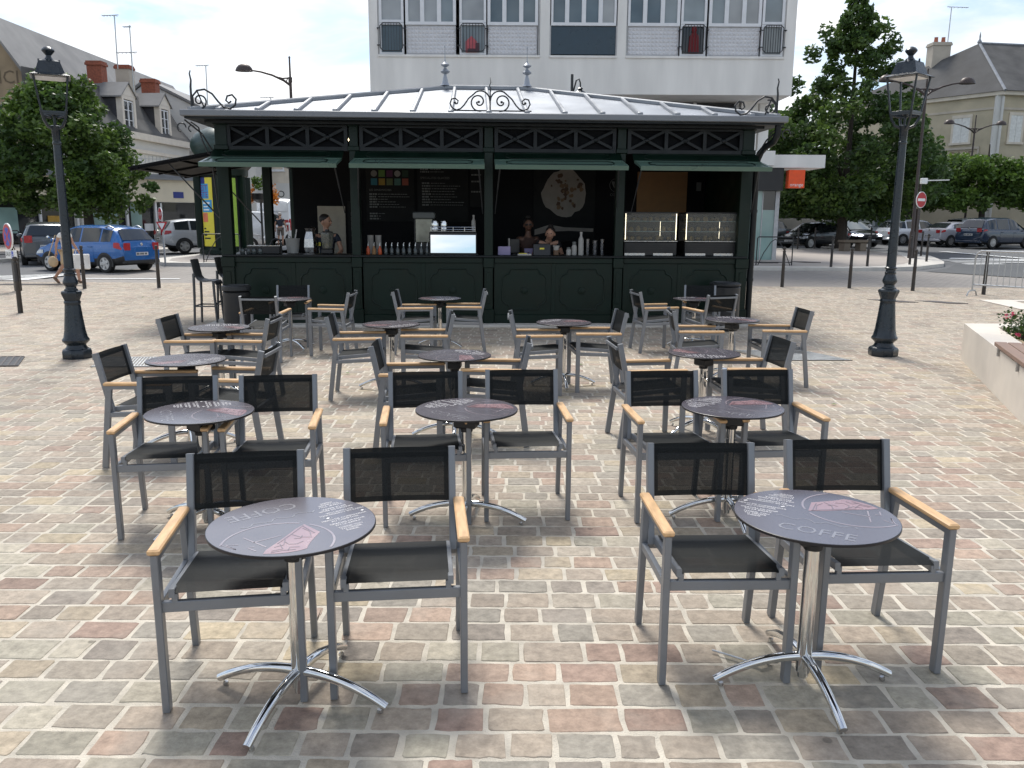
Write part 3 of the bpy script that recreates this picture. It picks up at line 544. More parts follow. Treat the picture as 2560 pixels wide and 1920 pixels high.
# ------------------------------------------------------------------ cafe tables
R = .31
def disc_clip(b, pts, z, k, closed=True):
    b.poly([(x*R, y*R, z) for x, y in pts], k)
def band(b, pts, w, z, k=0):                   # flat strip of width w along pts (units of R), mitred at the joints
    P2 = [Vector(p) for p in pts]; o = len(b.v); n = len(P2)
    for i, p in enumerate(P2):
        d = (P2[min(i+1, n-1)] - P2[max(i-1, 0)]); d = d.normalized() if d.length > 1e-6 else Vector((1, 0)); q = Vector((-d.y, d.x))*w/2
        b.v += [tuple(b.M @ Vector(((p.x+q.x)*R, (p.y+q.y)*R, z))), tuple(b.M @ Vector(((p.x-q.x)*R, (p.y-q.y)*R, z)))]
    for i in range(n-1): b.f.append((o+2*i, o+2*i+1, o+2*i+3, o+2*i+2)); b.mi.append(k)
def make_table():
    t = thing('cafe_table', '', 'table')
    zt = .72
    b = MB(); b.lathe([(R-.006, zt-.0125), (R-.0005, zt-.011), (R, zt-.006), (R-.0005, zt-.0015), (R-.003, zt)], 72, k=1); b.mi[-1] = 0
    b.build('tabletop', [M['top'], M['topedge']], t, ang=15)
    z = zt + .0006
    em = MB()
    cx, cy, rr = .57, .20, .63
    ring = [(cx+rr*math.cos(a), cy+rr*math.sin(a)) for a in [2*PI*i/90 for i in range(91)]]
    seg = []
    for p in ring:
        if math.hypot(*p) < .955 and not (-.06 < p[0] < .03 and .1 < p[1] < .22): seg.append(p)
        else:
            if len(seg) > 1: band(em, seg, .026, z, 0)
            seg = []
    if len(seg) > 1: band(em, seg, .026, z, 0)
    for s_ in ([(.37,.10),(.67,-.07)], [(.72,.15),(.59,-.26)], [(.86,.12),(.82,-.02),(.76,.02)], [(.84,-.30),(.9,-.12),(.86,-.36),(.78,-.18)]): band(em, s_, .018, z, 0)
    hd = [(-.04,.14),(.02,.27),(.11,.46),(.25,.49),(.38,.52),(.5,.56),(.59,.60),(.67,.56),(.77,.47),(.84,.37),(.90,.24),(.79,.2),(.61,.19),(.40,.17),(.15,.14)]
    em.poly([(x*R, y*R, z) for x, y in hd], 1)
    z2 = z + .0006
    for s_ in ([(.08,.2),(.14,.34),(.24,.42)], [(.02,.16),(.16,.42)], [(.30,.2),(.33,.34),(.28,.46)], [(.28,.33),(.36,.36),(.40,.30)], [(.42,.44),(.52,.42),(.56,.34),(.52,.26)], [(.58,.5),(.63,.40),(.72,.44)], [(.6,.25),(.7,.36),(.8,.28)], [(.46,.22),(.6,.3),(.7,.24)], [(.66,.5),(.74,.38),(.84,.3)], [(-.0,.155),(.3,.19),(.6,.215)]): band(em, s_, .014, z2, 2)
    em.build('printed_emblem', [M['ink1'], M['ink2'], M['ink5']], t, smooth=False)
    a = R_(-30); lt = MB()
    def put(s_, size, x, y, inv=False, k=0):
        lt.text(s_, size*R, T(x*R, y*R, z, a + (PI if inv else 0)), k)
    ux, uy = math.cos(a), math.sin(a); vx, vy = -uy, ux
    def at(c, u, v): return c[0]+ux*u+vx*v, c[1]+uy*u+vy*v
    c0 = (-.56, .36)
    for i, (l1, sz) in enumerate((('MERCI DE COMMANDER', .056), ('AU COMPTOIR', .056), ('GRACIAS DE PEDIR', .056), ('EN LA BARRA', .056), ('THANK YOU', .056), ('TO ORDER', .056), ('INSIDE', .056))):
        v = (-.03, -.09, -.18, -.24, -.33, -.39, -.45)[i]
        put(l1, sz, *at(c0, -.0-.0*i, v)); put(l1, sz, *at(c0, .06+.02*i, .12 - v), True)
    for u_ in (-.24, .24):
        q = at(c0, u_, .06); band(lt, [(q[0]+.05*math.cos(i*PI/6), q[1]+.05*math.sin(i*PI/6)) for i in range(13)], .012, z, 1); band(lt, [(q[0]-.02, q[1]), (q[0]+.03, q[1]+.01)], .03, z, 0)
    c_ = MB(); c_.text('COFFE', .31*R, T(-.20*R, -.59*R, z, a)); c_.build('large_lettering', M['ink4'], t, smooth=False)
    s_ = [(-.5+.05*i+.02*math.sin(i*2.1), -.02-.028*i+.05*math.sin(i*1.3)) for i in range(18)]
    band(lt, s_, .016, z, 1)
    lt.build('printed_lettering', [M['ink3'], M['ink4']], t, smooth=False)
    b = MB(); b.rbox(-.085, .085, -.07, .07, zt-.05, zt-.0126, .004); b.rbox(-.068, .068, -.055, .055, zt-.115, zt-.05, .01); b.rbox(-.02, .09, -.02, .02, zt-.06, zt-.035, .006)
    b.lathe([(.036, zt-.14), (.04, zt-.11)], 20); b.build('tilt_bracket', M['black'], t)
    b = MB(); b.lathe([(.030, .055), (.030, zt-.1)], 28); b.lathe([(.022, .03), (.024, .056)], 16); b.build('column', M['chrome'], t)
    for i in range(4):
        g = MB(); an = R_(4) + i*PI/2; g.M = T(rz=an)
        pts = []
        for j in range(15):
            u = j/14; pts.append((.02 + .345*u, 0, .027 + .093*(1-u**2.1)))
        g.tube(pts, [.0205 - .004*(j/14) for j in range(15)], 14)
        leg = g.build('leg', M['chrome'], t)
        f = MB(); f.M = T(rz=an); f.lathe([(.011, 0), (.012, .004), (.010, .014)], 12, c=(.338, 0, 0)); f.build('foot', M['steel'], leg)
    return t
TABLES = dict(T1=(-.821,2.948,-110), T2=(1.19,3.082,0), T3=(-1.847,4.78,-35), T4=(-.274,4.897,-12), T5=(1.365,5.005,0), T6=(-2.641,6.618,-160), T7=(-.488,6.934,-92), T8=(1.673,7.141,120),
 T9=(-3.083,8.653,-40), T10=(-1.325,9.015,178), T11=(.579,9.277,0), T12=(2.569,9.644,-62), T13=(-3.194,11.866,40), T14=(-1.059,12.077,150), T15=(2.685,12.249,-20))
ROWN = dict(T1='left table of the front row', T2='right table of the front row', T3='left table of the second row', T4='middle table of the second row', T5='right table of the second row',
 T6='left table of the third row', T7='middle table of the third row', T8='right table of the third row', T9='leftmost table of the fourth row', T10='second table from the left in the fourth row', T11='third table from the left in the fourth row', T12='rightmost table of the fourth row',
 T13='left table against the kiosk', T14='middle table against the kiosk', T15='right table against the kiosk')
tab0 = make_table()
for i, (k, (x, y, a)) in enumerate(TABLES.items()):
    t = tab0 if i == 0 else copy_tree(tab0)
    t.location = (x, y, .006); t.rotation_euler = (0, 0, R_(a)); t['group'] = 'round cafe tables on the square'
    t['label'] = 'round dark cafe table, ' + ROWN[k]

# ------------------------------------------------------------------ armchairs (facing -y)
def make_chair():
    t = thing('armchair', '', 'chair', group='sling armchairs around the cafe tables')
    fr = M['frame']
    for s in (-1, 1):
        x = s*.255
        b = MB(); b.bar((x, -.25, 0), (x, -.25, .632), .028, .045, (0, 1, 0)); b.build('leg', fr, t)
        b = MB(); b.bar((x, .268, 0), (x, .19, .612), .028, .045, (0, 1, 0)); b.build('leg', fr, t)
        b = MB(); b.bar((x, -.262, .618), (x, .225, .612), .026, .028); b.build('arm_bar', fr, t)
        w = MB(); w.rbox(-.023, .023, -.275, .225, 0, .024, .006); w.v = [(v[0]+x, v[1], v[2]+.632-.012*(v[1]+.275)) for v in w.v]; w.build('armrest', M['wood'], t)
        b = MB(); b.bar((s*.228, .19, .42), (s*.228, .284, .862), .03, .042, (0, 1, 0)); b.build('back_post', fr, t)
    b = MB()
    b.bar((-.241, -.25, .424), (.241, -.25, .424), .024, .042); b.bar((-.24, .222, .405), (.24, .222, .405), .024, .036)
    for s in (-1, 1):
        b.bar((s*.255, -.228, .424), (s*.255, .21, .405), .022, .036)
        b.bar((s*.205, -.262, .478), (s*.205, .19, .44), .022, .034)
        b.bar((s*.196, -.25, .44), (s*.196, -.25, .475), .022, .022, (0, 1, 0))
        b.bar((s*.205, .2, .41), (s*.205, .185, .43), .02, .02, (0, 1, 0))
    b.build('seat_frame', fr, t)
    st = MB(); n = 10
    for j in range(n+1):
        v = j/n; y = -.258 + v*.44
        for i in range(n+1):
            u = i/n*2-1; sag = -.012*(1-u*u)*(1-(2*v-1)**2); drop = -.018 if j == 0 else 0
            st.v.append((u*.198, y + (-.004 if j == 0 else 0), .497 - v*.036 + sag + drop))
    for j in range(n):
        for i in range(n):
            o = j*(n+1)+i; st.f.append((o, o+1, o+n+2, o+n+1)); st.mi.append(1 if (i in (0, n-1) or j == 0) else 0)
    st.v = [(a, b_, c) for a, b_, c in st.v]
    st.build('seat', [M['seatf'], M['slingb']], t)
    bk = MB()
    us = [-1, -.9, -.6, -.3, 0, .3, .6, .9, 1]; vs_ = [0, .1, .35, .6, .84, .93, 1]
    for v in vs_:
        for u in us:
            z = .628 + v*.231; y = .19 + .095*(z-.42)/.446 + .014*(1-u*u)
            bk.v.append((u*.214, y, z))
    for j in range(len(vs_)-1):
        for i in range(8):
            o = j*9+i; bk.f.append((o, o+1, o+10, o+9)); bk.mi.append(1 if i in (0, 7) or j in (0, 4, 5) else 0)
    bk.build('backrest', [M['sling'], M['slingb']], t)
    b = MB(); b.bar((-.216, .306, .822), (.216, .306, .822), .016, .024); b.build('crossbar', fr, t)
    return t
CH = [  # table, back midpoint, facing angle, words
 ('T1', -1.139, 3.425, -81, 'with its back to the kiosk, seat by the left arm of the tables'), ('T1', -.492, 3.511, -84, ''), ('T2', .852, 3.615, -88, ''), ('T2', 1.497, 3.691, -87, ''),
 ('T3', -2.114, 5.145, -81, ''), ('T3', -1.498, 5.214, -82, ''), ('T4', -.57, 5.364, -84, ''), ('T4', .063, 5.459, -86, ''), ('T5', 1.001, 5.448, -86, ''), ('T5', 1.656, 5.513, -86, ''),
 ('T6', -3.063, 6.249, 0, ''), ('T6', -1.897, 6.404, -180, ''), ('T7', -1.113, 6.664, 2, ''), ('T7', .135, 6.9, 180, ''), ('T8', .861, 6.878, 5, ''), ('T8', 2.31, 7.038, -175, ''),
 ('T9', -3.509, 8.404, 0, ''), ('T9', -2.443, 8.448, 180, ''), ('T10', -1.903, 8.623, 4, ''), ('T10', -.655, 8.927, -173, ''), ('T11', -.016, 8.941, 0, ''), ('T11', 1.205, 9.174, -173, ''), ('T12', 1.805, 9.381, -3, ''), ('T12', 3.344, 9.485, -178, ''),
 ('T13', -3.269, 10.649, 90, 'N'), ('T13', -3.3, 12.5, -84, 'F'), ('T13', -2.22, 11.472, 178, 'R'), ('T14', -1.644, 11.653, 0, ''), ('T14', -.395, 11.863, -176, ''), ('T15', 1.764, 11.862, 8, 'L'), ('T15', 2.924, 12.968, -98, 'F'), ('T15', 2.857, 11.3, 112, 'N')]
ch0 = make_chair(); cnt = {}
for i, (k, x, y, a, wd) in enumerate(CH):
    c = ch0 if i == 0 else copy_tree(ch0)
    fx, fy = math.cos(R_(a)), math.sin(R_(a))
    c.location = (x + fx*.278, y + fy*.278, .006); c.rotation_euler = (0, 0, R_(a) + PI/2)
    cnt[k] = cnt.get(k, 0) + 1
    if k in ('T1', 'T2', 'T3', 'T4', 'T5'): d = ('left' if cnt[k] == 1 else 'right') + ' of two armchairs backing onto the kiosk at the '
    elif wd: d = {'N': 'armchair facing the kiosk at the ', 'F': 'armchair with its back against the kiosk at the ', 'R': 'armchair facing left at the ', 'L': 'armchair facing right at the '}[wd]
    else: d = ('armchair facing right at the ' if cnt[k] == 1 else 'armchair facing left at the ')
    c['label'] = d + ROWN[k]
# ------------------------------------------------------------------ the kiosk
KX, KY, KR = -.425, 14.70, R_(2.67)
KM = T(KX, KY, 0, KR)
def kp(x, y, z=0): return tuple(KM @ Vector((x, y, z)))
ki = thing('cafe_kiosk', 'dark green coffee kiosk with zinc hipped roof and raised flaps', 'kiosk', (KX, KY, 0), KR)
PX = [-4.5, -2.29, 0, 2.29, 4.5]
def part(name, b, m, smooth=True): return b.build(name, m, ki, smooth)
b = MB(); b.rbox(-4.9, 4.85, -.28, 5.9, -.05, .045, .01); part('plinth', b, M['kerb'])
for i, x in enumerate(PX):
    w_ = .1 if i in (0, 4) else .075
    b = MB(); b.rbox(x-w_, x+w_, -.05, .13, .045, 3.44, .012); b.rbox(x-w_-.02, x+w_+.02, -.07, .0, .045, .30, .012); b.rbox(x-w_-.015, x+w_+.015, -.068, 0, 1.02, 1.2, .012)
    b.rbox(x-.04, x+.04, -.065, -.05, .4, .95, .004); b.rbox(x-w_-.02, x+w_+.02, -.075, .0, 2.98, 3.06, .01); b.rbox(x-w_-.02, x+w_+.02, -.075, 0, 3.38, 3.44, .01)
    part('post', b, M['kgreen'])
for x in (-4.5, 4.5):
    for y in (3.05, 5.6):
        b = MB(); b.rbox(x-.085, x+.085, y-.085, y+.085, .045, 3.44, .012); part('post', b, M['kgreen'])
def octo(x0, x1, z0, z1, c): return [(x0+c, z0), (x1-c, z0), (x1-c*.75, z0+c*.55), (x1-c*.3, z0+c*.7), (x1, z0+c*1.15), (x1, z1-c*1.15), (x1-c*.3, z1-c*.7), (x1-c*.75, z1-c*.55), (x1-c, z1), (x0+c, z1), (x0+c*.75, z1-c*.55), (x0+c*.3, z1-c*.7), (x0, z1-c*1.15), (x0, z0+c*1.15), (x0+c*.3, z0+c*.7), (x0+c*.75, z0+c*.55)]
def moulding(b, pts3, r): b.tube(pts3 + [pts3[0], pts3[1]], r, 6, cap=False)
for i in range(4):
    xa, xb = PX[i] + .1, PX[i+1] - .1
    b = MB(); b.box(xa, xb, 0, .08, .045, 1.2)
    b.rbox(xa, xb, -.03, .0, .045, .20, .01); b.rbox(xa, xb, -.025, 0, 1.1, 1.2, .01); b.rbox((xa+xb)/2-.035, (xa+xb)/2+.035, -.014, 0, .2, 1.1, .006)
    for q in (0, 1):
        u0_, u1 = (xa + .14, (xa+xb)/2 - .12) if q == 0 else ((xa+xb)/2 + .12, xb - .14)
        moulding(b, [(px, -.008, pz) for px, pz in octo(u0_, u1, .29, 1.0, .15)], .012)
        cx_ = (u0_+u1)/2
        b2 = MB(T(cx_, -.004, .62, 0, PI/2)); b2.lathe([(.075, 0), (.07, .012), (.045, .014), (.04, .022), (.0, .024)], 14, flute=.25, nf=7); b.add(b2.v, b2.f)
    part('counter_panel', b, M['kgreen'])
b = MB(); b.rbox(-4.58, 4.58, -.07, .62, 1.2, 1.238, .008); b.rbox(-4.6, -4.0, .62, 5.5, 1.2, 1.238, .008); part('counter_top', b, M['kiron'])
b = MB(); b.box(-4.56, -4.46, .13, 5.5, .045, 1.2); part('side_panel', b, M['kgreen'])
b = MB(); b.box(4.46, 4.56, .13, 5.5, .045, 3.4); part('side_panel', b, M['kgreen'])
b = MB(); b.box(-4.4, 4.4, 5.55, 5.65, .045, 3.4); part('rear_wall', b, M['kgreen'])
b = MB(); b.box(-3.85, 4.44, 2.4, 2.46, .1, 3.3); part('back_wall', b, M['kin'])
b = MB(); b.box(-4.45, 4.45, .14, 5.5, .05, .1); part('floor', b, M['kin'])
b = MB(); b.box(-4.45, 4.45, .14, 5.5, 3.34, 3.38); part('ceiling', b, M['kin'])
b = MB(); b.prism([(-4.95, -.44), (4.95, -.44), (4.95, 6.04), (-4.95, 6.04)], 3.44, 3.47, 'z'); b.box(-4.7, 4.7, -.2, -.02, 3.40, 3.4395); part('soffit', b, M['kiron'])
for i in range(4):
    xa, xb = PX[i] + .1, PX[i+1] - .1
    b = MB(); b.box(xa, xb, -.04, .06, 2.98, 3.045); b.box(xa, xb, -.04, .06, 3.365, 3.40)
    n = 3; st = (xb-xa)/n
    for j in range(n+1):
        x = xa + j*st; x = min(max(x, xa+.03), xb-.03); b.box(x-.03, x+.03, -.03, .04, 3.045, 3.365)
    for j in range(n):
        l, r = xa + j*st + .03, xa + (j+1)*st - .03
        b.bar((l, -.012, 3.05), (r, -.012, 3.36), .028, .05); b.bar((l, .006, 3.36), (r, .006, 3.05), .028, .05)
        b.ball(((l+r)/2, -.02, 3.205), (.045, .02, .045), 10, 6)
    part('truss_frieze', b, M['kiron'])
    b = MB(); b.box(xa, xb, .062, .07, 2.98, 3.4); part('fanlight', b, M['kin'], False)
# side friezes
for x in (-4.5, 4.5):
    b = MB(); b.box(x-.04, x+.04, .13, 5.5, 2.98, 3.045); b.box(x-.04, x+.04, .13, 5.5, 3.36, 3.40)
    for j in range(8):
        l, r = .16+j*.66, .16+j*.66+.62
        b.bar((x-.01, l, 3.05), (x-.01, r, 3.36), .028, .05); b.bar((x+.01, l, 3.36), (x+.01, r, 3.05), .028, .05)
    part('truss_frieze', b, M['kiron'])
# flaps: hinged at the frieze, held out over the counter
for i in range(4):
    cx_ = (-3.55, -1.17, 1.18, 3.56)[i]; w_ = 1.09
    b = MB()
    def fp(x, s, h=0):                          # s along the flap from the hinge 0..1, h above its face
        up_ = s < .42; n_ = Vector((0, -.62, .78)) if up_ else Vector((0, -.22, .975))
        q = s/.42 if up_ else (s-.42)/.58
        return (Vector((x, -.04, 2.985)) + Vector((0, -.23, -.145))*q if up_ else Vector((x, -.27, 2.84)) + Vector((0, -.6, -.125))*q) + n_*h
    def slab(x0_, x1, s0, s1, h0, h1):
        vs = [fp(x0_, s0, h0), fp(x1, s0, h0), fp(x1, s1, h0), fp(x0_, s1, h0), fp(x0_, s0, h1), fp(x1, s0, h1), fp(x1, s1, h1), fp(x0_, s1, h1)]
        b.add(vs, [(0,3,2,1),(4,5,6,7),(0,1,5,4),(1,2,6,5),(2,3,7,6),(3,0,4,7)])
    slab(cx_-w_, cx_+w_, .42, 1, -.03, 0)
    for q in ((cx_-w_, cx_+w_, .95, 1, 0, .010), (cx_-w_, cx_-w_+.05, .45, .95, 0, .009), (cx_+w_-.05, cx_+w_, .45, .95, 0, .009), (cx_-w_, cx_+w_, .42, .45, 0, .012), (cx_-w_, cx_+w_, .965, 1.0, -.06, -.03)): slab(*q)
    b.k = 1; moulding(b, [tuple(fp(px, 1-pz, .004)) for px, pz in octo(cx_-w_+.2, cx_+w_-.2, .13, .48, .08)], .011)
    b.build('flap', [M['kflap'], M['kgreen']], ki)
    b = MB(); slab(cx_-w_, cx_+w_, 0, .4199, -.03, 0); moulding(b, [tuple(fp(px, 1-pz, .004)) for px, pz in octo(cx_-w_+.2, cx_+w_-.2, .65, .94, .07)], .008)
    part('shaded_flap_half', b, M['kgreen'])  # upper half of the flap; eave shade put in as darker green
    b = MB()
    for s_ in (-1, 1):
        p0 = fp(cx_+s_*(w_-.1), .62, -.04); b.tube([p0, p0.lerp(Vector((cx_+s_*(w_-.02), .02, 1.95)), .5)], .014, 8); b.tube([p0, Vector((cx_+s_*(w_-.02), .02, 1.95))], .009, 8)
    part('flap_strut', b, M['iron'])
b = MB()
vs = [(-4.56, .15, 3.0), (-4.56, 2.95, 3.0), (-6.15, 2.95, 2.7), (-6.15, .15, 2.7)]
b.add(vs + [(x, y, z-.035) for x, y, z in vs], [(0,1,2,3),(7,6,5,4),(0,4,5,1),(1,5,6,2),(2,6,7,3),(3,7,4,0)])
for y in (.2, 1.5, 2.9): b.bar((-4.6, y, 2.945), (-6.12, y, 2.655), .05, .04)
for x, z in ((-5.3, 2.81), (-6.0, 2.68)): b.bar((x, .15, z), (x, 2.95, z), .05, .03)
part('flap', b, M['kin'])
b = MB()
for y in (.3, 2.8): b.tube([(-5.5, y, 2.76), (-4.6, y, 1.75)], .013, 8)
part('flap_strut', b, M['iron'])
# gutter, roof, battens
b = MB()
def ring(x0_, x1, y0, y1, z0, z1, t):
    b.rbox(x0_, x1, y0, y0+t, z0, z1, .012); b.rbox(x0_, x1, y1-t, y1, z0, z1, .012); b.rbox(x0_, x0_+t, y0+t, y1-t, z0, z1, .012); b.rbox(x1-t, x1, y0+t, y1-t, z0, z1, .012)
ring(-5.0, 5.0, -.5, 6.1, 3.472, 3.575, .11); 
part('gutter', b, M['zincg'])
EX, Y0, Y1, ZE, ZR, RH, RY = 4.88, -.38, 5.98, 3.56, 4.42, .82, 2.8
b = MB(); A, B_, D, E_ = (-EX, Y0, ZE), (EX, Y0, ZE), (EX, Y1, ZE), (-EX, Y1, ZE); r0, r1 = (-RH, RY, ZR), (RH, RY, ZR)
b.add([A, B_, D, E_, r0, r1], [(0, 1, 5, 4), (1, 2, 5), (2, 3, 4, 5), (3, 0, 4)])
b.box(-EX, EX, Y0-.02, Y0+.04, 3.5, ZE+.012); rf = part('roof', b, M['zinc'], False)
b = MB()
def roofz(y): return ZE + (ZR-ZE)*(y-Y0)/(RY-Y0)
for i in range(-7, 8):
    x = i*.63
    if abs(x) > EX-.1: continue
    f = 1 if abs(x) <= RH else (EX-abs(x))/(EX-RH)
    y1 = Y0 + (RY-Y0)*f
    b.bar((x, Y0-.01, ZE+.02), (x, y1, roofz(y1)+.02), .07, .075, c=.45); b.rbox(x-.045, x+.045, Y0-.035, Y0+.03, ZE-.05, ZE+.065, .012)
    y2 = Y1 - (Y1-RY)*f
    b.bar((x, Y1, ZE+.02), (x, y2, ZE+(ZR-ZE)*(Y1-y2)/(Y1-RY)+.02), .07, .075, c=.45)
for sx in (-1, 1):
    for yy in (Y0, Y1): b.bar((sx*EX, yy, ZE+.02), (sx*RH, RY, ZR+.02), .12, .09, c=.45)
    for y in (1.2, 2.8, 4.4): b.bar((sx*EX, y, ZE+.02), (sx*(EX-(EX-RH)*(1-abs(y-RY)/3.2)*.98), y, ZE+(ZR-ZE)*(1-abs(y-RY)/3.2)+.01), .07, .075, c=.45)
b.bar((-RH, RY, ZR+.025), (RH, RY, ZR+.025), .14, .1, c=.45)
b.build('roof_batten', M['zincs'], rf)
for x in (-RH, RH):
    b = MB(); b.lathe([(.13, 0), (.075, .06), (.055, .14), (.035, .2), (.03, .22), (.10, .25), (.115, .27), (.06, .31), (.03, .335), (.03, .35), (.095, .385), (.105, .4), (.055, .435), (.02, .46), (.01, .5), (.007, .72), (.014, .73), (.012, .755), (.002, .77)], 16, c=(x, RY, ZR+.06)); b.v = [(x+(v[0]-x)*.82, RY+(v[1]-RY)*.82, v[2]) for v in b.v]; b.build('finial', M['zinc'], rf)
# ironwork
b = MB(T(.02, -.28, 3.62)); r = .0125
b.bar((-.69, 0, .01), (.69, 0, .01), .03, .02)
for s in (-1, 1):
    pts = spiral((s*.19, .15), .03, .15, 0 if s > 0 else PI, (-2.6*PI if s > 0 else 3.6*PI), 40)
    b.tube(pts, r, 8)
    up_ = arc((s*.16, .17), .155, (PI if s > 0 else 0), (PI*.35 if s > 0 else PI*.65), 10)
    b.tube(up_ + [(s*.36, 0, .2), (s*.43, 0, .1), (s*.49, 0, .04), (s*.56, 0, .018), (s*.63, 0, .05), (s*.665, 0, .12), (s*.64, 0, .19), (s*.58, 0, .205), (s*.53, 0, .165), (s*.545, 0, .12), (s*.58, 0, .115)], r, 8)
    b.ball((s*.19, 0, .15), .022, 8, 6); b.ball((s*.585, 0, .135), .022, 8, 6)
b.tube([(0, 0, .0), (0, 0, .3), (.012, 0, .36), (-.01, 0, .41), (.012, 0, .46), (0, 0, .54)], [.012, .012, .01, .009, .007, .003], 8)
part('ridge_scroll', b, M['iron'])
for s in (-1, 1):
    b = MB(T(s*4.86, -.3, 3.6))
    b.tube([(0, 0, 0), (0, 0, .35), (-s*.012, 0, .45), (s*.006, 0, .55), (-s*.01, 0, .6)], [.02, .018, .015, .012, .01], 8)
    b.tube([(-s*.03, 0, .06), (-s*.02, 0, .2), (-s*.1, 0, .29), (-s*.22, 0, .31), (-s*.34, 0, .24), (-s*.43, 0, .12), (-s*.52, 0, .03), (-s*.62, 0, .01), (-s*.7, 0, .07), (-s*.72, 0, .16), (-s*.66, 0, .23), (-s*.58, 0, .21), (-s*.555, 0, .14), (-s*.6, 0, .1), (-s*.64, 0, .13)], .016, 8)
    b.tube(spiral((-s*.13, .13), .02, .13, 0, s*2.6*PI, 30), .014, 8); b.tube([(-s*.2, .0, .02), (-s*.1, 0, .28)], .012, 8)
    part('corner_scroll', b, M['iron'])
    b = MB(T(s*4.6, -.02, 3.42))
    b.tube([(0, 0, -.5), (s*.06, -.06, -.42), (s*.16, -.16, -.2), (s*.3, -.3, -.06), (s*.36, -.38, -.0)], .014, 8)
    b.tube([(s*.02, -.02, -.55), (s*.1, -.1, -.5), (s*.17, -.14, -.3), (s*.2, -.2, -.1), (s*.3, -.26, -.02)], .012, 8)
    b.tube([(s*.42+.07*math.cos(a), -.36, -.12+.07*math.sin(a)) for a in [i*.5 for i in range(10)]], .012, 8); b.tube([(s*.28+.05*math.cos(a), -.3, -.13+.05*math.sin(a)) for a in [i*.5 for i in range(10)]], .01, 8)
    part('corner_bracket', b, M['iron'])
b = MB(); b.tube([(4.88, -.36, 3.47), (4.88, -.36, 3.3), (4.84, -.3, 3.18), (4.76, -.12, 3.1), (4.70, -.03, 3.0), (4.68, .02, 2.85), (4.68, .02, .05)], .055, 14)
for z in (.8, 2.0, 2.8): b.lathe([(.064, 0), (.064, .05)], 14, c=(4.68, .02, z))
part('downpipe', b, M['kiron'])
for x, y in ((-3.9, .6), (-3.1, 1.2), (-2.6, 1.7)):
    b = MB(); b.rbox(x-.07, x+.07, y-.02, y+.02, 3.30, 3.335, .004); part('ceiling_lamp', b, M['warm'])

# ------------------------------------------------------------------ things on and behind the counter
def kthing(name, label, cat, x, y, z=1.239, rz=0, group=None): return thing(name, label, cat, kp(x, y, z), KR + rz, group)
WY = 2.4
def panel(name, label, cat, x0_, x1, z0, z1, m, d=.02):
    t = kthing(name, label, cat, (x0_+x1)/2, WY, z0)
    b = MB(); b.rbox(-(x1-x0_)/2, (x1-x0_)/2, -d, -.002, 0, z1-z0, .004); b.build('panel', m, t); return t
def WT(x, z): return T(x, -.0225, z, 0, PI/2)
t = panel('menu_board', 'black menu board with coloured squares behind the counter', 'menu board', -2.40, -1.44, 1.8, 2.98, M['board'])
b = MB(); cols = ['chalk', 'lime', 'purple', 'cup', 'kflap', 'cyan', 'yellow', 'dome', 'cyan', 'coral']
dim = [mat('swatch', tuple(q*.6 for q in c), .7) for c in ((.22,.22,.2),(.12,.25,.04),(.11,.02,.08),(.33,.33,.31),(.015,.05,.025),(.02,.18,.24),(.38,.25,.03),(.14,.18,.07),(.08,.22,.19),(.38,.09,.05))]
for i in range(10):
    x, z = -.32 + (i % 5)*.155, (.94, .78)[i//5]; b.k = i
    if i == 3 or i == 0: b.poly([(x+.062*math.cos(a), -.0215, z+.062*math.sin(a)) for a in [2*PI*j/20 for j in range(20)]])
    else: b.poly([(x-.062, -.0215, z-.065), (x+.062, -.0215, z-.065), (x+.062, -.0215, z+.065), (x-.062, -.0215, z+.065)])
b.build('colour_squares', dim, t, False)
def lines(b, x, z, n, wmax, dz=.05, seed=1):
    rr = random.Random(seed)
    for i in range(n):
        zz = z - i*dz; a = rr.uniform(.14, .2); c = rr.uniform(.45, 1)*wmax
        for xa, xb, h in ((x, x+a, .030), (x+a+.02, x+c, .012)):
            u = xa
            while u < xb - .01:
                wd = min(rr.uniform(.02, .07), xb-u); b.poly([(u, -.022, zz-h/2), (u+wd, -.022, zz-h/2), (u+wd, -.022, zz+h/2), (u, -.022, zz+h/2)]); u += wd + .012
b = MB(); b.text('LES GRANDS CRUS', .05, WT(-.2, 1.06)); b.text('LES SANDWICHES', .055, WT(-.2, .62)); lines(b, -.42, .54, 6, .82); lines(b, -.42, .16, 3, .4, .05, 3); b.build('chalk_lettering', M['chalk'], t, False)
t = panel('menu_board', 'black menu board with white price lines beside the grey dispenser', 'menu board', -1.38, -.36, 1.8, 2.98, M['board'])
b = MB(); lines(b, -.45, 1.08, 3, .9, .05, 5); b.text('SPECIALITES GLACEES', .06, WT(-.16, .86)); lines(b, -.42, .76, 9, .86, .053, 7); b.build('chalk_lettering', M['chalk'], t, False)
t = panel('menu_board', 'narrow black menu board beside the kiosk centre post', 'menu board', -.33, -.06, 2.1, 2.98, M['board'])
b = MB(); lines(b, -.11, .75, 2, .2, .12, 9); lines(b, -.11, .5, 2, .2, .2, 10); b.build('chalk_lettering', M['chalk'], t, False)
t = panel('wall_panel', 'cream panel on the wall behind the barista', 'panel', -3.38, -2.83, 1.1, 2.1, M['cream'])
t = panel('wall_lettering', 'dark door panel with upright coffee lettering beside the barista', 'sign', -2.78, -2.5, 1.15, 2.2, M['board'])
b = MB(); b.text('COFFEE', .2, T(0, -.0225, .5, 0, PI/2) @ Matrix.Rotation(PI/2, 4, 'Z')); b.build('lettering', M['chalk'], t, False)
t = panel('wall_poster', 'dark poster of a nut covered cream dessert behind the counter', 'poster', .95, 2.2, 1.42, 2.9, M['board'])
b = MB(); rr = random.Random(4); pts = []
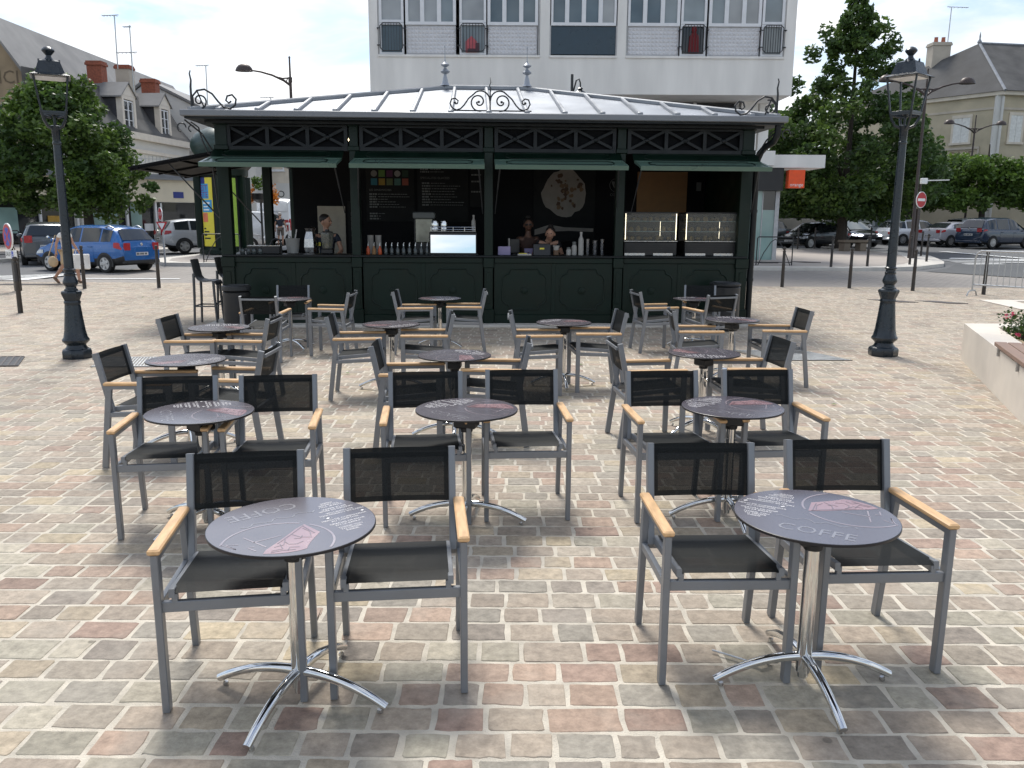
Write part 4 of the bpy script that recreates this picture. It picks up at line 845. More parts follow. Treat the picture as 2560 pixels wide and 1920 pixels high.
for i in range(30):
    a = 2*PI*i/30; q = 1 + rr.uniform(-.07, .07); pts.append((.0+.45*q*math.cos(a), -.0215, .97+.46*q*math.sin(a)))
b.poly(pts); b.poly([(-.6, -.0215, .24), (-.3, -.0215, .34), (.0, -.0215, .29), (.6, -.0215, .27), (.6, -.0215, .2), (.1, -.0215, .22), (-.3, -.0215, .2), (-.6, -.0215, .13)])
b.build('dessert_print', mat('print_cream', (.24, .22, .195), .7), t, False)
b = MB()
for i in range(46):
    a = rr.uniform(0, 2*PI); q = rr.uniform(0, .36); x, z, s = q*math.cos(a), 1.0+q*math.sin(a), rr.uniform(.02, .055); b.k = i % 2
    b.poly([(x+s*rr.uniform(.6, 1.1)*math.cos(u*1.05), -.0225-.0002*i, z+s*rr.uniform(.6, 1.2)*math.sin(u*1.05)) for u in range(6)])
b.build('topping_print', [mat('print_brown', (.075, .04, .022), .7), mat('print_nut', (.16, .10, .055), .7)], t, False)
panel('hung_board', 'blank brown board hung above the display cases', 'board', 3.05, 4.07, 1.95, 2.82, M['tan'])
panel('wall_light', 'white light box above the dessert poster', 'light box', 1.83, 2.2, 2.92, 3.02, M['cup'], .06)
panel('wall_switch', 'grey switch plate beside the brown board', 'switch', 4.26, 4.36, 2.45, 2.62, M['chalk'])
t = kthing('round_emblem', 'round chalk world map emblem with lettering on the back wall', 'emblem', 2.62, WY, 2.35)
b = MB(); b.tube(arc((0, .2), .13, 0, 2*PI, 28, y=-.006), .006, 6, cap=False)
for q in ([(-.08,.28),(-.02,.27),(-.04,.2),(-.01,.13),(-.05,.16),(-.09,.24)], [(.02,.26),(.1,.24),(.07,.17),(.03,.2)]): b.poly([(x, -.006, z) for x, z in q])
b.text('COFFEE', .07, T(0, -.006, .01, 0, PI/2)); b.build('emblem_print', M['chalk'], t, False)
# espresso machine
t = kthing('espresso_machine', 'espresso machine with mirror polished back on the counter', 'coffee machine', -.62, .12)
b = MB(); b.rbox(-.42, .42, .0, .5, .02, .40, .015); b.rbox(-.44, .44, -.01, .05, 0, .03, .006); b.build('body', M['black'], t)
b = MB(); b.add([(-.395, -.036, .035), (.395, -.036, .035), (.395, -.014, .345), (-.395, -.014, .345), (-.395, -.003, .035), (.395, -.003, .035), (.395, -.002, .345), (-.395, -.002, .345)], [(0,1,2,3),(7,6,5,4),(0,4,5,1),(1,5,6,2),(2,6,7,3),(3,7,4,0)]); b.build('back_plate', M['mirror'], t, False)
b = MB()
for z in (.44, .48):
    b.tube([(-.39, .5, z), (-.39, .02, z), (.39, .02, z), (.39, .5, z)], .006, 8)
for x in (-.39, -.2, 0, .2, .39): b.tube([(x, .02, .39), (x, .02, .48)], .006, 8)
b.build('cup_rail', M['chrome'], t); b = MB(); b.rbox(-.4, .4, .0, .48, .402, .412, .003); b.build('cup_tray', M['steel'], t)
def steel_pot(x, lab):
    t = kthing('steel_canister', lab, 'canister', x, .28, 1.652, 0, 'canisters on the espresso machine')
    b = MB(); b.lathe([(.05, 0), (.062, .012), (.062, .075), (.056, .085), (.064, .092), (.064, .17), (.06, .176), (.01, .182)], 18); b.build('canister', M['chrome'], t)
steel_pot(-.94, 'polished steel canister at the left end of the espresso machine'); steel_pot(-.78, 'polished steel canister second from the left on the espresso machine')
t = kthing('bottle', 'white topped bottle on the right end of the espresso machine', 'bottle', -.26, .35, 1.652); b = MB(); b.lathe([(.035, 0), (.038, .01), (.038, .17), (.018, .21), (.016, .25), (.02, .26), (.018, .28)], 14); b.build('bottle_body', M['cup'], t)
# dispenser
t = kthing('drink_dispenser', 'tall juice dispenser with grey cap behind the espresso machine', 'dispenser', -1.16, .8)
b = MB(); b.rbox(-.2, .2, -.16, .16, .62, .74, .02); b.build('cap', M['chalk'], t)
b = MB(); b.rbox(-.15, .15, -.13, .13, .2, .62, .01); b.build('tank', mat('cloudy_tank', (.4, .4, .32), .15, 0, .3, 5), t)
b = MB(); b.rbox(-.19, .19, .02, .18, 0, .62, .012); b.rbox(-.17, .17, -.14, .02, 0, .2, .012); b.build('body', M['black'], t)
# pour bottles, cups
cols = [M['orangej'], M['tan'], M['orangej'], M['bottle'], M['bottle'], M['bottle'], M['bottle'], M['bottle'], M['bottle'], M['bottle'], M['bottle']]
for i in range(11):
    x = -2.12 + i*.104
    t = kthing('pour_bottle', ('orange syrup bottle, first from the left of the pourer row', 'brown syrup bottle, second from the left of the pourer row', 'orange syrup bottle, third from the left of the pourer row')[i] if i < 3 else 'clear syrup bottle with steel pourer in the row before the menu board', 'bottle', x, .18, group='syrup bottles on the counter')
    b = MB(); b.lathe([(.032, 0), (.034, .008), (.034, .09), (.014, .125), (.013, .15)], 12); b.build('glass', cols[i], t)
    b = MB(); b.tube([(0, 0, .15), (0, 0, .18), (.01, 0, .21)], [.012, .008, .006], 8); b.build('pourer', M['steel'], t)
def cupstack(x, y, h, r, lab, m='cup'):
    t = kthing('cup_stack', lab, 'cup stack', x, y, group='stacks of cups on the counter')
    b = MB(); n = int(h/.022); prof = []
    for i in range(n): prof += [(r*.86, i*.022), (r, i*.022+.018), (r*1.04, i*.022+.0215)]
    b.lathe(prof, 16); b.build('cups', M[m], t)
cupstack(-2.1, .42, .33, .055, 'paper cup stack at the left behind the syrup bottles'); cupstack(-1.96, .42, .33, .055, 'paper cup stack beside another behind the syrup bottles')
cupstack(1.77, .2, .30, .034, 'narrow steel grey cup stack right of the tall bottle', 'steel'); cupstack(1.90, .2, .27, .045, 'middle stack of clear cups by the counter post', 'steel'); cupstack(2.03, .2, .29, .04, 'clear cup stack closest to the counter post', 'steel')
def jar(x, h, r, lab, m='cup'):
    t = kthing('jar', lab, 'jar', x, .2); b = MB(); b.lathe([(r*.9, 0), (r, .01), (r, h*.62), (r*.72, h*.75)], 16); b.build('jar_body', M[m], t)
    b = MB(); b.lathe([(r*.74, h*.75), (r*.78, h*.77), (r*.7, h*.98), (r*.3, h)], 16); b.build('lid', M['chalk'], t)
jar(1.43, .14, .045, 'shortest of the three pots on the counter'); jar(1.53, .24, .045, 'middle sized pot on the counter with a grey lid')
t = kthing('bottle', 'tall white bottle beside the clear cup stacks', 'bottle', 1.65, .2); b = MB(); b.lathe([(.045, 0), (.048, .01), (.048, .27), (.02, .34), (.02, .38), (.026, .385), (.024, .41)], 16); b.build('bottle_body', M['cup'], t)
t = kthing('card_box', 'pale box standing on the counter before the sunglasses woman', 'box', .28, .14); b = MB(); b.rbox(-.11, .11, 0, .06, 0, .15, .005); b.build('box_body', M['cllilac'], t)
t = kthing('till_screen', 'till screen with white edge on the counter', 'till', .47, .3, rz=.4); b = MB(); b.rbox(-.1, .1, 0, .03, .03, .28, .008); b.build('screen', M['black'], t); b = MB(); b.rbox(-.115, -.1, -.005, .035, .02, .29, .003); b.build('bezel', M['cup'], t); b = MB(); b.rbox(-.06, .06, -.04, .08, 0, .02, .005); b.build('stand', M['black'], t)
t = kthing('leaflet_pile', 'small pile of yellow topped leaflets on the counter edge', 'leaflets', .63, -.0); b = MB(); b.rbox(-.12, .12, -.05, .06, 0, .03, .004); b.build('paper', M['cup'], t); b = MB(); b.rbox(-.1, .04, -.04, .05, .031, .04, .002); b.build('cover', M['yellow'], t)
t = kthing('payment_terminal', 'black payment terminal facing the bent woman', 'terminal', .95, .12); b = MB(); b.add([(-.15, 0, 0), (.15, 0, 0), (.15, .2, 0), (-.15, .2, 0), (-.15, .04, .19), (.15, .04, .19), (.15, .16, .2), (-.15, .16, .2)], [(0,3,2,1),(4,5,6,7),(0,1,5,4),(1,2,6,5),(2,3,7,6),(3,0,4,7)]); b.build('case', M['black'], t); b = MB(); b.box(-.04, .04, .017, .0225, .1, .13); b.build('display', M['yellow'], t)
t = kthing('cup', 'small white cup in a wooden holder beside the payment terminal', 'cup', 1.2, .12); b = MB(); b.lathe([(.04, 0), (.05, .01), (.05, .09)], 14); b.build('holder', M['leather'], t); b = MB(); b.lathe([(.04, .09), (.06, .17), (.055, .172)], 14); b.build('cup_body', M['cup'], t)
# display cases
for x, lab in ((2.88, 'lit glass display case nearer the kiosk post, full of pastries'), (3.97, 'lit glass display case at the right end of the counter')):
    t = kthing('display_case', lab, 'display case', x, .1, group='lit display cases on the counter')
    b = MB(); b.rbox(-.47, .47, 0, .55, 0, .24, .01)
    for z in (.07, .11, .15, .19): b.box(-.44, .44, -.012, 0, z, z+.018)
    b.rbox(-.47, .47, .5, .55, .24, .75, .004); b.rbox(-.47, .47, .0, .55, .74, .765, .005); b.build('cabinet', M['black'], t)
    b = MB(); b.rbox(-.48, .48, -.02, .55, .245, .262, .004); b.box(-.46, -.1, -.016, 0, .005, .045); b.box(.05, .4, -.016, 0, .005, .045); b.build('steel_trim', M['steel'], t)
    b = MB()
    for s in (-1, 1): b.box(s*.452-.005, s*.452+.005, .02, .03, .28, .735)
    b.box(.25, .255, .4, .405, .3, .6); b.build('light_strip', M['led'], t)
    b = MB()
    for z in (.42, .6): b.box(-.45, .45, .1, .48, z, z+.008)
    b.build('shelf', M['shopglass'], t)
    b = MB(); b.box(-.46, .46, .004, .01, .263, .74); b.box(-.462, -.456, .012, .5, .263, .74); b.box(.456, .462, .012, .5, .263, .74); b.build('glass', glass('case_glass', (.3, .3, .27), .02, .16), t)
    rr = random.Random(int(x*10))
    b = MB()
    for z in (.27, .43, .61):
        for i in range(8):
            b.ball((-.39+i*.11+rr.uniform(-.02, .02), .25+rr.uniform(-.06, .1), z+.03), (.045, .05, rr.uniform(.025, .06)), 8, 5)
    b.build('pastries', M['food'], t)
# left bay: tap, jars, blender, plant
t = kthing('sink_tap', 'curved black tap at the kiosk side counter', 'tap', -3.7, .5); b = MB(); b.tube([(0, 0, 0), (0, 0, .18), (-.03, 0, .24), (-.1, 0, .26), (-.16, 0, .22), (-.19, 0, .15)], .016, 10); b.build('spout', M['iron'], t)
t = kthing('sink_basin', 'black draining tray with pale rim on the corner counter', 'tray', -3.95, .3, rz=.1); b = MB(); b.rbox(-.27, .27, -.12, .12, .0, .13, .01); b.build('tray_body', M['black'], t); b = MB(); b.rbox(-.28, .28, -.13, .13, .131, .145, .004); b.build('rim', M['steel'], t)
for i in range(4):
    t = kthing('glass_jar', 'squat glass jar in the cluster by the corner post of the counter', 'jar', -4.3+.1*i, .16+.03*(i % 2), group='glass jars by the corner post'); b = MB(); b.lathe([(.04, 0), (.045, .01), (.045, .07), (.036, .09), (.042, .1)], 14); b.build('jar_body', M['bottle'], t)
t = kthing('bucket', 'white bucket with a steel scoop beside the barista', 'bucket', -3.53, .65); b = MB(); b.lathe([(.1, 0), (.13, .25), (.135, .26)], 18); b.build('pail', M['cup'], t); b = MB(); b.tube([(.02, 0, .1), (.08, 0, .42)], .012, 8); b.build('scoop', M['steel'], t)
t = kthing('foil_bag', 'shiny foil coffee bag beside the barista', 'bag', -3.22, .75); b = MB(); rr = random.Random(8); b.lathe([(.12, 0), (.14, .1), (.13, .25), (.09, .38), (.12, .44), (.03, .46)], 9, flute=.3, nf=4); b.build('bag_body', M['steel'], t, False)
t = kthing('blender', 'blender with smoky jug in front of the barista', 'blender', -2.83, .22); b = MB(); b.rbox(-.1, .1, -.09, .09, 0, .1, .02); b.build('base', M['black'], t); b = MB(); b.lathe([(.09, .1), (.115, .34), (.11, .37)], 8); b.build('jug', glass('smoky_jug', (.12, .12, .10), .15, .75), t); b = MB(); b.lathe([(.1, .371), (.1, .39), (.04, .4), (.035, .43)], 12); b.build('lid', M['black'], t)
# ------------------------------------------------------------------ lamps, bollards, signs, barriers, planter
def make_lantern_post():
    t = thing('lamp_post', '', 'lamp post', group='lantern posts on the square')
    b = MB(); b.lathe([(.185, 0), (.192, .02), (.192, .09), (.18, .11), (.15, .125)], 8)
    b.lathe([(.15, .12), (.125, .15), (.118, .175), (.14, .2), (.166, .225), (.17, .245), (.15, .275), (.132, .36), (.112, .55), (.098, .70), (.096, .72), (.104, .735), (.104, .75), (.094, .765)], 16)
    b.lathe([(.094, .76), (.10, .775), (.132, .855), (.135, .865), (.128, .885), (.09, .90), (.088, .915)], 8)
    b.lathe([(.088, .91), (.072, .925), (.07, .95), (.098, .985), (.10, 1.01), (.085, 1.05), (.066, 1.10)], 24, flute=.12, nf=12)
    b.lathe([(.066, 1.09), (.072, 1.10), (.072, 1.115), (.062, 1.125), (.062, 1.15), (.078, 1.165), (.078, 1.175), (.06, 1.19)], 20); b.build('base', M['lamp'], t)
    b = MB(); b.lathe([(.062, 1.18), (.055, 1.8), (.049, 2.6), (.046, 2.75), (.054, 2.76), (.054, 2.78), (.046, 2.79), (.05, 2.93), (.062, 2.95), (.066, 2.98), (.04, 2.99)], 14); b.build('shaft', M['lamp'], t)
    b = MB()
    for k in range(4):
        a = PI/4 + k*PI/2; c, s = math.cos(a), math.sin(a)
        b.tube([(.05*c, .05*s, 2.95), (.12*c, .12*s, 2.98), (.17*c, .17*s, 3.06), (.2*c, .2*s, 3.17)], .017, 8)
        b.tube([(.05*c, .05*s, 3.08), (.11*c, .11*s, 3.09), (.17*c, .17*s, 3.1)], .012, 6)
        b.bar((.19*c, .19*s, 3.13), (.27*c, .27*s, 3.57), .022, .022)
    for z, h in ((3.12, .135), (3.14, .14)): 
        for k in range(4): b.M = T(rz=k*PI/2); b.bar((-h, -h, z), (h, -h, z), .02, .03)
    b.M = Matrix(); b.lathe([(.012, 2.95), (.02, 3.1), (.045, 3.12), (.01, 3.14)], 10); b.build('lantern_frame', M['lamp'], t)
    def sq(b, prof):
        vs = []
        for h, z in prof: vs += [(-h, -h, z), (h, -h, z), (h, h, z), (-h, h, z)]
        fs = [(3, 2, 1, 0), tuple(range(len(vs)-4, len(vs)))]
        for i in range(len(prof)-1):
            for j in range(4): fs.append((i*4+j, i*4+(j+1) % 4, i*4+4+(j+1) % 4, i*4+4+j))
        b.add(vs, fs)
    b = MB(); sq(b, [(.19, 3.56), (.225, 3.567), (.228, 3.575), (.175, 3.60), (.165, 3.605), (.118, 3.75), (.06, 3.775), (.05, 3.78)])
    for k in range(4):
        b.M = T(rz=k*PI/2); b.prism([(-.012, 3.745), (.012, 3.745), (0, 3.785)], -.125, -.105, 'y')
    b.M = Matrix(); b.lathe([(.06, 3.775), (.035, 3.81), (.03, 3.83), (.055, 3.86), (.075, 3.885), (.073, 3.90), (.05, 3.925), (.015, 3.94)], 16); b.build('lantern_roof', M['lamp'], t, ang=30)
    b = MB(); sq(b, [(.13, 3.545), (.17, 3.555), (.17, 3.558)]); b.build('reflector', M['pvc'], t, False)
    return t
lp = make_lantern_post(); lp.location = (-5.83, 10.97, .004); lp.rotation_euler = (0, 0, R_(28)); lp['label'] = 'dark blue lantern post beside the left end of the kiosk, before the blue car'
l2 = copy_tree(lp); l2.location = (5.24, 11.58, .004); l2.rotation_euler = (0, 0, R_(40)); l2.scale = (1.03, 1.03, 1.045); l2['label'] = 'dark blue lantern post standing between the kiosk and the flower planter'

def make_arm_lamp(sides, h=7.75):
    t = thing('street_lamp', '', 'street lamp', group='brown arched street lamps')
    b = MB(); b.lathe([(.11, 0), (.10, 1.2), (.07, 1.25), (.055, h-.9), (.075, h-.88), (.075, h-.7), (.04, h-.68), (.03, h), (.045, h+.02), (.02, h+.08)], 12); b.build('pole', M['lampbrown'], t)
    for s in sides:
        b = MB(); b.tube([(0, 0, h-1.0), (s*.25, 0, h-.82), (s*.7, 0, h-.62), (s*1.15, 0, h-.5), (s*1.5, 0, h-.45)], [.05, .045, .04, .035, .03], 8); b.tube([(0, 0, h-.72), (s*.3, 0, h-.74), (s*.55, 0, h-.68)], .03, 8); b.tube([(s*.1, 0, h-.74), (s*.16, 0, h-.86)], .02, 6); b.build('arm', M['lampbrown'], t)
        b = MB(); b.M = T(s*1.78, 0, h-.48); vs = []
        b.lathe([(.34, 0), (.335, .03), (.30, .12), (.22, .21), (.1, .26), (.02, .27)], 16); b.v = [(v[0], v[1]*.75, v[2]) for v in b.v]; b.build('lamp_head', M['lampbrown'], t)
    return t
a = make_arm_lamp((-1,)); a.location = (-8.72, 34, .2); a['label'] = 'single arm brown street lamp rising behind the kiosk roof against the sky'
a = make_arm_lamp((-1, 1)); a.location = (17.06, 36, .24); a.rotation_euler = (0, 0, .12); a['label'] = 'tall double arm brown street lamp behind the right lantern post'
a2 = copy_tree(a); a2.location = (29.4, 55, .5); a2['label'] = 'distant double arm street lamp in front of the stone corner house'; a2.scale = (1, 1, 1.03)
t = thing('hooked_lantern', 'black lantern hung from a crook behind the kiosk roof', 'lantern', (1.67, 25, .1))
b = MB(); b.lathe([(.08, 0), (.05, 1.2), (.04, 5.85)], 10); b.tube([(0, 0, 5.2), (.06, 0, 5.45), (.12, 0, 5.68), (.2, 0, 5.72), (.24, 0, 5.62), (.24, 0, 5.5)], .022, 8); b.build('post', M['iron'], t)
b = MB(); b.lathe([(.03, 5.5), (.09, 5.46), (.05, 5.42), (.16, 5.36), (.25, 5.22), (.3, 5.2), (.28, 5.18), (.15, 4.85), (.12, 4.82)], 6, c=(.24, 0, 0)); b.build('lantern', M['lamp'], t, ang=25)

def make_bollard():
    t = thing('bollard', '', 'bollard', group='slim brown bollards along the roadside')
    b = MB(); b.lathe([(.05, 0), (.048, .02), (.043, .6), (.047, .61), (.047, .63), (.042, .64), (.038, .96), (.046, .97), (.046, .99), (.028, 1.0), (.03, 1.02), (.045, 1.045), (.045, 1.07), (.028, 1.095), (.005, 1.1)], 14); b.build('post', M['bollard'], t)
    return t
BOL = [(7.47, 23.07, 'bollard at the right corner of the kiosk before the glass shopfront'), (9.23, 22.81, 'bollard standing midway between the kiosk and the right lantern post'), (10.67, 22.18, 'bollard just right of the right lantern post'), (12.07, 21.3, 'bollard seen through the bars of the steel crowd barrier'),
 (11.41, 29.98, 'bollard on the far kerb below the tree trunk'), (12.91, 30.46, 'bollard on the far kerb below the stone bench'), (15.02, 31.67, 'bollard on the rounded kerb left of the no entry sign pole'), (18.37, 37.74, 'bollard just right of the no entry sign pole'), (16.61, 33.62, 'bollard nearest the rounded tip of the kerb'), (18.86, 44.32, 'bollard before the headlights of the black car'), (15.91, 44.32, 'bollard before the wheel of the dark green car'), (14.86, 43.83, 'bollard before the number plate of the dark green car'),
 (-9.65, 16.21, 'bollard nearest the no parking sign on the left'), (-11.02, 21.4, 'bollard beside the woman walking past the blue car'), (-9.26, 21.77, 'bollard behind the blue car, nearest the kiosk')]
b0 = make_bollard()
for i, (x, y, lab) in enumerate(BOL):
    o = b0 if i == 0 else copy_tree(b0); o.location = (x, y, gz(y)+(.1 if y > 29.9 else 0)); o['label'] = 'brown ' + lab

def disc(b, r, y, n=32, k=None, cz=0): b.poly([(r*math.cos(2*PI*i/n), y, cz + r*math.sin(2*PI*i/n)) for i in range(n)], k)
# no parking sign
t = thing('no_parking_sign', 'round red and blue no parking sign with a disabled badge plate', 'road sign', (-12.42, 20.7, .04), R_(-42))
b = MB(); b.rbox(-.07, .07, .02, .16, 0, 1.0, .01); b.box(-.02, .02, .03, .07, 1.0, 1.5); b.build('post', M['bollard'], t)
b = MB(); b2 = MB(); b2.lathe([(.31, 0), (.33, .005), (.33, .03), (.31, .035)], 32)
b.M = T(0, .01, 1.33, 0, PI/2); b.add(b2.v, b2.f); b.build('sign_rim', M['white'], t)
b = MB(); b.M = T(0, 0, 1.33); disc(b, .305, -.028, k=0); disc(b, .225, -.0295, k=1)
for a_ in (PI/4, -PI/4):
    c, s = math.cos(a_), math.sin(a_); q = [(-.23, -.028), (.23, -.028), (.23, .028), (-.23, .028)]
    b.poly([(x*c-z*s, -.031-.0008*(a_ > 0), x*s+z*c) for x, z in q], 0)
b.build('sign_face', [M['red'], M['blue']], t, False)
b = MB(); b.rbox(-.3, .3, -.015, 0, .80, 1.0, .004); b.rbox(.28, .36, .0, .04, .8, 1.0, .01); b.build('plate', M['white'], t)
b = MB(); b.text('SAUF', .15, T(-.09, -.017, .9, 0, PI/2), 0); b.poly([(.12, -.0165, .82), (.27, -.0165, .82), (.27, -.0165, .98), (.12, -.0165, .98)], 1)
b.poly([(.185+.008*math.cos(i), -.018, .96+.008*math.sin(i)) for i in range(6)], 2); 
for q in (((.185, .95), (.19, .90), (.225, .90), (.235, .86), (.25, .86)),): 
    for (xa, za), (xb, zb) in zip(q, q[1:]): b.bar((xa, -.018, za), (xb, -.018, zb), .001, .014, k=2)
b.tube([(.19+.035*math.cos(u), -.018, .88+.035*math.sin(u)) for u in [1.8+i*.5 for i in range(10)]], .005, 4, k=2)
b.build('plate_lettering', [M['txtblack'], M['blue'], M['white']], t, False)
# stop + give way
t = thing('stop_sign', 'octagonal red stop sign above a give way triangle beside the blue car', 'road sign', (-12.55, 30.2, .16), R_(-8))
b = MB(); b.lathe([(.035, 0), (.03, 2.2)], 10); b.build('post', M['galv'], t)
text_geo('STOP')
b = MB(); b.M = T(rz=-.75); oc = [(.25*math.cos(PI/8+i*PI/4), 1.82+.25*math.sin(PI/8+i*PI/4)) for i in range(8)]; b.prism(oc, -.06, -.035, 'y', 0); b.prism([(x*.88, 1.82+(z-1.82)*.88) for x, z in oc], -.064, -.06, 'y', 1); b.text('STOP', .165, T(0, -.066, 1.82, 0, PI/2), 0); b.build('octagon', [M['white'], M['red']], t, False)
b = MB(); tr = [(-.21, 1.55), (.21, 1.55), (0, 1.18)]; b.prism(tr, -.06, -.04, 'y', 1); b.prism([(-.13, 1.505), (.13, 1.505), (0, 1.275)], -.064, -.06, 'y', 0); b.build('triangle', [M['white'], M['red']], t, False)
# no entry
t = thing('no_entry_sign', 'round red no entry sign with white bar on a dark pole', 'road sign', (17.3, 36, .24), R_(30))
b = MB(); b.rbox(-.09, .09, .04, .22, 0, 2.2, .01); b.lathe([(.05, 2.2), (.045, 3.2)], 10, c=(0, .1, 0)); b.build('pole', M['lampbrown'], t)
b = MB(); b.M = T(0, .02, 2.55, 0, PI/2); b.add(*(lambda q: (q.v, q.f))(MB().lathe([(.31, 0), (.34, .005), (.34, .03), (.31, .035)], 36))); b.build('sign_rim', M['white'], t)
b = MB(); b.M = T(0, 0, 2.55); disc(b, .31, -.018, 36, 0); b.poly([(-.24, -.0195, -.055), (.24, -.0195, -.055), (.24, -.0195, .055), (-.24, -.0195, .055)], 1); b.build('sign_face', [M['red'], M['white']], t, False)
t = thing('camera_bracket', 'white camera bracket reaching out from the tall street lamp pole', 'camera', (17.2, 35.7, 3.55)); b = MB(); b.bar((.1, 0, .02), (1.05, 0, .05), .05, .04); b.build('bracket', M['white'], t); b = MB(); b.rbox(-.14, .12, -.08, .08, -.12, .12, .02); b.build('housing', M['white'], t)

# barriers
t = thing('crowd_barrier', 'galvanised steel crowd barrier with thin bars beside the planter', 'barrier', (11.62, 21.03, .04), math.atan2(-1.0, .75))
b = MB(); b.tube([(0, 0, .12), (0, 0, .95), (.03, 0, 1.06), (.12, 0, 1.12), (2.3, 0, 1.12), (2.39, 0, 1.06), (2.42, 0, .95), (2.42, 0, .12)], .022, 8); b.tube([(0, 0, .28), (2.42, 0, .28)], .02, 8); b.build('frame', M['galv'], t)
b = MB()
for i in range(1, 17): b.tube([(i*2.42/17, 0, .28), (i*2.42/17, 0, 1.12)], .008, 6)
b.build('bars', M['galv'], t)
for x in (0, 2.42):
    b = MB(); b.tube([(x, -.26, 0), (x, -.2, .1), (x, -.12, .13), (x, .12, .13), (x, .2, .1), (x, .26, 0)], .02, 8); b.build('foot', M['galv'], t)
def make_x_barrier(m):
    t = thing('street_barrier', '', 'barrier', group='cross braced street barriers')
    b = MB(); b.tube([(0, 0, 0), (0, 0, .98), (.04, 0, 1.03), (1.26, 0, 1.03), (1.3, 0, .98), (1.3, 0, 0)], .022, 8); b.build('rail', m, t)
    b = MB(); b.tube([(.06, 0, 0), (.25, 0, .45), (.5, 0, .85), (.65, 0, .95), (.8, 0, .85), (1.05, 0, .45), (1.24, 0, 0)], .016, 8); b.tube([(0, 0, .12), (1.3, 0, .12)], .016, 8); b.build('arched_brace', m, t)
    return t
x0b = make_x_barrier(M['iron']); x0b.location = (8.9, 30.6, .27); x0b['label'] = 'dark street barrier with arched brace before the glass shopfront'
c_ = copy_tree(x0b); c_.location = (-11.3, 30.6, .25); c_.rotation_euler = (0, 0, .1); c_['label'] = 'thin street barrier beside the advertising column and silver estate car'
c_ = copy_tree(x0b); c_.location = (-20.3, 32.0, .3); c_.rotation_euler = (0, 0, .5); c_['label'] = 'thin street barrier behind the no parking sign on the far pavement'

# planter with flowers and bench
def line_frame(p, q):                         # matrix: local x runs p -> q
    d = Vector((q[0]-p[0], q[1]-p[1])); return T(p[0], p[1], 0, math.atan2(d.y, d.x)), d.length
tp = thing('stone_planter', 'pale stone planter box with gravel and flowers', 'planter', (6.2, 11.32, 0))
def pl(name, m, smooth=False): return PB.build(name, m, tp, smooth)
ox, oy = 6.2, 11.32
A0, A1 = (6.2, 11.32), (4.05, 5.6)
ax, ay = (A1[0]-A0[0]), (A1[1]-A0[1]); ln = math.hypot(ax, ay); ux, uy = ax/ln, ay/ln; nx, ny = -uy, ux    # n points into the planter (towards +x)
def pp(s, n): return (ux*s + nx*n, uy*s + ny*n)
PB = MB(); PB.prism([pp(0, 0), pp(ln, 0), pp(ln, .3), pp(.3, .36)], -.02, .495, 'z'); PB.prism([pp(.0, .0), pp(.3, .36), (6, -.27), (6, .05)], -.02, .495, 'z')
PB.prism([(-2.14, -5.719), (6, -5.719), (6, -5.4), (-1.75, -5.4)], -.02, .4935, 'z'); PB.prism([(5.7, -5.399), (6, -5.399), (6, -.271), (5.7, -.271)], -.02, .4935, 'z')
pl('wall', M['stone'])
PB = MB(); PB.prism([pp(.3, .3), pp(ln-.4, .28), (-1.7, -5.38), (5.72, -5.38), (5.72, -.25)], .1, .42, 'z'); o = PB.build('gravel_bed', M['gravel'], tp, False)
tb = thing('slatted_bench', 'brown timber slats fixed along the top of the stone planter', 'bench', (5.33, 9.08, 0))
bx, by = .0, .0
for i in range(3):
    b = MB(); b.M = Matrix.Translation((0, 0, 0))
    p0 = (nx*(.13*i) + .0, ny*(.13*i)); p1 = (p0[0]+ux*3.4, p0[1]+uy*3.4)
    b.bar((p0[0]+nx*.06, p0[1]+ny*.06, .54), (p1[0]+nx*.06, p1[1]+ny*.06, .54), .12, .045); b.build('slat', M['bench'], tb)
for s in (.2, 1.2, 2.2, 3.2):
    b = MB(); b.bar((ux*s-nx*.0, uy*s-ny*.0, .507), (ux*s+nx*.38, uy*s+ny*.38, .507), .05, .022); b.bar((ux*s+nx*.02, uy*s+ny*.02, .43), (ux*s+nx*.02, uy*s+ny*.02, .51), .04, .02); b.build('bracket', M['steel'], tb)

# advertising column
t = thing('advertising_column', 'round green advertising column with domed top and bright posters', 'column', (-12.3, 36, .34), R_(-6))
b = MB(); b.lathe([(1.05, 0), (1.08, .03), (1.08, .2), (1.0, .28), (1.0, .3)], 28); b.lathe([(1.0, 3.2), (1.06, 3.25), (1.08, 3.5), (1.18, 3.6), (1.25, 3.68), (1.28, 3.8), (1.1, 3.86), (.95, 3.92)], 28); b.build('drum', M['kgreen'], t)
b = MB(); b.lathe([(.93, .3), (.93, 3.2)], 28); b.build('core', M['kiron'], t)
b = MB(); b.lathe([(.95, 3.92), (.98, 4.0), (1.12, 4.2), (1.2, 4.42), (1.18, 4.62), (1.05, 4.85), (.8, 5.05), (.45, 5.2), (.12, 5.3), (.05, 5.55), (.01, 5.6)], 28); b.build('dome', M['dome'], t)
b = MB()
for k in range(6): a_ = R_(-90) + R_(12) + k*PI/3; b.bar((1.0*math.cos(a_), 1.0*math.sin(a_), .28), (1.0*math.cos(a_), 1.0*math.sin(a_), 3.22), .14, .36, (math.cos(a_), math.sin(a_), 0))
b.build('mullion', M['kgreen'], t)
def cyl_patch(b, a0, a1, z0, z1, r, k, n=8):
    for i in range(n):
        p, q = R_(a0+(a1-a0)*i/n), R_(a0+(a1-a0)*(i+1)/n)
        b.poly([(r*math.cos(p), r*math.sin(p), z0), (r*math.cos(q), r*math.sin(q), z0), (r*math.cos(q), r*math.sin(q), z1), (r*math.cos(p), r*math.sin(p), z1)], k)
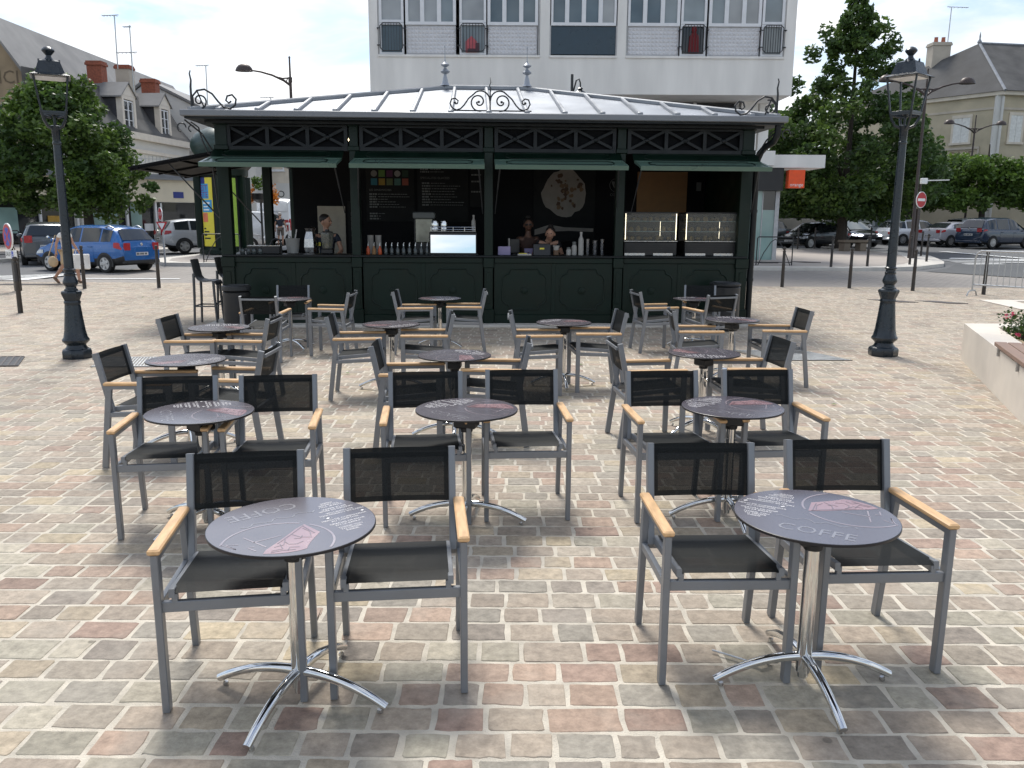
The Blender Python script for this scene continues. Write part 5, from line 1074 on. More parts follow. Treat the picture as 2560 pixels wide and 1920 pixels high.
b = MB(); cyl_patch(b, -128, -91, .35, 3.15, .95, 0); cyl_patch(b, -128, -112, 2.9, 3.15, .953, 2); cyl_patch(b, -128, -102, 2.3, 2.9, .953, 1); cyl_patch(b, -126, -94, 1.75, 2.25, .953, 1); cyl_patch(b, -126, -108, 1.35, 1.72, .953, 4); cyl_patch(b, -122, -100, 2.08, 2.16, .956, 5); cyl_patch(b, -122, -106, 1.95, 2.0, .956, 5); cyl_patch(b, -122, -102, 1.82, 1.88, .956, 5)
for z, a1 in ((1.05, -116), (.92, -106), (.78, -114), (.65, -103)): cyl_patch(b, -124, a1, z, z+.06, .956, 6)
for s_, z in (('EST', 2.72), ('ETE', 2.45)):
    vs, fs = text_geo(s_); b.add([(.957*math.cos(R_(-117)+x*.28/.95), .957*math.sin(R_(-117)+x*.28/.95), z+y*.32) for x, y, q in vs], fs, 3)
b.build('summer_poster', [M['yellow'], M['cyan'], M['navy'], M['purple'], M['coral'], M['white'], M['txtblack']], t, False)
b = MB(); cyl_patch(b, -70, -32, .35, 3.15, .95, 0); cyl_patch(b, -70, -45, 1.0, 1.2, .953, 1); cyl_patch(b, -66, -58, 2.75, 2.85, .953, 1); cyl_patch(b, -63, -60, 2.68, 2.92, .9535, 1); b.build('green_poster', [M['lime'], M['magenta']], t, False)

# bar stools and bins by the kiosk
def make_stool():
    t = thing('bar_stool', '', 'bar stool', group='grey bar stools at the kiosk side counter')
    m = mat('stool_grey', (.075, .078, .08), .5) if 'stool_grey' not in bpy.data.materials else bpy.data.materials['stool_grey']
    prof = [(-.19, 1.14), (-.165, 1.0), (-.14, .87), (-.09, .80), (.0, .775), (.12, .785), (.2, .77), (.215, .72)]
    b = MB(); n = len(prof); hw = [.2, .2, .205, .205, .205, .205, .2, .195]
    for w_, sgn in ((0, 0), (1, 0)):
        for i, (x, z) in enumerate(prof):
            for s in (-1, -.5, 0, .5, 1): b.v.append((x - (.02*(1-s*s)) * (1 if i < 3 else 0) + (.016 if w_ else 0), s*hw[i], z - (.02 if w_ else 0) - (.012*(1-s*s) if 3 <= i < 6 else 0)))
    for i in range(n-1):
        for j in range(4):
            o = i*5+j; b.f.append((o, o+1, o+6, o+5)); o += n*5; b.f.append((o+5, o+6, o+1, o)); b.mi += [0, 0]
    for i in range(n-1):
        for j in (0, 4): o = i*5+j; b.f.append((o, o+5, o+5+n*5, o+n*5)); b.mi.append(0)
    b.build('seat_shell', m, t)
    for x, s in ((-.15, -1), (-.15, 1), (.18, -1), (.18, 1)):
        b = MB(); b.tube([(x*1.2, s*.2, 0), (x*1.05, s*.19, .5), (x, s*.185, .9 if x < 0 else .77)], [.019, .022, .024], 10); b.build('leg', m, t)
    b = MB()
    for p, q in (((-.17, -.195), (-.17, .195)), ((.2, -.195), (.2, .195)), ((-.17, -.195), (.2, -.195)), ((-.17, .195), (.2, .195))): b.tube([(*p, .33 + (.05 if p[0] > 0 and q[0] > 0 else 0)), (*q, .33 + (.05 if p[0] > 0 and q[0] > 0 else 0))], .012, 8)
    b.build('footrest', m, t); return t
s0 = make_stool()
for i, (x, y, lab) in enumerate(((-5.42, 14.72, 'grey bar stool nearest the kiosk corner on its open left side'), (-5.30, 15.55, 'middle grey bar stool along the kiosk side counter'), (-5.2, 16.4, 'grey bar stool farthest along the kiosk side counter'))):
    o = s0 if i == 0 else copy_tree(s0); o.location = (x, y, 0); o.rotation_euler = (0, 0, KR); o['label'] = lab
t = thing('waste_bin', 'dark cylindrical waste bin at the left corner of the kiosk', 'bin', (-4.53, 13.62, 0)); b = MB(); b.lathe([(.2, 0), (.22, .02), (.22, .66), (.2, .68)], 20); b.build('drum', M['black'], t); b = MB(); b.lathe([(.225, .69), (.235, .7), (.235, .76), (.2, .78), (.19, .72)], 20); b.build('rim', M['iron'], t)
t = thing('waste_bin', 'dark waste bin with ashtray top behind the chairs at the right kiosk corner', 'bin', (3.65, 14.3, 0)); b = MB(); b.lathe([(.24, 0), (.26, .02), (.26, .74), (.24, .76)], 20); b.build('drum', M['black'], t); b = MB(); b.lathe([(.265, .77), (.27, .8), (.2, .83), (.18, .8)], 20); b.build('ashtray', M['iron'], t)
t = thing('stone_bench', 'rough stone bench under the tall tree by the road', 'bench', (16.95, 41.9, .42), R_(20)); b = MB(); b.rbox(-.75, .75, -.25, .25, .42, .56, .03); b.build('seat', M['brownshop'], t); 
for x in (-.5, .5): b = MB(); b.rbox(x-.2, x+.2, -.2, .2, 0, .42, .03); b.build('leg', M['brownshop'], t)
t = thing('dropped_spoon', 'bent metal rod and clip lying under the right front table', 'litter', (1.02, 3.22, .012)); b = MB(); b.tube([(-.14, .1, .004), (0, 0, .006)], .004, 6); b.tube([(0, 0, .006), (.03, -.02, .02), (.07, -.01, .012), (.08, .02, .008)], .012, 8); b.build('rod', M['steel'], t)
for i, (x, y) in enumerate(((-8.6, 19.3), (-2.0, 9.9), (5.9, 10.0), (1.9, 4.9), (.9, 10.6), (-3.8, 8.0), (4.4, 6.6), (-5.0, 7.2), (3.3, 8.3))):
    o = MB(); o.add([(0, -.03, 0), (.022, 0, .012), (0, .035, .004), (-.022, 0, .012)], [(0, 1, 2, 3)]); o = o.build('fallen_leaf', M['leafl'], None, False); o.location = (x, y, gz(y)+.012); o.rotation_euler = (0, 0, i*1.3); o.scale = (1.5,)*3 if y > 15 else (1,)*3
    tag(o, 'small dry leaf lying on the setts', 'leaf', 'fallen leaves on the setts')
# ------------------------------------------------------------------ buildings
def bpart(t, name, m, fn, smooth=False, parent=None):
    b = MB(); fn(b); return b.build(name, m, parent or t, smooth)
def window(t, x0, x1, z0, z1, y=-.02, frame=.06, panes=1, fm='pvc', gm='winglass', sill=True, bars=0, depth=.1):
    b = MB(); w_ = frame
    b.box(x0, x1, y-.03, y+depth, z1-w_, z1); b.box(x0, x1, y-.03, y+depth, z0, z0+w_); b.box(x0, x0+w_, y-.03, y+depth, z0+w_, z1-w_); b.box(x1-w_, x1, y-.03, y+depth, z0+w_, z1-w_)
    for i in range(1, panes):
        x = x0 + (x1-x0)*i/panes; b.box(x-w_*.7, x+w_*.7, y-.028, y+depth, z0+w_, z1-w_)
    for i in range(bars):
        z = z0 + (z1-z0)*(i+1)/(bars+1); b.box(x0+w_, x1-w_, y-.015, y+.02, z-.02, z+.02)
    if sill: b.box(x0-.06, x1+.06, y-.1, y, z0-.06, z0-.002)
    f = b.build('window', M[fm], t, False)
    g = MB(); n_ = max(1, panes); a_, b_ = x0+w_*.5, x1-w_*.5; wr = random.Random(int(x0*31+z0*7))
    for i in range(n_): g.box(a_+(b_-a_)*i/n_, a_+(b_-a_)*(i+1)/n_, y+.03, y+.045, z0+w_*.5, z1-w_*.5, wr.choice((0, 0, 1, 2)))
    g.build('pane', [M[gm], M['winglass2' if gm == 'winglass' else gm], M['curtain_glass' if gm == 'winglass' else gm]], f, False)
    return f
# apartment block behind the kiosk
ap = thing('apartment_block', 'white concrete apartment block with dimpled panels and railed windows above a shop', 'building', (0, 33, .2))
ap.location = (0, 33, 0)
bpart(ap, 'wall', M['concrete'], lambda b: (b.box(-5.44, 10.54, 0, 9, 6.55, 7.85), b.box(-5.44, -5.11, 0, 9, 7.8505, 14), b.box(.97, 1.33, 0, .4, 7.8505, 14), b.box(3.87, 4.2, 0, .4, 7.8505, 14), b.box(10.16, 10.54, 0, 9, 7.8505, 14), b.box(-5.1, 10.15, 8.6, 9, 7.8505, 14), b.box(-5.1, .965, 0, .4, 11.3, 14), b.box(1.335, 3.865, 0, .4, 11.3, 14), b.box(4.205, 10.155, 0, .4, 11.3, 14), b.box(-5.44, 10.54, 0, 9, 14.001, 14.3)))
bpart(ap, 'ledge', M['concrete'], lambda b: (b.box(-5.11, .97, -.05, .3, 7.851, 7.93), b.box(1.33, 3.87, -.05, .3, 7.851, 7.93), b.box(4.2, 10.16, -.05, .3, 7.851, 7.93)))
def spandrel(x0, x1):
    def fn(b):
        nx_, nz = int((x1-x0)/.135), 7
        for i in range(nx_):
            for j in range(nz):
                a, c = x0 + (x1-x0)*i/nx_, x0 + (x1-x0)*(i+1)/nx_; d, e = 7.99 + .98*j/nz, 7.99 + .98*(j+1)/nz; m_ = ((a+c)/2, .068, (d+e)/2)
                b.add([(a, .1, d), (c, .1, d), (c, .1, e), (a, .1, e), m_], [(0, 1, 4), (1, 2, 4), (2, 3, 4), (3, 0, 4)])
        b.box(x0-.03, x1+.03, .12, .2, 7.95, 9.0)
    bpart(ap, 'dimpled_panel', M['wpanel'], fn)
for x0, x1 in ((-4.07, -2.18), (-1.0, .89), (4.23, 6.2), (7.28, 9.24)):
    spandrel(x0+.04, x1-.04); window(ap, x0, x1, 9.0, 11.28, .06, .11, 3, sill=False, gm='winglass')
bpart(ap, 'blue_panel', M['bluepanel'], lambda b: b.box(1.37, 3.83, .08, .2, 7.99, 8.98)); window(ap, 1.35, 3.85, 9.0, 11.28, .06, .11, 4, sill=False, gm='winglass')
for x in (-5.1, .91, 1.33, 3.82, 4.2, 10.1): bpart(ap, 'panel_frame', M['pvcg'], lambda b: b.box(x, x+.05, .03, .3, 7.932, 11.3))
for x0, x1, gm in ((-5.05, -4.14, 'winglass'), (-2.05, -1.05, 'winglass2'), (6.24, 7.2, 'darkglass'), (9.28, 10.1, 'winglass2')):
    window(ap, x0, x1, 7.95, 9.07, .06, .07, 1, sill=False, gm=gm); window(ap, x0, x1, 9.08, 11.28, .06, .09, 1, sill=False, gm='winglass')
    b = MB(); xa, xb = x0+.04, x1-.04; za, zb = 8.05, 9.03
    b.tube([(xa, -.1, za+.1), (xa, -.1, zb-.1), (xa+.1, -.1, zb), (xb-.1, -.1, zb), (xb, -.1, zb-.1), (xb, -.1, za+.1), (xb-.1, -.1, za), (xa+.1, -.1, za), (xa, -.1, za+.1)], .02, 6)
    for i in range(1, 8): x = xa + (xb-xa)*i/8; b.tube([(x, -.1, za), (x, -.1, zb)], .011, 6)
    for z in (8.25, 8.85): b.tube([(xa-.12, -.1, z), (xa, -.1, z)], .02, 6); b.tube([(xb, -.1, z), (xb+.12, -.1, z)], .02, 6); b.tube([(xa-.1, -.1, z), (xa-.1, .1, z)], .02, 6); b.tube([(xb+.1, -.1, z), (xb+.1, .1, z)], .02, 6)
    b.build('window_railing', M['iron'], ap)
t = thing('toy_house', 'pink toy house standing behind the railed window of the apartment block', 'toy', (-1.6, 33.02, 8.03)); b = MB(); b.prism([(-.22, 0), (.2, 0), (.2, .38), (0, .58), (-.22, .38)], -.02, .04, 'y'); b.build('house_shell', mat('toy_pink', (.5, .1, .12), .6), t, False); b = MB(); b.box(-.15, .3, -.035, -.025, 0, .13); b.box(.15, .3, -.04, -.03, .131, .33); b.build('house_base', mat('toy_maroon', (.09, .03, .045), .6), t, False)
t = thing('hung_garment', 'dark red garment hanging behind the railed window above the right of the kiosk roof', 'garment', (6.75, 33.02, 8.05)); b = MB(); b.prism([(-.2, 0), (.2, 0), (.17, .6), (.08, .72), (-.08, .72), (-.16, .6)], 0, .04, 'y'); b.ball((0, .02, .82), (.1, .05, .14), 10, 6); b.build('cloth', mat('dark_red_cloth', (.16, .01, .014), .8), t)
# ground floor, set back, and its canopy
bpart(ap, 'ground_floor', M['concrete'], lambda b: (b.box(9.1, 9.75, 1.6, 2.2, .2, 6.549), b.box(-5.2, 9.0, 3.2, 3.6, .2, 6.549), b.box(10.0, 10.4, 2.2, 2.6, 4.5, 6.549)))
bpart(ap, 'mezzanine_glass', M['darkglass'], lambda b: b.box(4.0, 9.05, 1.8, 1.9, 4.6, 6.5)); [bpart(ap, 'mezzanine_frame', M['pvcg'], lambda b: b.box(x, x+.12, 1.7, 1.95, 4.6, 6.5)) for x in (4.0, 5.6, 7.2, 8.9)]
bpart(ap, 'canopy', M['concrete'], lambda b: (b.box(3.5, 12.24, .6, 2.4, 3.93, 4.42), b.box(3.5, 10.2, .4, .599, 4.0, 4.55)))
bpart(ap, 'fascia', M['black'], lambda b: b.box(6.0, 10.68, .7, 2.2, 3.05, 3.925))
sg = bpart(ap, 'shop_sign', M['orange'], lambda b: b.box(10.82, 11.45, .5, .9, 3.15, 3.84)); bpart(ap, 'sign_lettering', M['white'], lambda b: b.text('orange', .19, T(11.14, .495, 3.27, 0, PI/2)), parent=sg)
bpart(ap, 'shop_window', M['shopglass'], lambda b: (b.box(6.2, 9.98, 1.0, 1.03, .32, 3.04), b.box(10.02, 10.5, 1.0, 1.03, .32, 2.3)))
bpart(ap, 'shop_window_upper', M['darkglass'], lambda b: b.box(10.02, 10.5, 1.0, 1.03, 2.305, 3.04)); bpart(ap, 'shop_frame', M['pvcg'], lambda b: (b.box(10.5, 10.66, .95, 2.1, .3, 3.04), b.box(9.98, 10.02, .98, 1.05, .3, 3.04), b.box(6.1, 10.66, .95, 1.1, .22, .319), b.box(10.5, 10.6, 2.1, 3.2, .3, 3.04)))

# shop row on the left: one low diagonal front (A to B)
FA, ln = line_frame((-27.5, 41.0), (-17.6, 50.9))
sh = thing('corner_shop', 'low cream shop front with glass windows behind the left tree', 'shop', (-27.5, 41.0, .42), math.atan2(9.9, 9.9))
bpart(sh, 'wall', M['creamr'], lambda b: (b.box(-8, ln, 0, .3, 2.32, 3.55), b.box(-8, ln, .3, 5, 3.2, 3.549), b.box(ln-.35, ln, .02, 5, 0, 2.319), b.box(-8, ln, 1.6, 1.8, 0, 2.319)))
bpart(sh, 'cornice', M['zincg'], lambda b: (b.box(-8, ln+.2, -.25, .6, 3.551, 3.66), b.box(-8, ln+.2, -.12, .6, 3.661, 3.85)))
bpart(sh, 'shop_window', M['darkglass'], lambda b: b.box(-8, ln-.36, .5, .53, .1, 2.31))
for x in (4.2, 6.0, 8.6, 10.2): bpart(sh, 'shop_column', M['pvc'], lambda b: b.box(x-.05, x+.05, .1, .3, 0, 2.318))
for q in ((6.7, 8.2, .5, 1.7), (8.9, 9.5, .2, 2.28), (2.0, 3.2, .6, 1.9), (12.7, 13.4, .5, 1.9)): bpart(sh, 'window_poster', M['shopglass'], lambda b: b.box(q[0], q[1], .44, .46, q[2], q[3]))
bpart(sh, 'orange_poster', mat('ochre_poster', (.45, .27, .05), .6), lambda b: b.box(4.6, 5.6, .40, .42, .9, 1.5)); bpart(sh, 'white_notice', M['pvc'], lambda b: (b.box(5.4, 5.65, .40, .42, 1.75, 2.2), b.box(9.6, 10.1, .40, .42, .7, 1.1)))
bpart(sh, 'street_plate', M['navy'], lambda b: (b.box(11.2, 11.8, -.02, -.001, 2.55, 2.9), b.box(13.0, 13.22, -.02, -.001, 2.6, 2.95)))
for i in range(8): bpart(sh, 'shop_pillar', M['brownshop'], lambda b: b.box(-8+i*1.3, -8+i*1.3+.8, .2, .4, 0, 2.318))
bpart(sh, 'roof_balustrade', M['galv'], lambda b: [b.box(x*.22, x*.22+.03, 1.5, 1.53, 3.86, 4.95) for x in range(26, 60)] + [b.box(5.7, 13.3, 1.48, 1.55, 4.75, 4.8)])
# house with the steep slate roof and painted gable
gh = thing('gabled_house', 'large old house with brown painted gable wall and long grey slate roof', 'house', (-27.8, 46, .3))
bpart(gh, 'wall', M['render'], lambda b: (b.prism([(-5, 0), (3.9, 0), (3.9, 6.0), (0, 11.8), (-5, 4.2)], 0, 24, 'y')))
bpart(gh, 'roof', M['slateg'], lambda b: (b.add([(0, -.25, 11.95), (4.2, -.25, 5.7), (4.2, 25, 5.7), (0, 25, 11.95), (0, -.25, 12.1), (4.35, -.25, 5.8), (4.35, 25, 5.8), (0, 25, 12.1)], [(0,3,2,1),(4,5,6,7),(0,1,5,4),(1,2,6,5),(2,3,7,6),(3,0,4,7)]), b.add([(0, -.25, 11.95), (-5.2, -.25, 4.2), (-5.2, 25, 4.2), (0, 25, 11.95), (0, -.25, 12.1), (-5.35, -.25, 4.3), (-5.35, 25, 4.3), (0, 25, 12.1)], [(0,1,2,3),(4,7,6,5),(0,4,5,1),(1,5,6,2),(2,6,7,3),(3,7,4,0)])))
bpart(gh, 'painted_lettering', mat('faded_paint', (.12, .09, .06), .9), lambda b: b.text('ICI', .95, T(1.15, -.012, 8.75, 0, PI/2)))
bpart(gh, 'painted_mural', mat('faded_mural', (.19, .15, .105), .9, 0, .5, 2), lambda b: (b.tube(arc((-.6, 7.6), .9, .3, 5.2, 16, y=-.004), .1, 4), b.tube(arc((-.5, 5.6), .8, 1.0, 6.0, 16, y=-.004), .1, 4)))
def chimney(name, lab, x, y, z0, z1, wx, wy, m, pots=1, cap='brick'):
    t = thing(name, lab, 'chimney', (x, y, z0))
    b = MB(); h = z1-z0; b.box(-wx/2, wx/2, -wy/2, wy/2, 0, h); b.build('stack', M[m], t, False)
    b = MB(); b.box(-wx/2-.07, wx/2+.07, -wy/2-.07, wy/2+.07, h+.001, h+.14); b.box(-wx/2-.03, wx/2+.03, -wy/2-.03, wy/2+.03, h+.141, h+.24); b.build('cap', M[cap], t, False)
    for i in range(pots):
        b = MB(); b.lathe([(.16, 0), (.13, .4), (.15, .42)], 10, c=((i-(pots-1)/2)*.55, 0, h+.24)); b.build('chimney_pot', M['pot'], t)
    return t
chimney('chimney', 'red brick chimney closest to the left tree, on the slate roof', -24.6, 51.5, 8.0, 10.6, .85, .7, 'brick', 0)
chimney('chimney', 'grey rendered chimney with red brick cap between two red ones', -24.3, 54.5, 8.4, 10.9, .85, .7, 'house2', 0)
chimney('chimney', 'red brick chimney rising behind the white dormer windows', -23.6, 56.5, 8.0, 10.4, .9, .7, 'brick', 0)
# mansard house with two dormers
mh = thing('mansard_house', 'white house with dark slate mansard roof and two white dormers', 'house', (-23.05, 47.5, .1), math.atan2(11.5, 1.0))
# local x runs away along the street, local -y faces the street (towards +X world)
bpart(mh, 'wall', M['whiter'], lambda b: b.box(-2, 11.0, 0, 2.6, 0, 6.35)); bpart(mh, 'cornice', M['stone'], lambda b: (b.box(-2, 11.1, -.3, .2, 6.36, 6.75), b.box(-2, 11.05, -.12, 0, 5.6, 5.8)))
bpart(mh, 'roof', M['slate'], lambda b: (b.prism([(-.2, 6.76), (2.6, 6.76), (2.6, 9.5), (1.5, 9.3), (.55, 7.7), (-.1, 6.95)], -2, 11, 'x')))
def dormer(u, w_):
    bpart(mh, 'dormer', M['stone'], lambda b: (b.box(u-w_/2, u-w_/2+.22, -.06, .3, 6.8, 8.55), b.box(u+w_/2-.22, u+w_/2, -.06, .3, 6.8, 8.55), b.box(u-w_/2, u+w_/2, -.06, .3, 8.551, 8.75), b.prism([(u-w_/2-.1, 8.76), (u+w_/2+.1, 8.76), (u, 9.5)], -.06, .15, 'y')))
    bpart(mh, 'dormer_cheek', M['slated'], lambda b: b.box(u-w_/2+.02, u-w_/2+.1, .301, 2.3, 6.9, 8.6)); bpart(mh, 'dormer_cheek', M['slated'], lambda b: b.box(u+w_/2-.1, u+w_/2-.02, .301, 2.3, 6.9, 8.6))
    bpart(mh, 'dormer_roof', M['slateg'], lambda b: (b.add([(u-w_/2-.2, -.15, 8.68), (u, -.15, 9.56), (u, 2.5, 9.56), (u-w_/2-.2, 2.5, 8.68), (u-w_/2-.2, -.15, 8.6), (u-w_/2-.2, 2.5, 8.6), (u, -.15, 9.48), (u, 2.5, 9.48)], [(0,1,2,3),(4,6,1,0),(4,5,7,6),(0,3,5,4)]), b.add([(u+w_/2+.2, -.15, 8.68), (u, -.15, 9.561), (u, 2.5, 9.561), (u+w_/2+.2, 2.5, 8.68), (u+w_/2+.2, -.15, 8.6), (u, -.15, 9.481)], [(0,3,2,1),(0,1,5,4)])))
    window(mh, u-w_/2+.23, u+w_/2-.23, 6.85, 8.5, .02, .07, 2, 'creamr' if False else 'pvc', 'darkglass', sill=False, bars=2)
dormer(3.6, 1.5); dormer(7.9, 1.4)
for u in (1.5, 4.2, 6.9, 9.4): window(mh, u-.5, u+.5, 3.2, 5.2, -.01, .07, 2, 'pvc', 'darkglass', bars=2)
# white gable beyond
wg = thing('white_gabled_house', 'plain white gable wall with a low slate roof behind the mansard house', 'house', (-25.3, 60, .5))
bpart(wg, 'wall', M['whiter'], lambda b: (b.prism([(-2.2, 0), (7.2, 0), (7.2, 7.0), (0, 10.5), (-2.2, 9.0)], 0, 8, 'y'), b.box(1.0, 7.2, -.08, -.001, 5.9, 6.0)))
bpart(wg, 'roof', M['slateg'], lambda b: (b.add([(0, -.2, 10.55), (7.6, -.2, 6.85), (7.6, 8.2, 6.85), (0, 8.2, 10.55), (0, -.2, 10.75), (7.6, -.2, 7.0), (7.6, 8.2, 7.0), (0, 8.2, 10.75)], [(0,3,2,1),(4,5,6,7),(0,1,5,4),(1,2,6,5),(2,3,7,6),(3,0,4,7)]), b.add([(0, -.2, 10.55), (-2.6, -.2, 8.8), (-2.6, 8.2, 8.8), (0, 8.2, 10.55), (0, -.2, 10.75), (-2.6, -.2, 8.95), (-2.6, 8.2, 8.95), (0, 8.2, 10.75)], [(0,1,2,3),(4,7,6,5),(0,4,5,1),(1,5,6,2),(2,6,7,3),(3,7,4,0)])))
def aerial(lab, x, y, z0, z1, arms):
    t = thing('roof_aerial', lab, 'aerial', (x, y, z0)); b = MB(); b.tube([(0, 0, 0), (.05, 0, z1-z0)], .035, 6); b.build('mast', M['galv'], t)
    b = MB()
    for dx, dz, ln_ in arms:
        b.tube([(-ln_*.7+dx, 0, z1-z0+dz), (ln_*.3+dx, 0, z1-z0+dz+.05)], .025, 6)
        for i in range(5): x_ = -ln_*.65+dx+i*ln_*.2; b.tube([(x_, -.2, z1-z0+dz), (x_, .2, z1-z0+dz)], .015, 4)
    b.build('antenna', M['galv'], t)
aerial('thin leaning aerial mast, taller of two above the red chimneys', -24.3, 53.6, 10.8, 13.9, ((0, -.05, 1.0),))
aerial('thin aerial mast with a cross arm beside a taller one above the red chimneys', -23.6, 54, 9.5, 13.4, ((0, -.1, .5), (0, -1.6, 1.3)))
aerial('small aerial behind the iron scroll of the kiosk roof corner', -21.2, 60, 8.0, 12.1, ((0, 0, .9),))
aerial('low aerial far behind the zinc roof of the kiosk', -17.4, 62, 8.0, 10.3, ((0, 0, 1.0),))
# houses seen through the open kiosk corner
ch_ = thing('cream_shop_house', 'cream terraced house with a white shop front beyond the small van', 'house', (-22, 63, .6))
bpart(ch_, 'wall', M['concr2'], lambda b: (b.box(0, 7, 0, 6, 0, 7.4), b.box(0, 7, -.1, 0, 5.0, 5.2))); bpart(ch_, 'roof', M['slate'], lambda b: b.prism([(-.3, 7.4), (6.3, 7.4), (3, 9.6)], 0, 7, 'x'))
for x in (.7, 2.5, 4.1, 5.6): window(ch_, x, x+1.0, 4.8-.1, 6.6, -.02, .1, 1, 'pvc', 'darkglass')
bpart(ch_, 'shop_front', M['whiter'], lambda b: (b.box(2.2, 5.6, -.2, -.001, 2.2, 3.8),)); bpart(ch_, 'shop_lettering', M['txtblack'], lambda b: b.text('XO', .7, T(4.6, -.21, 3.0, 0, PI/2)))
bpart(ch_, 'shop_opening', M['darkglass'], lambda b: [b.box(2.4+i*.8, 3.0+i*.8, -.03, -.001, .1, 2.2) for i in range(4)])
gr = thing('grey_terraced_house', 'grey terraced house with blue and red hanging signs behind the tall van', 'house', (-15, 63, .6))
bpart(gr, 'wall', M['house2'], lambda b: (b.box(.01, 12, .1, 6, 0, 7.0), b.box(0, 12, 0, .5, 7.0, 7.3))); bpart(gr, 'roof', M['slateg'], lambda b: b.prism([(-.1, 7.3), (6.3, 7.3), (3, 9.8)], .01, 12, 'x'))
for x in (.9, 3.0, 5.2, 7.5): window(gr, x, x+1.0, 4.2, 6.2, .08, .12, 1, 'pvc', 'darkglass')
bpart(gr, 'blue_sign', M['navy'], lambda b: b.box(2.1, 2.9, -.1, .09, 4.6, 6.2)); bpart(gr, 'sign_marks', M['white'], lambda b: (b.ball((2.5, -.12, 5.6), (.2, .02, .25), 8, 6), b.ball((2.6, -.12, 5.1), (.25, .02, .2), 8, 6))); bpart(gr, 'red_sign', M['red'], lambda b: b.prism([(3.0, 4.1), (3.4, 4.3), (3.6, 5.3), (3.5, 6.1), (3.2, 6.0), (3.1, 5.0)], -.15, .0, 'y'))
bpart(gr, 'shop_front', M['brownshop'], lambda b: (b.box(.2, 5.5, -.1, .099, 0, 3.4), b.box(.6, 1.6, -.3, -.101, 3.0, 3.6)))
t = thing('hanging_basket', 'hanging basket of orange flowers seen through the kiosk corner', 'flower basket', (-11.6, 39, 2.55)); b = MB(); b.lathe([(.15, .0), (.38, .15), (.42, .42)], 12); b.build('basket', M['black'], t); b = MB(); b.tube([(0, 0, -2.2), (0, 0, .1)], .05, 8); b.build('post', M['iron'], t)
FL = []
def leaf_cloud(b, clumps, n, size, rng, flat=.0):
    for (cx, cy, cz, r, rz_) in clumps:
        for _ in range(n):
            d = Vector((rng.gauss(0, 1), rng.gauss(0, 1), rng.gauss(0, 1))).normalized() * (rng.random() ** .45)
            c = Vector((cx+d.x*r, cy+d.y*r, cz+d.z*rz_)); s = size*rng.uniform(.6, 1.35)
            u = Vector((rng.gauss(0, 1), rng.gauss(0, 1), rng.gauss(0, .7))).normalized(); v = u.cross(Vector((rng.gauss(0, 1), rng.gauss(0, 1), rng.gauss(0, 1)))).normalized()
            o = len(b.v); b.v += [tuple(c-u*s), tuple(c+v*s*.55-u*s*.1), tuple(c+u*s), tuple(c-v*s*.55+u*s*.1)]; b.f.append((o, o+1, o+2, o+3)); b.mi.append(b.k)
rng = random.Random(5); b = MB()
for k, cl in ((0, [(-.55, 0, .5, .3, .45), (.55, 0, .45, .32, .45), (-.5, 0, .2, .25, .3), (.6, 0, .2, .25, .3)]), (1, [(0, 0, .75, .35, .2), (-.2, 0, 1.0, .2, .2), (.2, 0, 1.05, .2, .25)])):
    b.k = k; leaf_cloud(b, cl, 90, .08, rng)
b.build('flowers', [M['orangef'], M['leafl']], t, False)

# stone corner house on the right
ch2 = thing('corner_house', 'old stone corner house with hipped slate roof and closed white shutters', 'house', (33.6, 60, .6))
def quad_wall(b, p, q, z0, z1, th, inw):
    n_ = Vector(inw)*th; P_, Q_ = Vector((*p, 0)), Vector((*q, 0)); N3 = Vector((n_.x, n_.y, 0))
    b.add([(P_.x, P_.y, z0), (Q_.x, Q_.y, z0), (Q_.x+N3.x, Q_.y+N3.y, z0), (P_.x+N3.x, P_.y+N3.y, z0), (P_.x, P_.y, z1), (Q_.x, Q_.y, z1), (Q_.x+N3.x, Q_.y+N3.y, z1), (P_.x+N3.x, P_.y+N3.y, z1)], [(0,3,2,1),(4,5,6,7),(0,1,5,4),(1,2,6,5),(2,3,7,6),(3,0,4,7)])
LQ, RQ = (-7.4, 10.6), (11, 2.2)
b = MB(); b.prism([(0, 0), RQ, (RQ[0]-3, RQ[1]+9), LQ], 0, 9.9, 'z'); b.build('wall', M['house'], ch2, False)
b = MB(); b.prism([(0, -.35), (RQ[0]+.4, RQ[1]-.3), (RQ[0]-3, RQ[1]+9.4), (LQ[0]-.4, LQ[1]+.2)], 9.901, 10.15, 'z'); b.build('cornice', M['concr2'], ch2, False)
b = MB(); A, B_, D, E_ = (0, -.5, 10.16), (RQ[0]+.6, RQ[1]-.4, 10.16), (RQ[0]-3, RQ[1]+9.6, 10.16), (LQ[0]-.6, LQ[1]+.2, 10.16); t0, t1 = (.9, 5.2, 14.3), (7.5, 6.3, 14.3)
b.add([A, B_, D, E_, t0, t1], [(0, 1, 5, 4), (1, 2, 5), (2, 3, 4, 5), (3, 0, 4), (3, 2, 1, 0)]); rf2 = b.build('roof', M['slate'], ch2, False)
b = MB(); b.tube([A, t0], .1, 6); b.tube([t0, t1], .1, 6); b.lathe([(.14, 0), (.16, .1), (.05, .3), (.06, .5), (.01, .8)], 8, c=t0); b.build('ridge', M['zincs'], rf2)
b = MB(); b.M = T(3.6, 1.35, 11.75, math.atan2(RQ[1], RQ[0]), R_(-43)); b.rbox(-.5, .5, -.35, .35, 0, .1, .02); b.build('skylight', M['pvc'], rf2, False)
FLm = T(0, 0, 0, math.atan2(-LQ[1], -LQ[0])); Ll = math.hypot(*LQ)         # left front: local x runs towards the corner
def lf(b): b.M = T(LQ[0], LQ[1], 0, math.atan2(-LQ[1], -LQ[0])); return b
def rf_(b): b.M = T(0, 0, 0, math.atan2(RQ[1], RQ[0])); return b
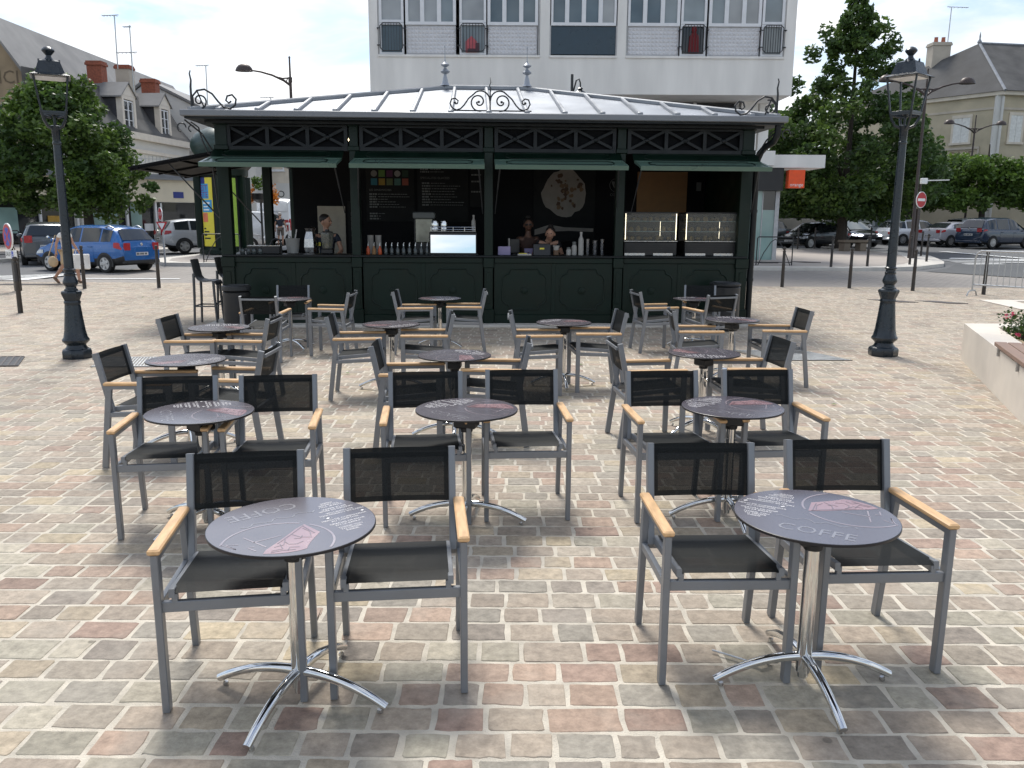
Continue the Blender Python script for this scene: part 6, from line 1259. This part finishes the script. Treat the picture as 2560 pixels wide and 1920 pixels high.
def shutterwin(frame, x0_, x1, z0, z1):
    b = frame(MB()); b.box(x0_-.15, x1+.15, -.08, -.001, z1, z1+.2); b.box(x0_-.2, x1+.2, -.14, -.001, z0-.15, z0); b.box(x0_-.15, x0_, -.06, -.001, z0, z1); b.box(x1, x1+.15, -.06, -.001, z0, z1); o = b.build('window', M['concr2'], ch2, False)
    b = frame(MB()); xm = (x0_+x1)/2; b.box(x0_, xm-.01, -.05, .0, z0, z1); b.box(xm+.01, x1, -.05, .0, z0, z1); b.build('shutter', M['shutter'], o, False)
for x in (5.2, 9.9): shutterwin(lf, x, x+1.15, 6.9, 8.6)
for x in (4.6, 9.2): shutterwin(lf, x, x+1.2, 3.4, 5.0)
for x in (1.0, 2.9, 5.0, 7.5):
    shutterwin(rf_, x, x+.95, 6.8, 8.6); shutterwin(rf_, x-.1, x+.85, 3.2, 5.0)
b = lf(MB()); b.box(7.0, 11.9, -.1, -.001, 5.25, 5.4); b.box(7.0, 11.9, -.1, -.001, 6.4, 6.55); b.box(7.0, 7.12, -.08, -.001, 5.4, 6.4); b.box(11.78, 11.9, -.08, -.001, 5.4, 6.4); b.box(-1, Ll, -.06, -.001, 9.0, 9.15); b.build('name_frame', M['house2'], ch2, False)
b = lf(MB()); b.text('DE RUE', 1.0, T(9.9, -.03, 5.9, 0, PI/2)); b.build('carved_lettering', mat('dark_stone', (.22, .17, .11), .9), ch2, False)
b = MB(); b.tube([(.15, -.12, 9.8), (.15, -.12, 0)], .09, 8); b.box(-.25, .25, -.04, .2, 0, 9.89); b.build('downpipe', M['whiter'], ch2, False)
b = rf_(MB()); b.box(.3, 11, -.06, -.001, 8.95, 9.1); b.build('string_course', M['house2'], ch2, False)
chimney('chimney', 'tall grey brick chimney with two red pots on the stone corner house', 32.4, 67, 10.5, 15.0, 1.35, 1.0, 'house2', 2, 'house2')
chimney('chimney', 'wide cream chimney with red cap at the right edge of the corner house roof', 41.5, 69, 13.0, 15.2, 3.2, 1.0, 'concr2', 2, 'brick')
aerial('tall thin aerial beside the chimney of the stone corner house', 33.0, 67, 12.8, 17.8, ((.2, 0, -1.6),))
# darker row behind the parked cars
rw = thing('shop_row', 'shaded row of shop fronts with pale piers behind the parked cars', 'building', (14.5, 66, .65))
bpart(rw, 'wall', M['whiter'], lambda b: (b.box(0, 26, .4, 5, 0, 5.2), b.box(0, 26, 0, .5, 3.6, 5.2)))
for x, w_ in ((2.6, 1.5), (7.2, 1.6), (10.6, .5), (14.6, .6), (20.5, .8), (25, 1)): bpart(rw, 'pier', M['whiter'], lambda b: b.box(x, x+w_, 0, .399, 0, 3.599))
for x0, x1 in ((0, 2.59), (4.11, 7.19), (8.81, 10.59), (11.11, 14.59), (15.21, 20.49), (21.31, 24.99)): bpart(rw, 'shop_window', M['darkshop'], lambda b: b.box(x0, x1, .2, .39, 0, 3.59))
for x, z in ((5.0, 1.4), (5.0, 2.1), (9.2, 1.2), (12, 1.0), (16.5, 1.2), (22.4, 1.2)): bpart(rw, 'window_notice', M['pvc'], lambda b: b.box(x, x+.35, .15, .19, z, z+.5))
bpart(rw, 'glazing_bars', M['pvcg'], lambda b: [b.box(x, x+.06, .12, .19, .5, 2.8) for x in (15.4, 15.9, 16.4, 21.6, 22.1, 22.6, 23.1)] + [b.box(x, x+1.6, .11, .18, z, z+.06) for x in (15.3, 21.5) for z in (.6, 1.3, 2.0, 2.7)])
# ------------------------------------------------------------------ trees and plants
def tree(name, lab, x, y, z0, clumps, n, size, mats, trunk_r, trunk_h, seed, limbs=6, cat='tree', group=None, top=None):
    rng = random.Random(seed); t = thing(name, lab, cat, (x, y, z0), 0, group)
    b = MB(); pts = [(0, 0, -.1), (.02, .01, trunk_h*.4), (-.03, .03, trunk_h), (.05, .0, trunk_h*1.7), (0, 0, top or trunk_h*2.4)]
    b.tube(pts, [trunk_r*1.25, trunk_r, trunk_r*.85, trunk_r*.5, trunk_r*.15], 10)
    tops = sorted(clumps, key=lambda c: -c[3])
    for i in range(limbs):
        c = tops[i*2 % len(tops)]; h = trunk_h*rng.uniform(.8, 1.5); m_ = (c[0]*.45+rng.uniform(-.2, .2), c[1]*.45, h+(c[2]-h)*.6)
        b.tube([(0, 0, h*.95), m_, (c[0]*.95, c[1]*.95, c[2])], [trunk_r*.45, trunk_r*.28, trunk_r*.06], 7)
    b.build('trunk', M['bark'], t)
    b = MB()
    for c in clumps:
        b.k = 0 if len(mats) == 1 else rng.choices(range(len(mats)), [.55, .3, .15][:len(mats)])[0]
        leaf_cloud(b, [c], int(n*(c[3]**1.6)*rng.uniform(.8, 1.2))+20, size, rng)
    b.build('crown', [M[m] for m in mats], t, False); return t
def env_clumps(rng, n, prof, r0, r1, ysq=.9, core=.35):
    out = []; zmin, zmax = prof[0][0], prof[-1][0]
    for i in range(n):
        z = rng.uniform(zmin, zmax)
        for (za, ra), (zb, rb) in zip(prof, prof[1:]):
            if za <= z <= zb: R0 = ra + (rb-ra)*(z-za)/(zb-za); break
        a = rng.uniform(0, 2*PI); q = (core + (1-core)*math.sqrt(rng.random())); rr = rng.uniform(r0, r1) * (.6 if R0 < 1 else 1)
        d = max(0, R0*q - rr*.4); out.append((d*math.cos(a), d*math.sin(a)*ysq, z, rr, rr*rng.uniform(.65, .9)))
    return out
rng = random.Random(11)
cl = env_clumps(rng, 130, [(1.9, 2.8), (2.6, 4.3), (4.6, 4.9), (6.3, 4.4), (7.4, 3.6)], .45, .95) + env_clumps(rng, 100, [(7.2, 3.4), (8.4, 2.6), (9.8, 1.7), (11.3, 1.0), (13.0, .3)], .3, .6)
cl += [(rng.uniform(-3.2, 3.2), rng.uniform(-2, 2), rng.uniform(1.9, 4.2), .9, .7) for _ in range(26)]
cl += [(.1, 0, 12.6, .35, .6), (.0, 0, 12.95, .25, .45), (1.3, 0, 11.2, .5, .6), (1.9, 0, 10.4, .5, .6), (-1.6, 0, 10.9, .45, .6), (-2.2, 0, 9.9, .5, .5), (2.2, 0, 9.3, .5, .4), (-3.0, 0, 8.4, .5, .5), (4.6, 0, 4.2, .7, .4), (5.2, 0, 4.0, .5, .3), (5.3, 0, 3.2, .4, .3)]
tree('tall_tree', 'tall dark green tree with ragged top right of the kiosk', 17.5, 44.9, .36, cl, 330, .135, ['leafd', 'leafm'], .26, 3.0, 21, 7, top=12.2)
cl = env_clumps(rng, 60, [(2.0, 2.0), (3.2, 3.1), (5.0, 3.0), (7.0, 2.2), (8.4, .8)], .5, .9)
tree('tree', 'darker smaller tree between the apartment block and the tall tree', 15.2, 52, .45, cl, 260, .16, ['leafd'], .22, 2.6, 22, 5)
cl = [(c[0]-1.0, *c[1:]) for c in env_clumps(rng, 165, [(1.9, 2.3), (2.8, 3.3), (4.2, 3.6), (5.6, 2.8), (6.6, 1.7), (7.5, .5)], .4, .8)]
cl += [(2.6, 0, 2.3, .4, .3), (2.3, 0, 2.0, .35, .3), (2.9, 0, 2.9, .35, .25), (2.5, 0, 3.5, .4, .3), (.3, 0, 7.1, .5, .5), (-4.4, 0, 4.4, .7, .6), (-4.2, 0, 3.4, .7, .5)]
tree('tree', 'round leafy green tree in front of the low cream shop', -18.9, 37.6, .3, cl, 480, .115, ['leafm', 'leafd', 'leafl'], .22, 2.3, 23, 5)
for i, (x, y, lab) in enumerate(((26.0, 55.5, 'bright green pollarded tree nearest the tall tree, above the white car'), (30.2, 54.5, 'bright green pollarded tree above the blue people carrier'), (34.6, 53.5, 'bright green pollarded tree at the right edge behind the crowd barrier'))):
    cl = [(rng.uniform(-3.0, 3.0), rng.uniform(-1.8, 1.8), rng.uniform(2.5, 5.3), rng.uniform(.55, .9), rng.uniform(.45, .7)) for _ in range(80)]
    tree('pollarded_tree', lab, x, y, gz(y), cl, 280, .14, ['leafl', 'leafm'] if i else ['leafm', 'leafl'], .2, 2.6, 30+i, 5, group='pollarded trees along the road')
tree('tree', 'dim tree mass standing behind the pollarded trees and shop row', 23, 60, .55, [(rng.uniform(-4, 4), rng.uniform(-1, 1), rng.uniform(3.5, 5.6), rng.uniform(.7, 1.1), .7) for _ in range(40)], 170, .18, ['leafd'], .25, 2.8, 44, 5)
# shrub in the planter
t = thing('flowering_shrub', 'low green shrub with pink flowers in the stone planter', 'shrub', (6.35, 10.25, .42)); rng = random.Random(9)
b = MB(); leaf_cloud(b, [(.25+rng.uniform(-.45, .9), rng.uniform(-.7, .35), rng.uniform(.0, .24), .19, .15) for _ in range(46)], 110, .026, rng); leaf_cloud(b, [(rng.uniform(.6, 3.6), rng.uniform(-2.6, .2), rng.uniform(.0, .2), .24, .15) for _ in range(50)], 70, .03, rng); b.build('foliage', M['leafp'], t, False)
b = MB(); b.tube([(0, 0, -.1), (.02, 0, .1)], .02, 6); b.build('stem', M['bark'], t)
b = MB()
for k, cs in ((0, [(-.1, .2, .27), (.0, .25, .29), (-.2, -.25, .1), (-.1, -.4, .08), (.05, -.3, .2), (.4, .2, .33), (.2, -.6, .12)]), (1, [(.2, .3, .34), (.55, .2, .35)])):
    for c in cs: b.k = k; leaf_cloud(b, [(*c, .04, .03)], 22, .018, rng)
b.build('blossom', [M['pink'], M['white_petal']], t, False)
# shrubs by the shop row
t = thing('shrub', 'yellow green shrub behind the bonnet of the dark green car', 'shrub', (17.5, 52.5, .46)); b = MB(); leaf_cloud(b, [(rng.uniform(-1.2, 1.2), rng.uniform(-.4, .4), rng.uniform(.7, 2.3), .45, .4) for _ in range(14)], 110, .11, rng); b.build('foliage', M['leafl'], t, False)
# ------------------------------------------------------------------ cars
def lerp_poly(poly, x):
    if x <= poly[0][0]: return poly[0][1]
    for (xa, za), (xb, zb) in zip(poly, poly[1:]):
        if x <= xb: return za + (zb-za)*(x-xa)/(xb-xa) if xb > xa else zb
    return poly[-1][1]
def car(name, label, cat, loc, rz, L, W, belt, roof, pt, wheels=(.0, .0), wr=.315, glassx=(), spokes=5, rails=False, clad=False, ink='carglass', tail=(.72, .13, .1), headz=.66, plates=True, panelvan=False, scale=1., lit=False, roofw=.74, group='cars around the square', tailw=.80, shelf=None):
    """belt: waist and bonnet line (x, z) rear to front; roof: glasshouse outline (x, z) rear to front."""
    t = thing(name, label, cat, loc, rz, group); t.scale = (scale,)*3
    hw = W/2; x0_, x1 = -L/2, L/2
    xs = sorted(set([x0_, x0_+.04, x0_+.12, x0_+.3, x1-.3, x1-.14, x1-.05, x1] + [p[0] for p in roof] + [p[0] for p in belt if x0_ < p[0] < x1] + [x0_ + L*i/14 for i in range(1, 14)]))
    def wid(x):
        e = min(x-x0_, x1-x); return hw*(1 - .10*max(0, 1-e/.55)**2 - (.03 if e < .02 else 0))
    def ztop(x): return max(lerp_poly(roof, x) if roof[0][0] <= x <= roof[-1][0] else 0, lerp_poly(belt, x))
    def zb(x): return lerp_poly(belt, x)
    def zlow(x): e = min(x-x0_, x1-x); return .24 + .10*max(0, 1-e/.35)
    def section(x):
        w_ = wid(x); zl, bz, zt = zlow(x), zb(x), ztop(x); g = min(1, max(0, (zt-bz)/.4))
        zs = bz if g > .15 else zt-.04; wrf = w_*((1-g)*.86 + g*roofw)
        return [(0, zl), (w_*.84, zl), (w_*.97, zl+.10), (w_, zl+.24), (w_*1.0, (zl+zs)*.5+.06), (w_*.985, zs-.06), (w_*.955, zs), (wrf, max(zs+.005, zt-.06)), (wrf*.82, max(zs+.008, zt-.012)), (wrf*.4, zt+.01*g), (0, zt+.014*g)]
    n = 11; b = MB()
    for x in xs:
        s = section(x)
        for y, z in s: b.v.append((x, -y, z))
        for y, z in reversed(s[1:-1]): b.v.append((x, y, z))
    m_ = 2*n-2
    for i in range(len(xs)-1):
        for j in range(m_): 
            o = i*m_+j; p = i*m_+(j+1) % m_; b.f.append((o, p, p+m_, o+m_)); b.mi.append(1 if (j in (0, 1, m_-1, m_-2) or (clad and j in (2, m_-3))) else 0)
    b.f += [tuple(range(m_-1, -1, -1)), tuple(range((len(xs)-1)*m_, len(xs)*m_))]; b.mi += [0, 0]
    b.build('body', [pt, M['cladding']], t, ang=40)
    def sidey(x, z):
        s = section(x)
        for (ya, za), (yb, zb_) in zip(s[1:8], s[2:9]):
            if za <= z <= zb_ and zb_ > za: return ya + (yb-ya)*(z-za)/(zb_-za)
        return s[7][0]
    def patch(b, sgn, xa, xb, lo, hi, off, nx_=8, nz=4):
        o = len(b.v)
        for i in range(nx_+1):
            x = xa + (xb-xa)*i/nx_; a, c = lo(x), max(lo(x)+.002, hi(x))
            for j in range(nz+1): z = a + (c-a)*j/nz; b.v.append((x, sgn*(sidey(x, z)+off), z))
        for i in range(nx_):
            for j in range(nz): k = o+i*(nz+1)+j; q = (k, k+nz+1, k+nz+2, k+1); b.f.append(q if sgn < 0 else q[::-1]); b.mi.append(0)
    for xa, xb in glassx:
        for s in (-1, 1):
            b = MB(); patch(b, s, xa, xb, lambda x: zb(x)+.025, lambda x: ztop(x)-.085, .008, 12, 4); b.build('side_window', M[ink], t)
    ds = [(-.33*L/4 - .02, .2*L/4), (.22*L/4, 1.12*L/4)] if len(glassx) > 1 else [(.18*L/4, 1.12*L/4)]
    if not panelvan: ds[0] = (ds[0][0]-.45, ds[0][1])
    for xa, xb in ds:
        for s in (-1, 1):
            b = MB(); patch(b, s, xa, xb, lambda x: .36, lambda x: zb(x)-.01, .005, 6, 5); d = b.build('door', pt, t)
            b = MB(); y = s*(sidey(xa+.12, zb(xa)-.14)+.02); b.rbox(xa+.06, xa+.24, y-.014, y+.014, zb(xa)-.155, zb(xa)-.125, .006); b.build('handle', M['cladding'] if pt in (P['silverl'], P['white']) else pt, d)
    def across(b, p, q, wa, wb, off=.012):
        d = Vector((q[0]-p[0], 0, q[1]-p[1])).normalized(); nn = Vector((-d.z, 0, d.x)); nn = nn if nn.z > 0 else -nn
        o = len(b.v); N_ = 8
        for k in range(4):
            u = k/3; x, z, w_ = p[0]+(q[0]-p[0])*u, p[1]+(q[1]-p[1])*u, wa+(wb-wa)*u
            for i in range(N_+1): v = i/N_*2-1; bow = .012*(1-v*v); b.v.append((x+nn.x*(off+bow), v*w_, z+nn.z*(off+bow)))
        for k in range(3):
            for i in range(N_): a = o+k*(N_+1)+i; b.f.append((a, a+1, a+N_+2, a+N_+1)); b.mi.append(0)
    r0, r1, r2, r3 = roof[0], roof[1], roof[-2], roof[-1]
    def inset(p, q, a, c): return (p[0]+(q[0]-p[0])*a, p[1]+(q[1]-p[1])*a), (p[0]+(q[0]-p[0])*c, p[1]+(q[1]-p[1])*c)
    if not panelvan:
        b = MB(); p, q = inset(r0, r1, .12, .9); across(b, p, q, hw*.76, hw*roofw*.82); b.build('rear_window', M[ink], t)
    b = MB(); p, q = inset(r3, r2, .06, .92); across(b, p, q, hw*.80, hw*roofw*.86); b.build('windscreen', M['carglassl' if ink == 'carglassl' else 'carglass'], t)
    wx = (-L*.315, L*.315) if wheels == (0., 0.) else wheels
    for x in wx:
        for s in (-1, 1):
            b = MB(); yo = hw*1.0 + .006
            b2 = MB(); rr_ = wr+.055
            pts = [(x+rr_*math.cos(a), max(.2, wr+rr_*math.sin(a))) for a in [PI*(i/16)*1.16-.25 for i in range(17)]]
            b.prism(pts, s*(yo-.06), s*yo, 'y'); b.build('wheel_arch', M['cladding'] if clad else M['rubber'], t, False)
            w_ = thing('wheel', None, None, (x, s*(yo-.085), wr)); w_.parent = t
            b = MB(); b.M = Matrix.Rotation(-s*PI/2, 4, 'X'); b.lathe([(wr*.62, -.09), (wr*.95, -.085), (wr, -.06), (wr, .06), (wr*.95, .095), (wr*.66, .1), (wr*.62, .08)], 28); b.build('tyre', M['tyre'], w_)
            b = MB(); b.M = Matrix.Rotation(-s*PI/2, 4, 'X')
            for k in range(spokes):
                a = 2*PI*k/spokes; c_, s_ = math.cos(a), math.sin(a); b.bar((.03*c_, .03*s_, .094), (wr*.62*c_, wr*.62*s_, .092), .32*wr if spokes < 7 else .13*wr, .02)
            b.lathe([(wr*.66, .085), (wr*.66, .1), (wr*.59, .1), (wr*.57, .085)], 28); b.lathe([(.05, .09), (.045, .108), (.02, .11)], 12); b.build('rim', M['rim'], w_)
            b = MB(); b.M = Matrix.Rotation(-s*PI/2, 4, 'X'); b.lathe([(wr*.61, .05), (wr*.61, .06)], 20); b.build('brake_disc', M['black'], w_)
    tz, tl, th = tail
    for s in (-1, 1):
        b = MB(); patch(b, s, x0_+.015, x0_+.34, lambda x: tz-th*.75+.25*(x-x0_), lambda x: min(tz+th, zb(x)-.01+(.6 if panelvan else 0)), .011, 6, 3); yi, yo = s*wid(x0_)*.64, s*wid(x0_)*.965; b.box(min(yi, yo)*0+x0_-.014, x0_+.02, min(yi, yo), max(yi, yo), tz-th*.75, tz+th*.85); b.build('tail_light', M['lightred'], t)
        b = MB(); patch(b, s, x1-.5, x1-.02, lambda x: headz-.07+.12*(x1-x)*.5, lambda x: min(headz+.07, zb(x)-.03), .011, 6, 3); b.ball((x1-.16, s*hw*.70, headz-.02), (.165, .18, .07), 14, 10); b.build('headlight', M['head'] if lit else M['lightclear'], t)
        xm = roof[-1][0]-.35; b = MB(); b.ball((xm, s*(hw+.09), zb(xm)+.08), (.07, .11, .075), 12, 8); b.build('mirror', pt, t)
    if plates:
        b = MB(); b.box(x0_-.012, x0_+.06, -.26, .26, tz-.30, tz-.19); b.box(x1-.06, x1+.012, -.26, .26, .36, .47); b.build('number_plate', M['plate'], t)
        b = MB(); rr_ = random.Random(int(L*100)); u = -.2
        for i in range(7): b.box(x0_-.016, x0_-.0125, u, u+.04, tz-.275, tz-.215); b.box(x1+.0125, x1+.016, u, u+.04, .385, .445); u += .055 + (.03 if i in (1, 4) else 0)
        b.build('plate_lettering', M['txtblack'], t, False)
    b = MB(); b.rbox(x0_-.02, x0_+.12, -hw*.86, hw*.86, .30, .44, .03); b.build('bumper', M['cladding'] if clad else pt, t); b = MB(); b.rbox(x1-.12, x1+.02, -hw*.84, hw*.84, .26, .40, .03); b.build('bumper', M['cladding'] if clad else pt, t)
    b = MB(); b.box(x1-.05, x1+.006, -hw*.5, hw*.5, headz-.05, headz+.03); b.build('grille', M['black'], t, False)
    b = MB(); b.M = T(x0_-.004, 0, tz+.08, 0, 0, -PI/2); b.lathe([(.05, 0), (.05, .012), (.03, .016)], 14); b.build('badge', M['chrome'], t)
    if rails:
        for s in (-1, 1):
            z = roof[1][1]; b = MB(); b.tube([(roof[1][0]+.05, s*hw*roofw*.9, z), (roof[1][0]+.2, s*hw*roofw*.92, z+.06), (roof[2][0]-.4, s*hw*roofw*.92, z+.075), (roof[2][0]-.2, s*hw*roofw*.9, z+.01)], .024, 8); b.build('roof_rail', M['galv'], t)
    return t
HB = dict(belt=[(-2.05, .82), (-1.9, .98), (-.6, .96), (.9, .93), (1.05, .92), (1.7, .82), (2.0, .66), (2.05, .55)], roof=[(-1.98, .98), (-1.55, 1.42), (-.9, 1.5), (.15, 1.5), (.45, 1.44), (1.25, .94)])
def sc_(d, h=1., l=1.): return dict(belt=[(x*l, z*h) for x, z in d['belt']], roof=[(x*l, z*h) for x, z in d['roof']])
WAG = dict(belt=[(-2.3, .85), (-2.2, 1.0), (-.6, .97), (1.1, .93), (1.9, .82), (2.25, .66), (2.3, .55)], roof=[(-2.22, 1.0), (-1.85, 1.4), (-1.2, 1.48), (.1, 1.48), (.45, 1.42), (1.35, .94)])
SED = dict(belt=[(-2.15, .85), (-2.1, 1.0), (-1.55, 1.03), (-.6, .97), (1.0, .92), (1.8, .8), (2.1, .64), (2.15, .55)], roof=[(-1.75, 1.02), (-.95, 1.36), (-.5, 1.41), (.2, 1.4), (.45, 1.36), (1.3, .92)])
MPV = dict(belt=[(-2.2, .86), (-2.1, 1.05), (-.6, 1.02), (1.2, .98), (1.9, .86), (2.15, .68), (2.2, .55)], roof=[(-2.12, 1.06), (-1.7, 1.58), (-1.0, 1.68), (.1, 1.67), (.5, 1.58), (1.55, .97)])
VAN = dict(belt=[(-2.1, 1.1), (-.6, 1.1), (1.1, 1.08), (1.7, .95), (2.05, .75), (2.1, .6)], roof=[(-2.1, 1.2), (-2.04, 1.78), (-1.0, 1.82), (.3, 1.8), (.6, 1.72), (1.4, 1.08)])
BIG = dict(belt=[(-2.7, 1.2), (-.6, 1.2), (1.6, 1.15), (2.2, 1.05), (2.6, .9), (2.7, .7)], roof=[(-2.7, 1.3), (-2.64, 2.3), (-2.3, 2.42), (.8, 2.42), (1.2, 2.3), (2.1, 1.15)])
HBG = ((-1.55, -1.12), (-1.04, -.22), (-.14, 1.05))
car('parked_car', 'bright blue hatchback with roof rails and black cladding stopped at the junction', 'car', (-13.85, 27.95, .1), R_(158), 4.1, 1.78, **sc_(HB, 1.05), pt=P['blue'], glassx=HBG, rails=True, clad=True, ink='carglass', tail=(.88, .1, .15), scale=.95)
car('parked_car', 'dark grey hatchback with red tail light behind the blue hatchback', 'car', (-17.6, 31.9, .12), R_(118), 4.05, 1.74, **sc_(HB, 1.0), pt=P['grey'], glassx=HBG, tail=(.92, .1, .15), scale=1.03)
car('parked_car', 'silver estate car behind the stop sign and advertising column', 'car', (-14.1, 39.4, .28), R_(36), 4.6, 1.8, **WAG, pt=P['silver'], glassx=((-1.8, -1.2), (-1.12, -.2), (-.12, 1.1)), tail=(.88, .1, .12), scale=1.03)
t = car('delivery_van', 'small white van with a green rear logo seen through the kiosk corner', 'van', (-14.1, 46.9, .36), R_(52), 4.2, 1.83, **VAN, pt=P['white'], glassx=((.3, 1.15),), panelvan=True, tail=(1.05, .1, .26), scale=1.03, tailw=.88, roofw=.88)
b = MB(); b.rbox(-2.125, -2.101, -.55, .1, .55, .85, .01); b.build('rear_logo', mat('logo_green', (.03, .35, .06), .5), t); b = MB(); b.rbox(-2.115, -2.08, -.7, -.06, 1.15, 1.62, .02); b.rbox(-2.115, -2.08, .06, .7, 1.15, 1.62, .02); b.build('rear_window', M['carglass'], t)
t = car('delivery_van', 'tall white panel van seen from behind through the kiosk corner', 'van', (-13.25, 50.1, .42), R_(86), 5.4, 2.0, **BIG, pt=P['white'], glassx=((1.1, 1.9),), panelvan=True, tail=(1.0, .1, .36), scale=1.04, tailw=.95, roofw=.9)
b = MB(); b.box(-2.712, -2.702, -.006, .006, .5, 2.25); b.rbox(-2.73, -2.70, .06, .3, 1.05, 1.1, .006); b.rbox(-2.72, -2.70, -.85, -.06, 1.75, 2.2, .01); b.rbox(-2.72, -2.70, .06, .85, 1.75, 2.2, .01); b.build('rear_doors', P['white'], t)
car('parked_car', 'dark green old hatchback parked facing the square under the tall tree', 'car', (16.95, 47.3, .38), R_(-150), 4.0, 1.68, **sc_(HB, .93), pt=P['dgreen'], glassx=((-1.5, -.4), (-.3, 1.0)), headz=.62, spokes=12, scale=1.03)
car('parked_car', 'black car with lit headlights facing the square', 'car', (19.75, 50.1, .41), R_(-72), 4.3, 1.8, **sc_(HB, 1.0, 1.04), pt=P['black'], glassx=HBG, rails=True, ink='carglassl', lit=True, headz=.7, scale=1.03)
car('parked_car', 'silver people carrier parked behind the black car with lit headlights', 'car', (24.2, 56.5, .5), R_(-160), 4.4, 1.82, **MPV, pt=P['silver'], glassx=((-1.65, -1.1), (-1.0, -.1), (0, 1.25)), ink='carglassl', scale=1.03)
car('parked_car', 'white hatchback parked behind the no entry sign pole', 'car', (25.25, 53.2, .46), R_(12), 4.15, 1.76, **HB, pt=P['silverl'], glassx=HBG, spokes=10, scale=1.03)
car('parked_car', 'silver saloon parked between the white hatchback and the blue people carrier', 'car', (26.9, 51.3, .44), R_(24), 4.3, 1.72, **SED, pt=P['silverv'], glassx=((-1.15, -.25), (-.17, 1.0)), tail=(.86, .1, .11), scale=1.03)
car('parked_car', 'dark blue people carrier with red tail lights at the right edge', 'car', (28.0, 48.9, .41), R_(24), 4.4, 1.84, **MPV, pt=P['navy'], glassx=((-1.65, -1.1), (-1.0, -.1), (0, 1.25)), spokes=12, wr=.335, tail=(1.0, .1, .13), scale=1.03)
car('parked_car', 'brown grey car cut off by the right edge before the blue people carrier', 'car', (29.3, 44.6, .36), R_(24), 4.1, 1.74, **HB, pt=P['brown'], glassx=HBG, scale=1.03)
car('parked_car', 'pale car whose roof shows above the silver saloon', 'car', (30.3, 55.5, .5), R_(20), 4.1, 1.74, **sc_(HB, 1.08), pt=P['white'], glassx=HBG, scale=1.03)
car('parked_car', 'dark car half hidden behind the glass shopfront', 'car', (14.6, 50.8, .42), R_(-150), 4.0, 1.7, **HB, pt=P['grey'], glassx=HBG, scale=1.03)
